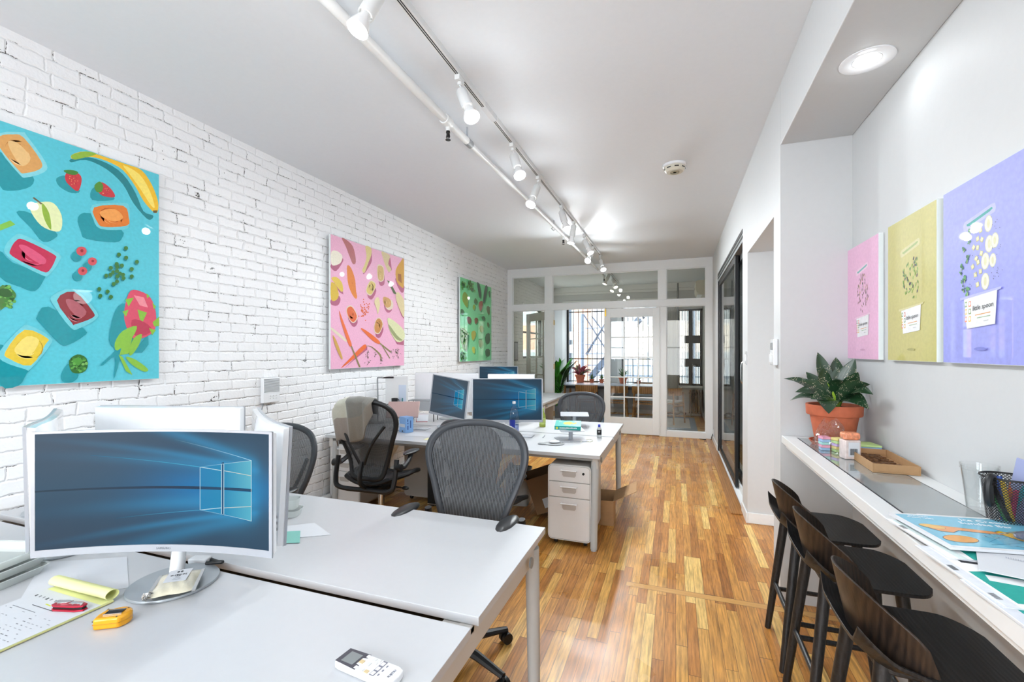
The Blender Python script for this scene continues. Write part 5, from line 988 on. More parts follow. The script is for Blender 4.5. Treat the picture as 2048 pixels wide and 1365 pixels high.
# two small bottles
def bottle(name,loc,prof,mt,capp,capm,label):
    o=thing(name,label,'bottle',loc); m=M(); m.lathe(prof,20); m.obj('bottle_body',mt,o)
    m=M(); m.lathe(capp,14); m.obj('cap',capm,o); return o
GRN=mat('green_tea_glass','#b8c85c',.1,trans=.5,ior=1.2)
o=bottle('juice_bottle',(-1.345,4.70,ZD),[(.001,0),(.032,0),(.034,.01),(.034,.12),(.018,.155),(.014,.175)],GRN,[(.016,.175),(.016,.195),(.001,.195)],mat('lime_cap','#9cc040',.3),'yellow green bottle right of the wide monitor')
m=M(); m.lathe([(.0345,.03),(.0348,.035),(.0348,.095),(.0345,.10)],20,cap=False); m.obj('label',mat('lime_label','#c8d97a',.4,var=.4,bscale=80),o)
o=bottle('soap_bottle',(-1.875,3.99,ZD),[(.001,0),(.034,0),(.040,.01),(.038,.05),(.022,.075),(.014,.082)],mat('pale_green_soap','#b6e0b0',.2,trans=.3),[(.015,.082),(.014,.105),(.010,.108),(.001,.108)],MWHITE,'pale green soap bottle with white cap between the two screens')
o=bottle('sanitizer_bottle',(-.675,4.285,ZD),[(.001,0),(.020,0),(.022,.006),(.022,.08),(.014,.098),(.010,.10)],mat('clear_gel','#e6eaea',.08,trans=.4,ior=1.2),[(.011,.10),(.012,.102),(.011,.122),(.008,.124),(.001,.124)],mat('blue_cap','#2038a8',.3),'small hand sanitizer bottle with a blue cap near the bench corner')
m=M(); m.lathe([(.0224,.03),(.0226,.032),(.0226,.074),(.0224,.076)],16,cap=False); m.obj('label',BLK,o)
m=M(); m.box(-.006,.012,-.0236,-.0226,.062,.065); m.box(-.006,.010,-.0236,-.0226,.054,.056); m.obj('label_lines',WINK,o,smooth=0)
# laptop stands and book
def stand(loc,rz,label,ph,pw=.30,pd=.22,tilt=0):
    o=thing('laptop_stand',label,'laptop stand',loc,rz,'metal laptop stands')
    m=M(); m.prism(rrect(.26,.24,.02,4),0,.006); m.obj('base_plate',CHROME if False else MSILV,o,bev=.001)
    m=M(); m.cyl((0,.0,.006),(0,.0,ph),.019,n=20); m.obj('pole',MSILV,o)
    m=M(); m.prism(rrect(pw,pd,.015,4),-.003,.003); q=m.obj('platform',MSILV,o,bev=.001); q.location=(0,0,ph); q.rotation_euler=(tilt,0,0)
    return o
stand((-.905,4.10,ZD),R(28),'silver laptop stand holding the teal book',.098,.22,.16,R(8))
stand((-1.03,4.85,ZD),R(14),'silver laptop stand with empty platform behind the teal book',.13,.30,.22,R(4))
bk=thing('teal_cookbook','thick teal book with a yellow fish shape on its cover, lying on the laptop stand','book',(-.935,4.14,ZD+.107),0,rot=(R(8),0,R(10)))
TEAL=mat('teal_cover','#1aa096',.35)
m=M(); m.box(-.118,.110,-.085,.085,.004,.032); m.obj('pages',PAPER,bk,smooth=0)
m=M(); m.box(-.12,.115,-.088,.088,0,.004); m.box(-.12,.115,-.088,.088,.032,.036); m.box(-.122,.114,-.0905,-.086,0,.036); cv=m.obj('cover',TEAL,bk,smooth=0,bev=.001)
fish=[(-.05,.0),(-.035,.03),(-.01,.045),(.01,.052),(.03,.035),(.045,.012),(.07,.035),(.075,.0),(.06,-.02),(.05,-.035),(.03,-.022),(.015,-.045),(-.01,-.035),(-.03,-.04),(-.04,-.02)]
flat_art('cover_picture',[('#e6dc3c',[(p.x,p.y) for p in bez([(a,b,0) for a,b in fish+[fish[0]]],3)[:-1]])]+[('#f4f4ea',[(-.09+.0*k,.05-.008*k),(-.06,.05-.008*k),(-.06,.053-.008*k),(-.09,.053-.008*k)]) for k in range(3)]+[('#f4f4ea',[(.055,.06-.01*k),(.10,.06-.01*k),(.10,.064-.01*k),(.055,.064-.01*k)]) for k in range(2)],Matrix.Translation((0,0,.036)),PRINT,bk)
m=M(); rn=random.Random(2); x=-.075
while x<.075: w_=.003+rn.random()*.005; m.box(x,x+w_,-.0916,-.0905,.013,.022+rn.random()*.004); x+=w_+.003
m.obj('spine_lettering',WINK,bk,smooth=0); m=M(); m.box(-.065,-.015,-.094,-.088,-.006,.006); m.obj('stand_lip',MSILV,bk,smooth=0,bev=.001)
m=M(); m.cyl((-.10,-.0905,.018),(-.10,-.0915,.018),.011,n=16); m.obj('spine_emblem',mat('yellow_emblem','#e6dc3c',.4),bk)
# mouse, pad, keyboard, pen
mp=thing('mouse_pad','grey rounded mouse pad with wrist rest','mouse pad',(-1.005,3.86,ZD),R(10))
m=M(); m.lathe([(.001,.0),(.085,0),(.088,.003),(.085,.006),(.001,.006)],32,sx=1.1,sy=.85); m.ball((-.085,-.03,.006),.04,12,6,.2,1.3,.8); m.obj('pad',GREYP,mp)
mu=thing('computer_mouse','white computer mouse on the grey pad','mouse',(-1.0,3.875,ZD+.006),R(25)); m=M(); m.ball((0,0,.012),.032,16,8,.5,1.5,.95); m.obj('mouse_shell',MWHITE,mu); m=M(); m.box(.008,.030,-.0015,.0015,.0245,.0285); m.obj('scroll_wheel',GREYP,mu)
kb=thing('keyboard','white slim keyboard on the middle bench, behind the grey chair','keyboard',(-1.48,4.12-.02,ZD),R(6))
m=M(); m.box(-.21,.21,-.06,.06,0,.008); m.obj('keyboard_base',MSILV,kb,bev=.003)
m=M()
for r_ in range(5):
    for c_ in range(18): m.box(-.202+c_*.0225,-.202+c_*.0225+.019,-.053+r_*.0215,-.053+r_*.0215+.018,.008,.0105)
m.obj('keys',MWHITE,kb,smooth=0)
kb2=dup(kb,(-2.62,4.12,ZD),R(4),'white slim keyboard behind the blue carton on the middle bench')
m=M(); m.cyl((-.06,0,.005),(.055,0,.005),.0045,n=8); m.cyl((.055,0,.005),(.068,0,.005),.0045,.001,8); o=m.obj('pen',MSILV); o.location=(-1.175,4.15,ZD); o.rotation_euler=(0,0,R(98)); tag(o,'silver pen lying beside the keyboard on the middle bench','pen')
m=M(); m.tube(bez([(-.80,4.0,ZD+.003),(-.77,4.06,ZD+.003),(-.73,4.04,ZD+.003),(-.70,4.10,ZD+.003),(-.74,4.16,ZD+.003),(-.79,4.09,ZD+.003),(-.71,4.05,ZD+.003)],6),.0022,6); tag(m.obj('coiled_cord',mat('cream_cord','#dcd9c8',.6)),'thin cream cord coiled in front of the sanitizer bottle','cord')
# blue carton
bc=thing('blue_carton','small light blue carton standing on the middle bench','box',(-2.54,3.93,ZD),R(-22)); BLU=mat('light_blue_card','#7fa9da',.5); 
m=M(); m.box(-.055,.055,-.045,.045,0,.155); m.obj('carton',BLU,bc,smooth=0,bev=.001)
m=M(); m.box(-.045,.04,-.0462,-.045,.055,.085); m.obj('pale_band',mat('pale_band','#c9cfd8',.5),bc,smooth=0); m=M(); m.box(-.01,.01,-.0462,-.045,.008,.022); m.obj('mark',BLK2,bc,smooth=0)
m=M()
for z0_,z1_,y_ in ((.03,.07,-.02),(.085,.10,-.02),(.11,.135,-.022),(.045,.12,.012)): m.box(.055,.0558,y_-.005,y_+.005,z0_,z1_)
m.obj('side_lettering',mat('navy_ink','#2c4a86',.5),bc,smooth=0)
# laptop on stand, red folders, small wire shelf, mug, panel, slim lamp
lp=thing('laptop','closed rose grey laptop tilted on a pole stand at the left of the middle bench','laptop',(-2.70,4.12,.93),rot=(R(38),0,R(25)))
m=M(); m.box(-.165,.165,-.115,.115,0,.016); m.obj('laptop_shell',mat('rose_grey_metal','#b9a19c',.4,.3,bump=.3,bscale=900),lp,bev=.004)
o=stand((-2.68,4.10,ZD),R(25),'silver laptop stand under the rose grey laptop',.17,.24,.18,R(38))
rf=thing('red_folder','red paper folder sticking out beside the rose grey laptop','folder',(-2.52,4.22,.84),rot=(R(35),0,R(25))); m=M(); m.box(-.07,.05,-.06,.06,0,.004); m.obj('folder_leaf',mat('red_card','#b02a34',.5),rf,smooth=0); m=M(); m.box(-.065,.055,-.055,.055,.0045,.006); m.obj('loose_sheet',PAPER,rf,smooth=0)
ws=thing('wire_shelf','small grey wire shelf behind the rose grey laptop','desk shelf',(-2.78,4.66,ZD),R(10)); m=M(); m.box(-.16,.16,-.08,.08,.235,.242); m.obj('shelf_board',GREYP,ws,smooth=0)
for x in (-.15,.15):
    m=M(); m.tube([(x,-.07,0),(x,-.07,.235)],.005,6); m.tube([(x,.07,0),(x,.07,.235)],.005,6); m.obj('leg',BLK,ws)
st2=thing('pedestal_shelf','small black raised tray left of the wire shelf','tray',(-2.98,4.40,ZD)); m=M(); m.cyl((0,0,0),(0,0,.20),.012); m.box(-.10,.09,-.06,.06,.20,.212); m.obj('tray_top',BLK,st2,smooth=0)
mg=thing('black_mug','black mug standing on the small black tray','mug',(-2.99,4.39,ZD+.213)); m=M(); m.lathe([(.001,0),(.03,0),(.034,.004),(.036,.065),(.032,.065),(.03,.006),(.001,.006)],18); m.obj('mug_body',BLK,mg); m=M(); m.tube(bez([(.034,0,.05),(.055,0,.05),(.055,0,.02),(.034,0,.015)],4),.004,6); m.obj('handle',BLK,mg)
pn=thing('white_desk_panel','white desk divider panel standing near the brick wall','panel',(-3.03,4.50,ZD),R(12)); m=M(); m.box(-.14,.13,-.006,.006,.0,.52); m.obj('panel',TRIM,pn,smooth=0,bev=.002)
m=M(); m.box(.02,.11,-.009,-.006,.20,.42); q=m.obj('pinned_sheet',mat('pale_blue_paper','#cfdcec',.6),pn,smooth=0); m=M(); m.box(.06,.075,-.0105,-.009,.22,.27); m.obj('logo_mark',mat('teal_ink','#4c8f96',.5),q,smooth=0)
la=thing('slim_desk_lamp','slim grey desk lamp with a thin horizontal arm beside the divider panel','lamp',(-3.15,4.30,ZD)); m=M(); m.lathe([(.07,0),(.07,.01),(.001,.012)],24); m.obj('lamp_base',GREYP,la)
m=M(); m.tube(bez([(0,0,.01),(0,0,.30),(-.005,0,.49),(.01,.005,.512),(.06,.02,.51)],5),.008,8); m.obj('lamp_pole',GREYP,la); m=M(); m.tube([(.06,.02,.51),(.12,.04,.515),(.17,.055,.515)],[.006,.010,.010],8); m.obj('lamp_head',BLK,la)
# dark label on the wall
o=thing('wall_label','small dark label stuck on the brick wall above the slim lamp','label',(XL+.003,4.80,1.385)); m=M(); m.box(0,.003,-.06,.06,-.018,.018); m.obj('label_strip',BLK2,o,smooth=0); m=M(); m.box(.003,.0036,-.045,.045,-.005,.006); m.obj('label_print',GREYP,o,smooth=0)
# loose papers and phone
for p,l in (([(-2.42,4.40),(-2.12,4.45),(-2.16,4.66),(-2.46,4.62)],'white paper sheet lying under the tilted monitor'),([(-2.45,3.75),(-2.15,3.78),(-2.18,4.0),(-2.47,3.97)],'white paper sheet in front of the tilted monitor on the middle bench')):
    sheet('paper_sheet',p,ZD,PAPER,l,'paper')
sheet('sticky_note',[(-2.17,3.64),(-2.07,3.65),(-2.08,3.74),(-2.18,3.73)],ZD+.0002,mat('pale_yellow_note','#ece8b4',.7),'pale yellow note beside the armrest on the middle bench','note')
ph=thing('phone','black phone lying below the wide monitor','phone',(-1.62,4.10-.16,ZD),R(30)); m=M(); m.prism(rrect(.15,.072,.01,3),0,.008); m.obj('phone_body',BLK,ph,bev=.001)

# ================================================================ UNDER THE BENCH
bt=thing('black_computer_tower','black computer tower standing under the middle bench','computer',(-2.10,4.0,.0),0); m=M(); m.box(-.24,.1,-.0,.42,.012,.50); m.obj('tower_case',BLK,bt,smooth=0,bev=.004); m=M(); m.box(-.24,.1,-.004,-.0,.02,.03); m.obj('chrome_strip',CHROME,bt,smooth=0)
for x in (-.2,.06): m=M(); m.box(x-.02,x+.02,.02,.4,0,.012); m.obj('foot',BLK2,bt,smooth=0)
def box_open(loc,w,d,h,rz,label,flaps,group='open cardboard boxes',tilt=0,mt=None):
    o=thing('cardboard_box',label,'cardboard box',loc,0,group,rot=(0,tilt,rz)); t=.004; mt=mt or CARD
    m=M(); m.box(-w/2,w/2,-d/2,d/2,0,t); m.box(-w/2,-w/2+t,-d/2,d/2,t,h); m.box(w/2-t,w/2,-d/2,d/2,t,h); m.box(-w/2+t,w/2-t,-d/2,-d/2+t,t,h); m.box(-w/2+t,w/2-t,d/2-t,d/2,t,h); m.obj('box_walls',mt,o,smooth=0)
    for side,ang,L in flaps:
        m=M()
        if side=='r': m.box(0,L,-d/2,d/2,-t,0); q=m.obj('flap',CARD,o,smooth=0); q.location=(w/2,0,h); q.rotation_euler=(0,R(ang),0)
        if side=='l': m.box(-L,0,-d/2,d/2,-t,0); q=m.obj('flap',CARD,o,smooth=0); q.location=(-w/2,0,h); q.rotation_euler=(0,R(ang),0)
        if side=='f': m.box(-w/2,w/2,-L,0,-t,0); q=m.obj('flap',CARD,o,smooth=0); q.location=(0,-d/2,h); q.rotation_euler=(R(ang),0,0)
        if side=='b': m.box(-w/2,w/2,0,L,-t,0); q=m.obj('flap',CARD,o,smooth=0); q.location=(0,d/2,h); q.rotation_euler=(R(ang),0,0)
    return o
box_open((-.70,4.25,0),.34,.34,.22,R(4),'open cardboard box under the right end of the middle bench, one flap folded out',[('r',-28,.22),('b',-100,.15)])
bb=box_open((-1.13,4.25,.07),.30,.30,.34,R(20),'tilted brown cardboard box with a shipping label, behind the file cabinet',[('b',-70,.14),('l',40,.12)],tilt=R(-18),mt=CARDD)
m=M(); m.box(-.06,.07,-.152,-.1505,.04,.13); q=m.obj('shipping_label',PAPER,bb,smooth=0); m=M()
for k in range(9): m.box(.0+k*.006,.003+k*.006,-.153,-.152,.06,.11)
m.obj('barcode',BLK,q,smooth=0)
gb=thing('fabric_storage_bin','light grey storage bin with dark rim under the middle bench','storage bin',(-1.52,4.42,0),R(8)); m=M(); a=rrect(.24,.26,.03,3); m.rings([[(x*.92,y*.92,0) for x,y in a],[(x,y,.34) for x,y in a],[(x*.94,y*.94,.34) for x,y in a],[(x*.88,y*.88,.01) for x,y in a]],cap=False); m.poly([(x*.92,y*.92,.003) for x,y in a]); m.obj('bin_wall',mat('pale_grey_fabric','#b9bab8',.8,bump=.2,bscale=300),gb)
m=M(); m.tube([(x,y,.34) for x,y in a],.008,6,closed=True); m.obj('rim',BLK2,gb); m=M(); m.tube([(-.04,-.132,.27),(-.03,-.138,.285),(.03,-.138,.285),(.04,-.132,.27),(.03,-.138,.26),(-.03,-.138,.26)],.006,6,closed=True); m.obj('handle_hole',BLK,gb)
# ================================================================ PICTURES
def panel(name,label,T,w,h,bgcol,items,depth=.022,gap=.012,group=None,extra=None):
    """acrylic faced print; T: x right, y up, z out of the wall, origin = lower left corner on the front face"""
    o=thing(name,label,'picture',(0,0,0),group=group); o.matrix_world=T
    m=M(); m.box(0,w,0,h,-depth,0); m.obj('backing_panel',ACR,o,smooth=0,bev=.0015)
    m=M(); m.box(.06,w-.06,.06,h-.06,-depth-gap,-depth); m.obj('hanging_frame',MSILV,o,smooth=0)
    flat_art('printed_image',items,Matrix(),PRINT,o,bg=(bgcol,[(.002,.002),(w-.002,.002),(w-.002,h-.002),(.002,h-.002)]))
    return o
def un(s): q=list(map(int,s.split())); return [(q[i]/1000,q[i+1]/1000) for i in range(0,len(q),2)]
def sm(p,n=3):
    if len(p)<=4 or len(p)>30: return p
    q=[(x,y,0) for x,y in p]; q=[q[-1]]+q+[q[0],q[1]]; r=bez(q,n); return [(v.x,v.y) for v in r[n:-n-1]] if len(r)>2*n else p
def detail(c,p,rn):
    cx=sum(q[0] for q in p)/len(p); cy=sum(q[1] for q in p)/len(p); wx=(max(q[0] for q in p)-min(q[0] for q in p))/2; wy=(max(q[1] for q in p)-min(q[1] for q in p))/2; o=[]
    inn=lambda f,a:(cx+wx*f*cos(a)*.9,cy+wy*f*sin(a)*.9)
    tub={'#d9a05a':('#f0c890','#b87c3c'),'#dd7a2a':('#f4a860','#b8561a'),'#c0284f':('#e86a8c','#8e1436'),'#8f3038':('#c08088','#64181f'),'#e3c53c':('#f6e68c','#b89420'),'#d2b070':('#e8cc94','#a88448'),'#dcc070':('#f0dca0','#b09448'),'#d0a060':('#e8c088','#a47838'),'#e0693a':('#f09a6c','#b4441c'),'#c98a4a':('#e4ae74','#9c6428')}
    if c in tub:
        for k in range(7):
            a0=rn.random()*6.28; f=.25+.10*k%.6; sp=1.2+rn.random()*1.3; th=.03+.03*rn.random()
            o.append((tub[c][k%2],[inn(f+th*math.sin(PI*j/6),a0+sp*j/6) for j in range(7)]+[inn(f-th*math.sin(PI*j/6)*.3,a0+sp*j/6) for j in range(5,0,-1)]))
    if c in ('#4c7f3c','#2c6a28','#2f6c34','#2a5c30'):
        for k in range(46): a=rn.random()*6.28; f=math.sqrt(rn.random())*.98; x,y=inn(f,a); r=.0055+.004*rn.random(); o.append((rn.choice(('#3f8436','#5fa848','#24561f','#78b85c')),ell(x,y,r,r,6)))
    if c=='#c62f3a':
        for k in range(22): a=rn.random()*6.28; f=math.sqrt(rn.random())*.62; x,y=inn(f,a); o.append((rn.choice(('#f0b070','#8c1a24')),ell(x,y,.0016,.0028,5)))
    if c in ('#e8703a','#e86a34','#e0802c','#b5686a'):
        for k in range(9): a=rn.random()*6.28; f=rn.random()*.5; x,y=inn(f,a); o.append(({'#b5686a':'#98504f'}.get(c,'#c4541f'),[(x-.008,y),(x+.008,y+.002),(x+.008,y+.0035),(x-.008,y+.0015)])) if c in('#e0802c','#b5686a') else None
    return o
def ell(cx,cy,rx,ry,n=12,a=0): return [(cx+rx*cos(k*2*PI/n)*cos(a)-ry*sin(k*2*PI/n)*sin(a),cy+rx*cos(k*2*PI/n)*sin(a)+ry*sin(k*2*PI/n)*cos(a)) for k in range(n)]
rnA=random.Random(21); A=[]
for i,a in enumerate(ART):
    L_=[]
    for c,s in a:
        p=un(s); q=sm(p) if len(p)!=4 or i==1 else p
        if i==2 and len(p)==4: w4=[tuple(p[j][t]*.75+p[(j+1)%4][t]*.25 for t in (0,1)) for j in range(4)]+[tuple(p[j][t]*.25+p[(j+1)%4][t]*.75 for t in (0,1)) for j in range(4)]; q=[w4[j//2+(4 if j%2 else 0)] for j in range(8)]
        L_.append((c,q)); L_+=[d_ for d_ in detail(c,q,rnA) if d_]
    A.append(L_)
TL=lambda y,z,x:frame((x,y,z),(0,1,0),(0,0,1))
# the part of the first print left of the frame edge continues the same still life
A[0]+=[('#12939f',[(.10,.15),(.34,.12),(.38,.30),(.2,.36)]),('#6ecbd6',[(.12,.22),(.36,.2),(.4,.42),(.16,.44)]),('#7da83c',[(.14,.24),(.34,.22),(.38,.40),(.18,.42)]),('#e08a3a',[(.1,.9),(.36,.84),(.4,1.05),(.16,1.1)])]
panel('wall_picture','large turquoise print of fruit and open food tubs on the brick wall',TL(.72,1.37,-3.197),1.31,1.343,'#55c4d4',A[0])
panel('wall_picture','pink print of root vegetables and fruit in the middle of the brick wall',TL(3.597,1.372,-3.187),1.287,1.33,'#f0b3cf',A[1])
panel('wall_picture','green print of green fruit and vegetables, farthest on the brick wall',TL(6.443,1.385,-3.187),1.29,1.335,'#74cf90',A[2])
def ell(cx,cy,rx,ry,n=12,a=0): return [(cx+rx*cos(k*2*PI/n)*cos(a)-ry*sin(k*2*PI/n)*sin(a),cy+rx*cos(k*2*PI/n)*sin(a)+ry*sin(k*2*PI/n)*cos(a)) for k in range(n)]
TRr=lambda y,z:frame((.962,y,z),(0,-1,0),(0,0,1))
def small(label,y,bg,kind):
    w,h=.437,.642; it=[]; rn=random.Random(kind*5+2)
    lite={0:'#f3cbe2',1:'#d3cd90',2:'#b9bdf3'}[kind]; dk={0:'#d79fc0',1:'#a9a35a',2:'#7f86d8'}[kind]
    it.append((lite,[(.132,.470),(.145,.468),(.30,.492),(.306,.505),(.300,.520),(.285,.522),(.138,.500),(.128,.488)]))
    sp_={0:'#6fb3ae',1:'#9dae6a',2:'#2a9c98'}[kind]; it.append((sp_,[(.150,.483),(.165,.480),(.275,.500),(.29,.506),(.285,.512),(.270,.509),(.165,.491),(.150,.490)]))
    cx,cy=.232,.365
    if kind==2:
        for x,y_,r in ((.268,.462,.024),(.272,.395,.025),(.300,.400,.022),(.252,.342,.025),(.290,.338,.020),(.252,.275,.025)):
            it.append(('#d4d5b4',ell(x,y_,r*.86,r*1.16))); it.append(('#edeedc',ell(x,y_,r*.76,r*1.04))); it.append(('#e0dfb6',ell(x,y_,r*.3,r*.6)))
        for k,(x,y_) in enumerate(((.205,.455),(.228,.450),(.212,.425),(.235,.417),(.190,.400),(.212,.395),(.232,.372),(.185,.335),(.215,.345),(.200,.305),(.228,.312),(.212,.270),(.205,.36))):
            a=rn.random()*1.5; it.append(('#d6d28e',ell(x,y_,.0115,.0115,4,a))); it.append(('#e8e6c0',ell(x,y_+.001,.008,.008,4,a)))
        for x,y_,r in ((.172,.462,.010),(.168,.425,.008),(.135,.405,.010),(.155,.370,.014),(.120,.345,.012),(.118,.325,.008),(.140,.302,.013),(.135,.265,.010),(.160,.255,.014),(.128,.29,.008)):
            for j in range(7): it.append((rn.choice(('#2f7a4a','#1f5c38','#58a05a')),ell(x+rn.gauss(0,r*.45),y_+rn.gauss(0,r*.5),r*.42,r*.42,6)))
            it.append(('#9cc07c',ell(x,y_-r*.9,r*.22,r*.5,6)))
        for k in range(46): it.append(('#39404a',ell(rn.choice((.31,.325,.20,.30,.175))+rn.gauss(0,.009),rn.choice((.452,.37,.365,.285,.30,.46))+rn.gauss(0,.010),.0016,.0016,5)))
    else:
        cols={0:('#3f4a30','#8a8a4a','#d8b488','#6a5a34'),1:('#5c8a34','#86b044','#3a3040','#a8c060')}[kind]
        for k in range(64):
            a=rn.random()*2*PI; r=math.sqrt(rn.random()); x=cx+.078*r*cos(a); y_=cy+.108*r*sin(a)
            it.append((rn.choice(cols),ell(x,y_,.0045 if kind else .0035,.009,6,rn.gauss(0,.4))))
    # printed food tub
    it.append((lite,[(.118,.225),(.335,.240),(.338,.248),(.118,.234)]))
    it.append(('#f3f5f7',[(.142,.226),(.318,.240),(.308,.132),(.158,.122)]))
    for k in range(2):
        for j in range(3): it.append((('#e06a30','#e8b830','#5a8a3a')[(k+j)%3],[(.146+k*.022,.146+j*.026),(.160+k*.022,.147+j*.026),(.159+k*.022,.166+j*.026),(.147+k*.022,.165+j*.026)])); it.append(('#f3f5f7',ell(.153+k*.022,.156+j*.026,.0045,.007,8)))
    it.append(('#e8a860',[(.205,.165),(.285,.170),(.285,.173),(.205,.168)])); it.append(('#a8c0a0',[(.215,.155),(.285,.159),(.285,.162),(.215,.158)])); it.append(('#c8ccd0',[(.25,.143),(.275,.145),(.275,.148),(.25,.146)]))
    it.append((dk,ell(.232,.052,.034,.006,14)))
    if kind==1: it.append(('#b4b030',[(.26,.003),(.434,.003),(.434,.62),(.30,.62),(.30,.18),(.28,.06)])) if False else None
    o=panel('wall_picture',label,TRr(y,1.506),w,h,bg,[i for i in it if i],.022,.008,'small food prints above the bar')
    text('printed_lettering','little spoon',.024,INK,Matrix.Translation((.246,.186,.0045))@Matrix.Rotation(R(4),4,'Z'),o,ext=.0001,shear=.15)
    return o
small('pink print with a food tub, farthest of the three above the bar',3.222,'#edb6d8',0)
small('olive yellow print with a food tub, middle of the three above the bar',2.678,'#c6bf72',1)
small('periwinkle blue print with banana slices and broccoli, nearest the camera above the bar',2.196,'#a0a6f0',2)

# ================================================================ ON THE BAR
ZB=1.0312
def leafm(m,base,tip,w,droop,n=8,fold=.25,roll=None,org=None,wp=.75):
    """one lance shaped leaf from base to tip; roll 0 = lies flat, 1 = its face turned to the room"""
    b=Vector(base); t=Vector(tip); d=t-b; L=d.length; dn=d.normalized(); side=dn.cross(Vector((0,0,1)))
    if side.length<1e-3: side=Vector((1,0,0))
    side.normalize()
    if roll:
        s2=dn.cross(Vector((.25,1,-.25))).normalized()
        if s2.dot(side)<0: s2=-s2
        side=(side*(1-roll)+s2*roll).normalized()
    up=side.cross(dn)
    if up.z<0: up=-up
    rows=[]
    for i in range(n+1):
        s=i/n; c=b+d*s+Vector((0,0,1))*droop*L*math.sin(PI*s)
        ww=w*(math.sin(PI*s**wp)**.85 if 0<s<1 else 0)+.0005
        rows.append([c-side*ww+up*fold*ww,c-side*ww*.5+up*fold*ww*.35,c,c+side*ww*.5+up*fold*ww*.35,c+side*ww+up*fold*ww])
    V=[[m.v(p) for p in r] for r in rows]
    for i in range(n):
        for k in range(4): m.face([V[i][k],V[i][k+1],V[i+1][k+1],V[i+1][k]])
def leaf_mat(name,c1,c2,sc,th=.5,rough=.3):
    N=NT(name); co=N.coord(); v=N.a('TexVoronoi',{'Vector':co,'Scale':sc},feature='F1').outputs['Distance']
    f=N.math('MULTIPLY',N.math('LESS_THAN',v,.30),N.math('GREATER_THAN',N.noise(co,sc*.18,2),th))
    n=N.noise(co,sc*.5,3)
    return N.done(N.a('BsdfPrincipled',{'Base Color':N.mix(f,N.mix(n,lin(c1),lin('#1c3a22' if c1!='#6c1e34' else '#3a1420')),lin(c2)),'Roughness':rough,'Coat Weight':.2,'Normal':N.a('Bump',{'Strength':.2,'Distance':.002,'Height':n}).outputs[0]}))
LEAF=leaf_mat('speckled_dark_leaf','#1f3d26','#b8b098',150,.52); STEM=mat('leaf_stem','#6f9a3c',.5)
def pot(o,r,h,mt=TERRA,saucer=True,z0=0):
    m=M(); m.lathe([(.001,z0+.004),(r*.66,z0),(r*.68,z0+.004),(r*.88,z0+h*.72),(r*.90,z0+h*.73),(r,z0+h*.74),(r*1.02,z0+h*.76),(r*1.04,z0+h),(r*.94,z0+h),(r*.90,z0+h*.90),(.001,z0+h*.90)],36); m.obj('pot',mt,o,smooth=40)
    m=M(); m.lathe([(.001,z0+h*.9),(r*.6,z0+h*.93),(r*.9,z0+h*.905)],20,cap=False); m.obj('soil',SOIL,o)
    if saucer: m=M(); m.lathe([(.001,z0-.006),(r*.80,z0-.006),(r*.92,z0+.018),(r*.88,z0+.018),(r*.76,z0-.001),(.001,z0-.001)],30); m.obj('saucer',mt,o)
pp=thing('potted_plant','terracotta pot with a dark speckled leafy plant at the far end of the bar','plant',(.822,2.97,ZB+.0065)); pot(pp,.128,.218)
TIPS=[(.765,3.05,1.544,.036,.8),(.604,3.10,1.386,.030,.5),(.628,3.05,1.262,.026,.45),(.868,3.10,1.515,.040,.9),(.914,2.95,1.51,.042,.9),(.905,2.88,1.44,.040,.8),(.905,2.72,1.386,.038,.6),(.91,2.70,1.337,.032,.5),(.90,2.72,1.262,.040,.6),(.642,3.0,1.315,.036,.6),(.747,2.78,1.225,.050,.9),(.66,2.95,1.385,.040,.7),(.71,3.06,1.43,.036,.8),(.80,2.86,1.40,.036,.9),(.85,3.0,1.46,.034,.8),(.69,2.88,1.29,.036,.7),(.79,3.10,1.38,.034,.8),(.88,3.04,1.33,.034,.7),(.76,2.92,1.46,.034,.9)]
bs=[(.0,.0),(.03,.01),(-.03,.0),(.01,-.03)]
for k,(x,y,z,w_,rl) in enumerate(TIPS):
    t=Vector((x,y,z))-pp.location; b=Vector((*bs[k%4],.20)); s=b.lerp(t,.22)+Vector((0,0,.04 if z<1.35 else .0))
    m=M(); m.tube([b,b.lerp(s,.5)+Vector((0,0,.012)),s],.0032,6); q=m.obj('stem',STEM,pp)
    m=M(); leafm(m,s,t,w_,.16 if z<1.42 else .06,10,.22,rl); m.obj('leaf',LEAF,pp,smooth=80)
m=M(); leafm(m,(.01,-.02,.2),(-.04,-.03,.34),.014,.03,8,.5); leafm(m,(.02,-.01,.2),(.05,-.04,.30),.010,.03,8,.5); m.obj('young_leaf',mat('fresh_green_leaf','#9bbf3e',.4),pp)
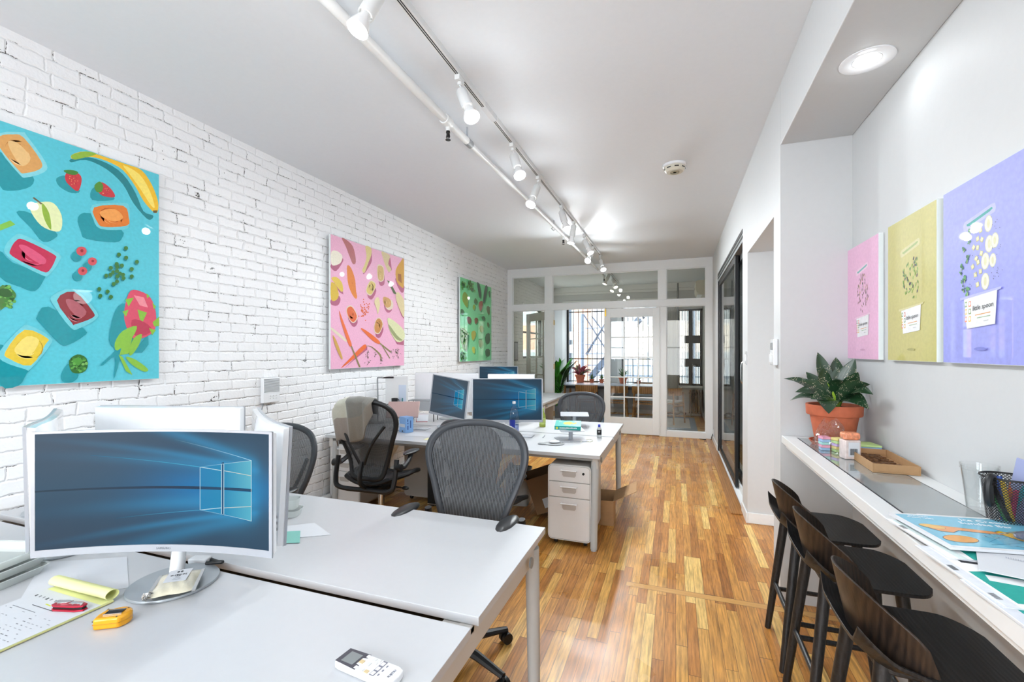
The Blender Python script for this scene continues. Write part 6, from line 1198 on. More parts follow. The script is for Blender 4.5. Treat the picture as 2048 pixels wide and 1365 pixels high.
# clear bag with pastel stickies
bg_=thing('clear_plastic_bag','crinkled clear plastic bag in front of the terracotta pot on the bar','bag',(.765,2.80,ZB))
def bagf(u,v):
    a=u*2*PI; r=.092*(1-.62*v**1.7)*(1+.10*math.sin(a*5+v*9)+.06*math.sin(a*11+v*17)); return (r*cos(a)*.9,r*sin(a)*1.15,.002+.155*v+.01*math.sin(a*3)*v)
m=M(); m.surf(bagf,40,14); m.obj('film',pane_mat('crinkled_film',(.97,.975,.98,1),1.3,.08),bg_,smooth=0)
PC=[('#9fc4ea','pale blue'),('#c7e59a','pale green'),('#f2a7c3','pink'),('#f3e28c','pale yellow'),('#a8e0dc','mint'),('#d0b4e8','lilac')]
PM=[mat('pastel_%s'%n.replace(' ','_'),c,.6) for c,n in PC]
for s in range(2):
    for k in range(5):
        m=M(); m.box(-.02,.02,-.022,.022,0,.013); o=m.obj('sticky_pad',PM[(k*2+s)%6],smooth=0,bev=.001); o.location=(.735+.052*s,2.81-.03*s,ZB+.0005+k*.0145); o.rotation_euler=(0,0,.2*s+.06*k)
        tag(o,'small %s sticky pad, %s of the %s stack inside the clear bag'%(PC[(k*2+s)%6][1],['lowest','second','third','fourth','top'][k],'left' if s==0 else 'right'),'sticky pad','sticky pads inside the clear bag')
pk=thing('sweet_packet','upright clear packet of orange and pink sweets with a barcode on the bar','packet',(.792,2.625,ZB),R(12))
m=M(); m.box(-.036,.036,-.026,.026,0,.092); m.obj('lower_pack',mat('pale_packet','#e8d8d4',.3,var=.3,bscale=90,coat=.4),pk,smooth=0,bev=.006)
m=M(); m.box(-.036,.036,-.025,.025,.0925,.128); m.obj('sweets',mat('orange_pink_sweets','#f09a72',.35,var=.5,bscale=160,coat=.5,bump=.5),pk,smooth=0,bev=.010)
m=M(); m.box(-.020,.028,-.0275,-.026,.014,.082); q=m.obj('label',PAPER,pk,smooth=0); m=M()
for k in range(11): m.box(-.014+k*.003,-.0124+k*.003,-.0285,-.0274,.022,.052)
m.obj('barcode',INK,q,smooth=0)
# paper pads stack behind
for k in range(5):
    m=M(); m.box(-.075,.075,-.055,.055,0,.0085); o=m.obj('note_pad',PM[(3,4,5,0,1)[k]],smooth=0,bev=.001); o.location=(.885,2.80,ZB+k*.0095); o.rotation_euler=(0,0,.06*k-.1)
    tag(o,'flat pastel note pad, %s of the five stacked behind the sweets packet'%['lowest','second','third','fourth','topmost'][k],'note pad','stacked pastel note pads')
# cardboard tray with wooden letters
ct=thing('cardboard_tray','shallow brown cardboard tray on the bar','tray',(.882,2.535,ZB),R(-2)); w_,d_,h_,t_=.165,.36,.038,.005
m=M(); m.box(-w_/2,w_/2,-d_/2,d_/2,0,t_); m.box(-w_/2,-w_/2+t_,-d_/2,d_/2,t_,h_); m.box(w_/2-t_,w_/2,-d_/2,d_/2,t_,h_); m.box(-w_/2+t_,w_/2-t_,-d_/2,-d_/2+t_,t_,h_); m.box(-w_/2+t_,w_/2-t_,d_/2-t_,d_/2,t_,h_); m.obj('tray_walls',CARD,ct,smooth=0,bev=.001)
m=M(); m.box(-w_/2+.006,w_/2-.03,-d_/2+.03,d_/2-.006,t_+.0,t_+.006); m.obj('liner',mat('kraft_liner','#b8906a',.85),ct,smooth=0)
LW=wood_mat('small_wood_pieces','#4e3018','#7c5430',.6,(30,30,30))
rn=random.Random(11); zc=ZB+.0115
for k in range(14):
    m=M(); L=.018+rn.random()*.022; m.box(-L,L,-.006,.006,0,.013)
    if k%3==0: m.box(-L,-L+.009,.005,.022,0,.008)
    if k%3==1: m.tube([(.012*cos(a)+.0,.012*sin(a)+.014,.004) for a in [q*PI/5 for q in range(10)]],.004,6,closed=True)
    o=m.obj('wooden_letter',LW,smooth=0); o.location=(.875+(-1 if k%2 else 1)*.020-.004*(k%3),2.43+k*.0175,zc); o.rotation_euler=(0,0,rn.random()*.8-.2)
    tag(o,'small brown wooden letter piece lying in the cardboard tray','wooden letter','wooden letters in the cardboard tray')
# clear cups
cu=thing('clear_cup','clear plastic cup beside the black mesh pencil cup on the bar','cup',(.918,1.885,ZB))
for k in range(2):
    m=M(); m.lathe([(.001,.004+k*.01),(.030,.002+k*.01),(.044,.138+k*.01),(.047,.140+k*.01),(.047,.146+k*.01),(.045,.146+k*.01),(.0425,.137+k*.01),(.0285,.006+k*.01)],32,cap=False); m.obj('cup_wall',CLR,cu)
WIRE=mesh_mat('black_wire_mesh','#141516',.0052,.6,1.0,axis=0,row=.0052)
def wirem():
    N=NT('black_wire_mesh_net'); u=N.a('TexCoord').outputs['UV']; s=N.a('SeparateXYZ',{0:u})
    a=N.math('FRACT',N.math('ADD',s.outputs[0],s.outputs[1])); b=N.math('FRACT',N.math('SUBTRACT',s.outputs[0],s.outputs[1]))
    g=N.math('MULTIPLY',N.math('GREATER_THAN',a,.34),N.math('GREATER_THAN',b,.34))
    return N.done(N.a('MixShader',{0:g,1:N.a('BsdfPrincipled',{'Base Color':lin('#121214'),'Roughness':.4}),2:N.a('BsdfTransparent')}))
pc=thing('pencil_cup','black wire mesh pencil cup full of colourful pens at the right photo edge','pencil cup',(.912,1.742,ZB))
m=M(); m.lathe([(.042,.006),(.058,.150)],40,cap=False); q=m.obj('mesh_wall',wirem(),pc)
uvl=q.data.uv_layers.new(name='UVMap')
for p in q.data.polygons:
    for li in p.loop_indices:
        v=q.data.vertices[q.data.loops[li].vertex_index].co; a=math.atan2(v.y,v.x)
        if p.center.y<0 and a>2.9: a-=2*PI
        uvl.data[li].uv=(a/(2*PI)*44,v.z/.15*19)
m=M(); m.tube([(.0585*cos(k*PI/16),.0585*sin(k*PI/16),.151) for k in range(32)],.0028,6,closed=True); m.obj('rim',BLK,pc); m=M(); m.lathe([(.001,.003),(.044,.003),(.045,.006),(.042,.009),(.001,.009)],24); m.obj('cup_base',BLK,pc)
rn=random.Random(5)
for k,(c,n) in enumerate((('#c8382e','red'),('#e0702c','orange'),('#2a4fa0','blue'),('#3a8c4a','green'),('#1f2022','black'),('#e8c83a','yellow'),('#c23a6a','magenta'),('#3aa0b0','teal'))):
    a=k*2*PI/8; m=M(); m.cyl((.012*cos(a+2),.012*sin(a+2),.012),(.036*cos(a),.036*sin(a),.12+.012*(k%3)),.0062,n=8); o=m.obj('marker_pen',mat('pen_%s'%n,c,.35)); o.location=pc.location
    tag(o,'%s marker pen standing in the black mesh cup'%n,'pen','marker pens in the mesh cup')
for a,l in ((2.6,'black scissors handle hanging over the rim of the mesh cup'),):
    m=M(); c0=Vector((-.040,-.028,.13)); m.tube(bez([c0+Vector((0,.01,.02)),c0+Vector((-.018,-.01,.028)),c0+Vector((-.028,-.018,.0)),c0+Vector((-.024,-.014,-.045)),c0+Vector((-.014,-.004,-.05)),c0+Vector((-.016,-.004,-.0))],4),.0085,8,closed=True); o=m.obj('scissors',BLK); o.location=pc.location; tag(o,l,'scissors')
m=M(); m.box(-.03,.03,-.002,.002,.01,.20); o=m.obj('pocket_notebook',mat('lilac_cover','#9ea6cc',.5),smooth=0,bev=.001); o.location=(.935,1.755,ZB+.006); o.rotation_euler=(0,R(10),R(-60)); tag(o,'lilac card standing upright in the mesh cup','card')
# magazines and books
def mag(name,label,cat,o_,ax,w_,d_,z,items,th=.003,cm=None,bg='#ffffff'):
    t=thing(name,label,cat,(o_[0],o_[1],z),R(ax)); m=M(); m.box(0,w_,0,d_,0,th); m.obj('pages',cm or PAPER,t,smooth=0)
    flat_art('cover_print',items,Matrix.Translation((0,0,th)),PRINT if name=='picture_book' else PAPERP,t,step=.00003,start=.0002,bg=(bg,[(0,0),(w_,0),(w_,d_),(0,d_)])); return t
mag('magazine','teal and white magazine, lowest on the bar nearest the camera','magazine',(.622,.95),3,.30,.36,ZB,[('#1fa79e',[(.022,.02),(.30,.05),(.30,.35),(.022,.35)]),('#e9eef0',[(.05,.10),(.14,.06),(.2,.10),(.12,.14)]),('#2c3034',[(.10,.09),(.13,.088),(.128,.094),(.10,.097)]),('#23272b',[(.15,.11),(.2,.10),(.2,.106),(.15,.116)]),('#dfe3ec',[(.003,.003),(.03,.003),(.03,.35),(.003,.35)])],.004)
mag('magazine','white magazine with barcode along the front edge of the bar','magazine',(.618,1.19),5,.20,.30,ZB+.0045,[('#e5e9f0',[(.004,.0),(.028,.0),(.028,.3),(.004,.3)]),('#23a59a',[(.035,.02),(.20,.02),(.20,.20),(.035,.16)]),('#1d2226',[(.05,.21),(.12,.20),(.12,.215),(.05,.225)]),('#f2f4f6',[(.05,.12),(.12,.10),(.13,.14),(.06,.15)])]+[('#3a3f44',[(.006,.03+.003*k),(.018,.03+.003*k),(.018,.0315+.003*k),(.006,.0315+.003*k)]) for k in range(9)]+[('#3a3f44',[(.006,.16+.003*k),(.018,.16+.003*k),(.018,.1615+.003*k),(.006,.1615+.003*k)]) for k in range(9)],.003)
mag('magazine','thin white magazine with barcode showing under the blue picture book','magazine',(.632,1.415),7,.18,.27,ZB+.008,[('#e2f0ee',[(.02,.0),(.04,.0),(.03,.26),(.012,.26)]),('#23a59a',[(.05,.0),(.18,.0),(.18,.08),(.06,.1)])]+[('#3a3f44',[(.004,.19+.003*k),(.016,.19+.003*k),(.016,.1915+.003*k),(.004,.1915+.003*k)]) for k in range(9)],.003)
en=thing('envelope','large white envelope lying over the teal magazine on the bar','envelope',(.657,1.352,ZB+.0135),R(-24)); m=M()
m.surf(lambda u,v:(u*.255,v*.22,.002+.012*math.sin(u*3)*.3*(1-v)),12,8,.002); m.obj('envelope_paper',PAPER,en)
m=M()
for k in range(10): m.box(.05+.004*k,.0515+.004*k,.12,.13,.0046,.0052)
m.obj('postmark',mat('faint_ink','#b4b8c4',.6),en,smooth=0)
B2=mag('picture_book','light blue picture book with orange ice cream shapes on the bar','book',(.652,1.455),9,.315,.25,ZB+.018,[('#74c0dc',[(.010,.012),(.315,.012),(.315,.240),(.010,.240)]),('#8fd0e6',[(.03,.018),(.14,.018),(.06,.15)])],.007,bg='#f4f6f8')
def blob(cx,cy,rx,ry,a=0): return ell(cx,cy,rx,ry,18,a)
LN='#2c3a4a'; its=[]
for c,s in ((LN,1.05),('#e8a03a',1.0)): its.append((c,blob(.062,.060,.040*s,.024*s,.2)))
for c,s in ((LN,1.04),('#e79a58',1.0)): its.append((c,[(.062+(x-.062)*s,.135+(y-.135)*s) for x,y in [(.03,.150),(.055,.160),(.10,.150),(.18,.132),(.200,.118),(.19,.108),(.10,.125),(.075,.105),(.05,.110),(.035,.130)]]))
for c,s in ((LN,1.04),('#f0be5c',1.0)): its.append((c,blob(.050,.145,.028*s,.016*s,-.3)))
for c,s in ((LN,1.03),('#e8b41c',1.0)): its.append((c,[(.235+(x-.235)*s,.07+(y-.07)*s) for x,y in [(.19,.13),(.205,.138),(.23,.12),(.26,.105),(.285,.11),(.30,.085),(.29,.06),(.26,.045),(.225,.05),(.205,.075),(.195,.10)]]))
its.append((LN,blob(.245,.06,.003,.006))); its+= [('#357fa0',[(.11,.03),(.19,.055),(.19,.0565),(.11,.0315)]),('#357fa0',[(.115,.045),(.17,.09),(.17,.0915),(.115,.0465)])]
flat_art('cover_drawing',its,Matrix.Translation((0,0,.0076)),PRINT,B2,step=.00003,start=.0002)
for k,(s_,x,y,z) in enumerate((('Ice Cream',.215,.200,.026),('Sundae Bar',.200,.172,.026),('strawberry',.062,.222,.011),('dreamy vanilla',.060,.208,.011))):
    text('cover_lettering',s_,z,WINK,Matrix.Translation((x,y,.0088))@Matrix.Rotation(R(-8),4,'Z'),B2,ext=.0002,align='CENTER')
pg=thing('plastic_packet','small clear plastic packet with a dark object, lying on the picture book','packet',(.845,1.545,ZB+.028),R(30)); m=M(); m.surf(lambda u,v:((u-.5)*.14,(v-.5)*.10,.004+.016*math.sin(u*PI)*math.sin(v*PI)+.003*math.sin(u*19+v*11)),14,10); m.obj('packet_film',bpy.data.materials['crinkled_film'],pg,smooth=0)
m=M(); m.ball((.02,.01,.012),.02,14,8,.5,1.8,.9); m.obj('packed_item',mat('slate_grey_item','#5c6070',.4),pg)
sheet('paper_sheet',[(.76,1.66),(.975,1.68),(.97,1.83),(.72,1.80)],ZB+.0005,PAPER,'white paper sheet under the mesh cup and picture book','paper',.001)

# ================================================================ DINING ROOM
rug=thing('rug','pale blue and grey rug under the dining table','rug',(0,0,0)); RUG=mat('grey_blue_rug','#8fa3b8',.95,bump=.4,bscale=200,var=.15); RUG2=mat('pale_rug_field','#d3d6d8',.95,bump=.4,bscale=200)
m=M(); m.box(-2.9,.40,9.5,11.35,.001,.010); m.obj('rug_border',RUG,rug,smooth=0)
m=M()
for k in range(5):
    x=-2.7+k*.62; m.box(x,x+.5,9.75,11.15,.010,.0125)
m.obj('rug_field',RUG2,rug,smooth=0)
dt=thing('dining_table','long wooden dining table with pale top by the window','table',(-1.45,11.10,.0128)); m=M(); m.box(-1.22,1.20,-.36,.42,.715,.745); m.obj('table_top',mat('pale_table_top','#c9d0dc',.25),dt,smooth=0,bev=.004)
for x,y in ((-1.08,-.28),(-1.08,.34),(1.06,-.28),(1.06,.34)): m=M(); m.tube([(x,y,.715),(x*1.02,y*1.05,0)],[.03,.02],10); m.obj('leg',OAKC,dt)
m=M(); m.box(-1.08,1.06,-.27,-.25,.64,.715); m.box(-1.08,1.06,.33,.35,.64,.715); m.obj('apron',BLK2,dt,smooth=0)
def dchair(label):
    o=thing('dining_chair',label,'dining chair',group='oak dining chairs')
    m=M(); m.prism(rrect(.46,.44,.06,4),.42,.445); m.obj('seat',OAKC,o,bev=.005); m=M(); m.prism(rrect(.43,.41,.06,4),.446,.478); m.obj('seat_pad',PAPER,o,bev=.01)
    for sx,sy in ((-1,-1),(1,-1),(-1,1),(1,1)): m=M(); m.tube([(sx*.20,sy*.19,.44 if sy>0 else .66),(sx*.235,sy*.215,0)],[.019,.014],8,flat=1.2); m.obj('leg',OAKC,o)
    m=M(); m.surf(lambda u,v:((u-.5)*.52,-.235+.14*((u-.5)*2)**2*.8,.60+v*.155),12,3,.018,(0,1,0)); m.obj('backrest',OAKC,o,bev=.003)
    m=M(); m.box(-.20,.20,-.20,-.18,.36,.40); m.obj('seat_rail',OAKC,o,smooth=0); return o
c0=dchair('oak dining chair at the near side of the table, left of the closed glazed door'); c0.location=(-1.95,10.62,.0127)
dup(c0,(-1.27,10.60,.0127),.03,'oak dining chair at the table, seen through the left panes of the closed glazed door'); dup(c0,(-.66,10.60,.0127),-.03,'oak dining chair at the table, seen through the right panes of the closed glazed door')
dup(c0,(-2.88,11.05,.0127),R(-85),'oak dining chair at the left end of the dining table'); dup(c0,(-.12,10.35,.0127),R(62),'oak dining chair at the right end of the table, seen through the right pane'); dup(c0,(-2.1,11.62-.15,.0127),PI,'oak dining chair on the window side of the table behind the red plant'); dup(c0,(-.72,11.48,.0127),PI,'oak dining chair on the window side of the table at its right end')
# plants
PALM=mat('palm_leaf','#56b838',.45,var=.3,bscale=40); PALMD=mat('dark_palm_leaf','#2b4a24',.5)
pl=thing('potted_palm','bright green palm in the dining room left of the red leaved plant','plant',(-2.60,10.30,.0127)); pot(pl,.15,.28,mat('grey_planter','#8d9090',.6),False)
rn=random.Random(9)
for k in range(19):
    a=rn.random()*2*PI; L=.28+.2*rn.random(); top=Vector((cos(a)*L*.75+ .06,sin(a)*L*.55,.95+.40*rn.random())); 
    if k==0: top=Vector((.45,-.1,1.28))
    if k==1: top=Vector((-.30,-.1,1.15))
    if k==2: top=Vector((.25,-.1,1.18))
    b=Vector((0,0,.25)); mid=b.lerp(top,.6)+Vector((0,0,.22)); P=bez([b,b.lerp(mid,.6)+Vector((0,0,.05)),mid,top],5)
    m=M(); m.tube(P,.005,5); n=len(P)
    for i in range(4,n):
        d=(P[i]-P[i-1]).normalized(); sd=d.cross(Vector((0,0,1))).normalized(); 
        for s in (-1,1):
            for q in (0,.5): pz=P[i-1].lerp(P[i],q); leafm(m,pz,pz+sd*s*(.17*(1-.5*i/n))+d*.15+Vector((0,0,-.03)),.013,.02,4,.2)
    m.obj('frond',PALM if k%4 else PALMD,pl,smooth=0)
REDL=leaf_mat('red_green_leaf','#c23a5c','#e8b8c0',60,.5); GLF=mat('dull_green_leaf','#4b6e3c',.5)
rp=thing('potted_plant','terracotta pot of red and pale striped leaves on the dining table','plant',(-2.27,11.38,.760)); pot(rp,.125,.20,saucer=False)
for k in range(30):
    a=k*2.4; el=.25+1.05*((k*7)%10)/10; L=.25+.12*rn.random(); d=Vector((cos(a)*cos(el),sin(a)*cos(el),sin(el))); m=M(); leafm(m,(d.x*.02,d.y*.02,.18),Vector((0,0,.18))+d*L,.030,.16,6,.3,.5); m.obj('leaf',(REDL,GLF,REDL)[k%3],rp,smooth=80)
def succ(loc,label,sc=1,kind=0):
    o=thing('potted_plant',label,'plant',loc); pot(o,.06*sc,.09*sc,saucer=False)
    for k in range(12):
        a=k*2.4; el=.5+.9*((k*3)%7)/7; d=Vector((cos(a)*cos(el),sin(a)*cos(el),sin(el))); m=M(); leafm(m,(0,0,.08*sc),Vector((0,0,.08*sc))+d*.15*sc,.012*sc,.08,4,.4); m.obj('leaf',GLF,o,smooth=80)
succ((-1.98,11.40,.760),'small green plant in a low terracotta pot right of the red leaved plant'); succ((-1.74,11.42,.760),'small trailing plant in a terracotta pot beside the closed glazed door',1.0)
succ((-1.22,11.42,.760),'bushy green plant on the dining table behind the door panes',1.8); succ((-.85,11.44,.760),'tiny green plant on the table near its right end',.9)
cm_=thing('black_camera','small black camera on the dining table behind the left door panes','camera',(-1.52,11.0,.760)); m=M(); m.box(-.06,.06,-.03,.03,0,.08); m.obj('body',BLK,cm_,smooth=0,bev=.006); m=M(); m.cyl((.0,-.03,.04),(.0,-.075,.04),.028); m.obj('lens',BLK,cm_)
# radiator and its pipe
ra=thing('radiator','brown cast iron column radiator under the right window','radiator',(.46,11.60,0)); RAD=mat('aged_radiator_metal','#6b5a50',.55,.3,bump=.4,bscale=40,var=.2)
for k in range(5):
    x=-.135+k*.062; m=M(); m.tube([(x,.05,.08),(x,.05,.56),(x,.03,.62),(x,-.03,.62),(x,-.05,.56),(x,-.05,.08)],.024,10,closed=True,up=(1,0,0)); m.obj('column',RAD,ra)
m=M(); m.cyl((-.17,-.05,.10),(.14,-.05,.10),.02); m.cyl((-.17,-.05,.56),(.14,-.05,.56),.016); m.obj('header_pipes',RAD,ra)
for x in (-.13,.11): m=M(); m.box(x-.015,x+.015,-.06,.06,0,.08); m.obj('foot',RAD,ra,smooth=0)
m=M(); m.tube(bez([(.22,11.56,.06),(.12,11.60,.10),(.02,11.60,.05),(-.10,11.62,.07),(-.22,11.66,.05)],5),.028,8); tag(m.obj('floor_pipe',RAD),'lumpy brown pipe along the floor left of the radiator','pipe')
m=M(); m.tube([(.045,11.66,.10),(.045,11.66,ZC-.02)],.022,10); tag(m.obj('riser_pipe',mat('grey_painted_pipe','#8a8c8c',.4)),'grey vertical riser pipe between the pleated blind and the barred window','pipe')
cut=thing('pleated_blind','pale pleated vertical blind beside the barred window','blind',(-.115,11.66,0)); m=M(); rs=[(-.13+.26*k/24,.014*(1 if k%2 else -1)) for k in range(25)]
m.rings([[(x,y,.62),(x,y+.003,.62),(x,y+.003,2.80),(x,y,2.80)] for x,y in rs]); m.obj('pleats',mat('pale_fabric','#dcdcd8',.8),cut,smooth=0); m=M(); m.box(-.14,.14,-.03,.03,2.80,2.84); m.obj('head_rail',TRIM,cut,smooth=0)
ac=thing('air_conditioner','cream wall air conditioner high in the dining room corner','air conditioner',(XR-.001,10.55,2.72)); m=M()
pr=[(0,0),(-.12,0),(-.20,.05),(-.22,.12),(-.22,.27),(-.19,.30),(0,.30)]; m.rings([[(x,y,z) for x,z in pr] for y in (-.40,.42)]); m.obj('casing',mat('cream_plastic','#cfc9b8',.4),ac,smooth=30)
m=M(); m.box(-.224,-.218,.12,.26,.17,.20); m.obj('display',GREYP,ac,smooth=0); m=M(); m.box(-.19,-.10,-.36,.38,-.006,.006); m.obj('louvre',TRIM,ac,smooth=0)
o=thing('framed_picture','small dark framed picture on the brick wall beyond the partition','picture',(XL+.002,9.18,1.55)); m=M(); m.box(0,.02,-.13,.13,-.2,.2); m.obj('frame',BLK,o,smooth=0,bev=.003); m=M(); m.box(.02,.022,-.11,.11,-.18,.18); m.obj('print',mat('pale_print','#b9bcc8',.5),o,smooth=0)
# dining room track
tr2=thing('lighting_track','short lighting track in the dining room seen through the transom glass','track',(-1.30,0,ZC)); m=M(); m.box(-.018,.018,9.0,11.2,-.035,0); m.obj('rail',TRIM,tr2,smooth=0); m=M(); m.box(-.006,.006,9.05,11.15,-.0365,-.034); m.obj('contact_slot',BLK,tr2,smooth=0)
for y,b,l in ((9.5,(-1.38,9.45,2.93),'nearest track spotlight in the dining room, seen through the transom'),(10.1,(-1.22,10.0,2.93),'middle track spotlight in the dining room, seen through the transom'),(10.7,(-1.38,10.6,2.93),'farthest track spotlight in the dining room')):
    SPOTS.append((spot(y,b,l,-1.30,'dining room track spotlights')[1],b))

# ================================================================ OUTSIDE
GND=mat('yard_concrete','#e6e5e2',.9,var=.1,bscale=10); RB=brick_out('weathered_pink_brick','#dba892','#cf9680','#e6d8cc'); WBk=brick_out('pale_painted_brick','#efebe4','#e6e0d6','#f2efe8')
STL=mat('blue_grey_painted_steel','#76849a',.5); DWN=mat('pale_window_pane','#a9b6c4',.15)
m=M(); m.box(-9,6,YD+.3,26,-1.2,-1.0); tag(m.obj('yard_ground',GND,smooth=0),'pale concrete yard behind the windows','ground')
def bld(label,x0,x1,y0,z1,mt,cols,rows,wx=1.0):
    o=thing('neighbour_building',label,'building',(0,0,0)); m=M(); m.box(x0,x1,y0,y0+2,-1,z1); m.obj('wall',mt,o,smooth=0)
    for i in range(cols):
        for j in range(rows):
            cx=x0+(i+.5)*(x1-x0)/cols; z=.0+j*2.6
            m=M(); m.box(cx-.5*wx,cx+.5*wx,y0-.04,y0+.01,z,z+1.6); f=m.obj('window_frame',TRIM,o,smooth=0); m=M(); m.box(cx-.42*wx,cx-.02,y0-.05,y0-.039,z+.08,z+1.52); m.box(cx+.02,cx+.42*wx,y0-.05,y0-.039,z+.08,z+1.52); m.obj('pane',DWN,f,smooth=0)
    m=M(); m.box(x0-.05,x1+.05,y0-.12,y0+2,z1,z1+.25); m.obj('cornice',TRIM,o,smooth=0); return o
bld('red brick building beyond the yard, behind the red leaved plant',-7.6,-3.42,17.5,9,RB,3,3,.8); bld('pale building beyond the yard, right of the red brick one',-3.5,-.2,20,9,WBk,3,3); bld('third building beyond the yard, pale, behind the barred window',-.15,4.5,18,8,WBk,3,3)
dp=thing('drain_pipe','grey blue drain pipe and meter cabinet outside the left window edge','drain pipe',(-3.20,13.9,-1)); m=M(); m.box(-.12,.12,-.1,.1,0,6); m.obj('duct',STL,dp,smooth=0); m=M(); m.cyl((.17,0,0),(.17,0,6),.04); m.obj('pipe',GREYP,dp)
for z in (2.5,2.9): m=M(); m.box(.0,.26,-.16,-.10,z,z+.25); m.obj('meter_box',TRIM,dp,smooth=0)
fe=thing('fire_escape','blue grey steel fire escape with railings and diagonal stair outside the windows','fire escape',(0,14.6,0))
STD=mat('dark_slate_steel','#4a5568',.5)
for x,zt,w_ in ((-2.836,2.76,.045),(-1.95,3.4,.03),(-.62,3.6,.03),(.5,3.6,.04)): m=M(); m.box(x-w_,x+w_,-.04,.04,-1,zt); m.obj('post',STL,fe,smooth=0)
for z in (1.47,1.76,2.29): m=M(); m.box(-2.75,-1.4,-.015,.015,z-.018,z+.018); m.obj('rail',STL,fe,smooth=0)
for z in (.78,1.10): m=M(); m.box(-2.7,1.0,.1,.13,z-.02,z+.02); m.obj('rail',STL,fe,smooth=0)
for k in range(12):
    x=-2.66+k*.105; m=M(); m.box(x-.008,x+.008,-.008,.008,1.47,2.29); m.obj('baluster',STL,fe,smooth=0)
for k in range(22):
    x=-1.35+k*.11; m=M(); m.box(x-.008,x+.008,.1,.116,.5,1.10); m.obj('baluster',STL,fe,smooth=0)
for p_,q_ in (((-2.80,0,2.74),(-2.12,0,1.65)),((-2.72,0,1.47),(-2.12,0,2.42)),((-2.55,.05,2.68),(-2.10,.05,2.08)),((-2.72,.1,1.42),(-2.2,.1,2.30))): m=M(); m.tube([p_,q_],.022,6); m.obj('brace',STD,fe)
def stairf(p,q,n):
    m=M(); 
    for y in (-.3,.3):
        a=Vector(p)+Vector((0,y,0)); b=Vector(q)+Vector((0,y,0)); m.rings([[a+Vector((0,-.02,-.12)),a+Vector((0,.02,-.12)),a+Vector((0,.02,.12)),a+Vector((0,-.02,.12))],[b+Vector((0,-.02,-.12)),b+Vector((0,.02,-.12)),b+Vector((0,.02,.12)),b+Vector((0,-.02,.12))]])
    m.obj('stair_stringers',STD,fe,smooth=0)
    for k in range(n):
        c=Vector(p).lerp(Vector(q),(k+.5)/n); m=M(); m.cbox(c,(.22,.6,.03)); m.obj('tread',STL,fe,smooth=0)
stairf((-2.62,.35,.70),(-1.75,.35,1.75),7); stairf((-1.66,.35,1.85),(-.80,.35,2.92),7)

# ================================================================ LIGHT
STW,PB=58,32
W_=bpy.data.worlds.new('sky'); SC.world=W_; W_.use_nodes=True; nt=W_.node_tree; bgn=nt.nodes['Background']
sk=nt.nodes.new('ShaderNodeTexSky'); sk.sky_type='NISHITA'; sk.sun_disc=False; sk.sun_elevation=R(50); sk.sun_rotation=R(160); sk.air_density=1.6; sk.dust_density=3.5
mx=nt.nodes.new('ShaderNodeMix'); mx.data_type='RGBA'; mx.inputs[0].default_value=.75; mx.inputs[7].default_value=(.86,.92,1,1)
ml=nt.nodes.new('ShaderNodeMix'); ml.data_type='RGBA'; ml.blend_type='MULTIPLY'; ml.inputs[0].default_value=1; ml.inputs[7].default_value=(.12,.12,.12,1)
nt.links.new(sk.outputs[0],ml.inputs[6]); nt.links.new(ml.outputs[2],mx.inputs[6]); nt.links.new(mx.outputs[2],bgn.inputs[0]); bgn.inputs[1].default_value=15.0
def area(name,loc,rot,sx,sy,p,col=(1,1,1),spread=180):
    l=bpy.data.lights.new(name,'AREA'); l.shape='RECTANGLE'; l.size=sx; l.size_y=sy; l.energy=p; l.color=col; l.spread=R(spread)
    o=bpy.data.objects.new(name,l); COL.objects.link(o); o.location=loc; o.rotation_euler=rot; return o
# added area lamps stand in for daylight at the unseen street windows
area('street_window_fill',(-2.175,YB-.02,1.7),(R(90),0,0),1.4,2.3,STW,(.90,.95,1))
area('street_window_fill',(-.325,YB-.02,1.7),(R(90),0,0),1.4,2.3,STW,(.90,.95,1))
def bulb_light(b,d,p):
    for ty,e in (('SPOT',p),('POINT',min(p*.13,5.0))):
        l=bpy.data.lights.new('bulb_light',ty); l.energy=e; l.shadow_soft_size=.035; l.color=(.905,.957,.985); l.specular_factor=.12
        if ty=='SPOT': l.spot_size=R(172); l.spot_blend=.6
        o=bpy.data.objects.new('bulb_light',l); COL.objects.link(o); o.location=Vector(b)+Vector(d)*(.02 if ty=='SPOT' else .06); o.rotation_euler=Vector(d).to_track_quat('-Z','Y').to_euler()
for d,b in SPOTS: bulb_light(b,d,PB*(5.6 if b[1]>7 else 4.2 if b[1]>5.3 else 3.3 if b[1]>3.8 else 2.1 if b[1]>3 else .95) if b[1]<9 else 2)
for y in (-.2,.95): o=dup(bpy.data.objects['recessed_downlight'],(.79,y,2.83),0,'added unseen fill downlight in the soffit %s'%('nearest the street windows' if y<0 else 'beside the camera'))  # extra downlights out of view, added as fill
for y in (-.2,.95,2.41): bulb_light((.79,y,2.83),(0,0,-1),3.0)
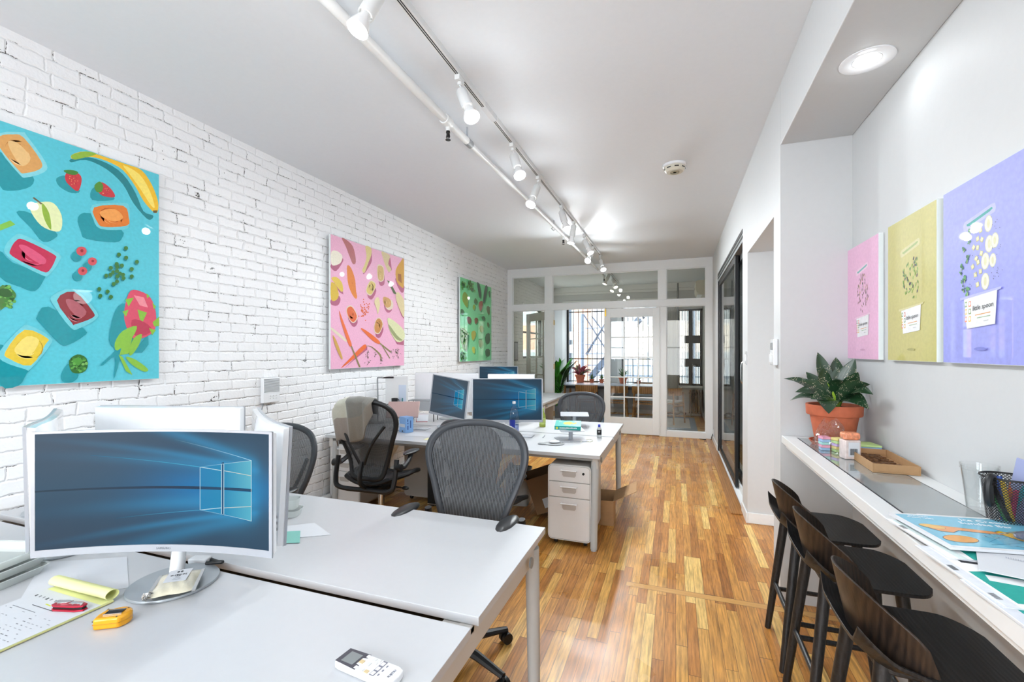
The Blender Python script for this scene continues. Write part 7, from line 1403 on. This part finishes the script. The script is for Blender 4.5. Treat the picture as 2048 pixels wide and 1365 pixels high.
for y,w_ in ((-1.4,'start'),(-.4,'second place'),(.6,'third place')):  # extra spotlights behind the camera, added to brighten the room
    b=(-1.205-.05,y,2.88); SP=spot(y+.02,b,'added unseen fill spotlight behind the camera, at the %s of the track'%w_); bulb_light(b,SP[1],PB*.5)
def flush(loc,label,p):  # added unseen lamps that brighten the side passage and the room beyond
    o=thing('fill_ceiling_light',label,'ceiling light',loc); m=M(); m.lathe([(.12,0),(.12,-.02),(.11,-.03)],28,cap=False); m.obj('rim',MWHITE,o); m=M(); m.lathe([(.11,-.03),(.08,-.045),(.001,-.05)],28,cap=False); m.obj('diffuser',BULB,o); 
    l=bpy.data.lights.new('room_fill_lamp','POINT'); l.energy=p; l.shadow_soft_size=.1; q=bpy.data.objects.new('room_fill_lamp',l); COL.objects.link(q); q.location=(loc[0],loc[1],loc[2]-.12)
flush((1.5,4.0,2.44),'added unseen fill light on the side passage ceiling',4); flush((1.6,6.4,2.9),'added unseen fill light on the ceiling behind the sliding doors',14)
m=M(); m.box(XR+.14,2.5,4.7,8.4,2.9,2.95); struct(m.obj('trim_10',CEIL,smooth=0))

# ================================================================ CAMERA AND VIEW
cd=bpy.data.cameras.new('camera'); cd.lens=16.0; cd.sensor_width=36; cd.sensor_fit='HORIZONTAL'; cd.shift_y=.0100; cd.clip_start=.02; cd.clip_end=100
co=bpy.data.objects.new('camera',cd); COL.objects.link(co); co.location=(0,0,1.55); co.rotation_euler=(R(90),0,R(19.8)); SC.camera=co
vs=SC.view_settings; SC.display_settings.display_device='sRGB'; vs.view_transform='Standard'; vs.look='None'; vs.gamma=1; vs.exposure=-.78; vs.use_curve_mapping=False
cy=SC.cycles; cy.adaptive_threshold=.04; cy.max_bounces=7; cy.diffuse_bounces=4; cy.glossy_bounces=3; cy.transmission_bounces=4; cy.transparent_max_bounces=16; cy.caustics_reflective=False; cy.caustics_refractive=False; cy.sample_clamp_indirect=6; cy.blur_glossy=.5
for n in ('BULB',): pass
BULB.cycles.emission_sampling='NONE'; SCREEN.cycles.emission_sampling='NONE'
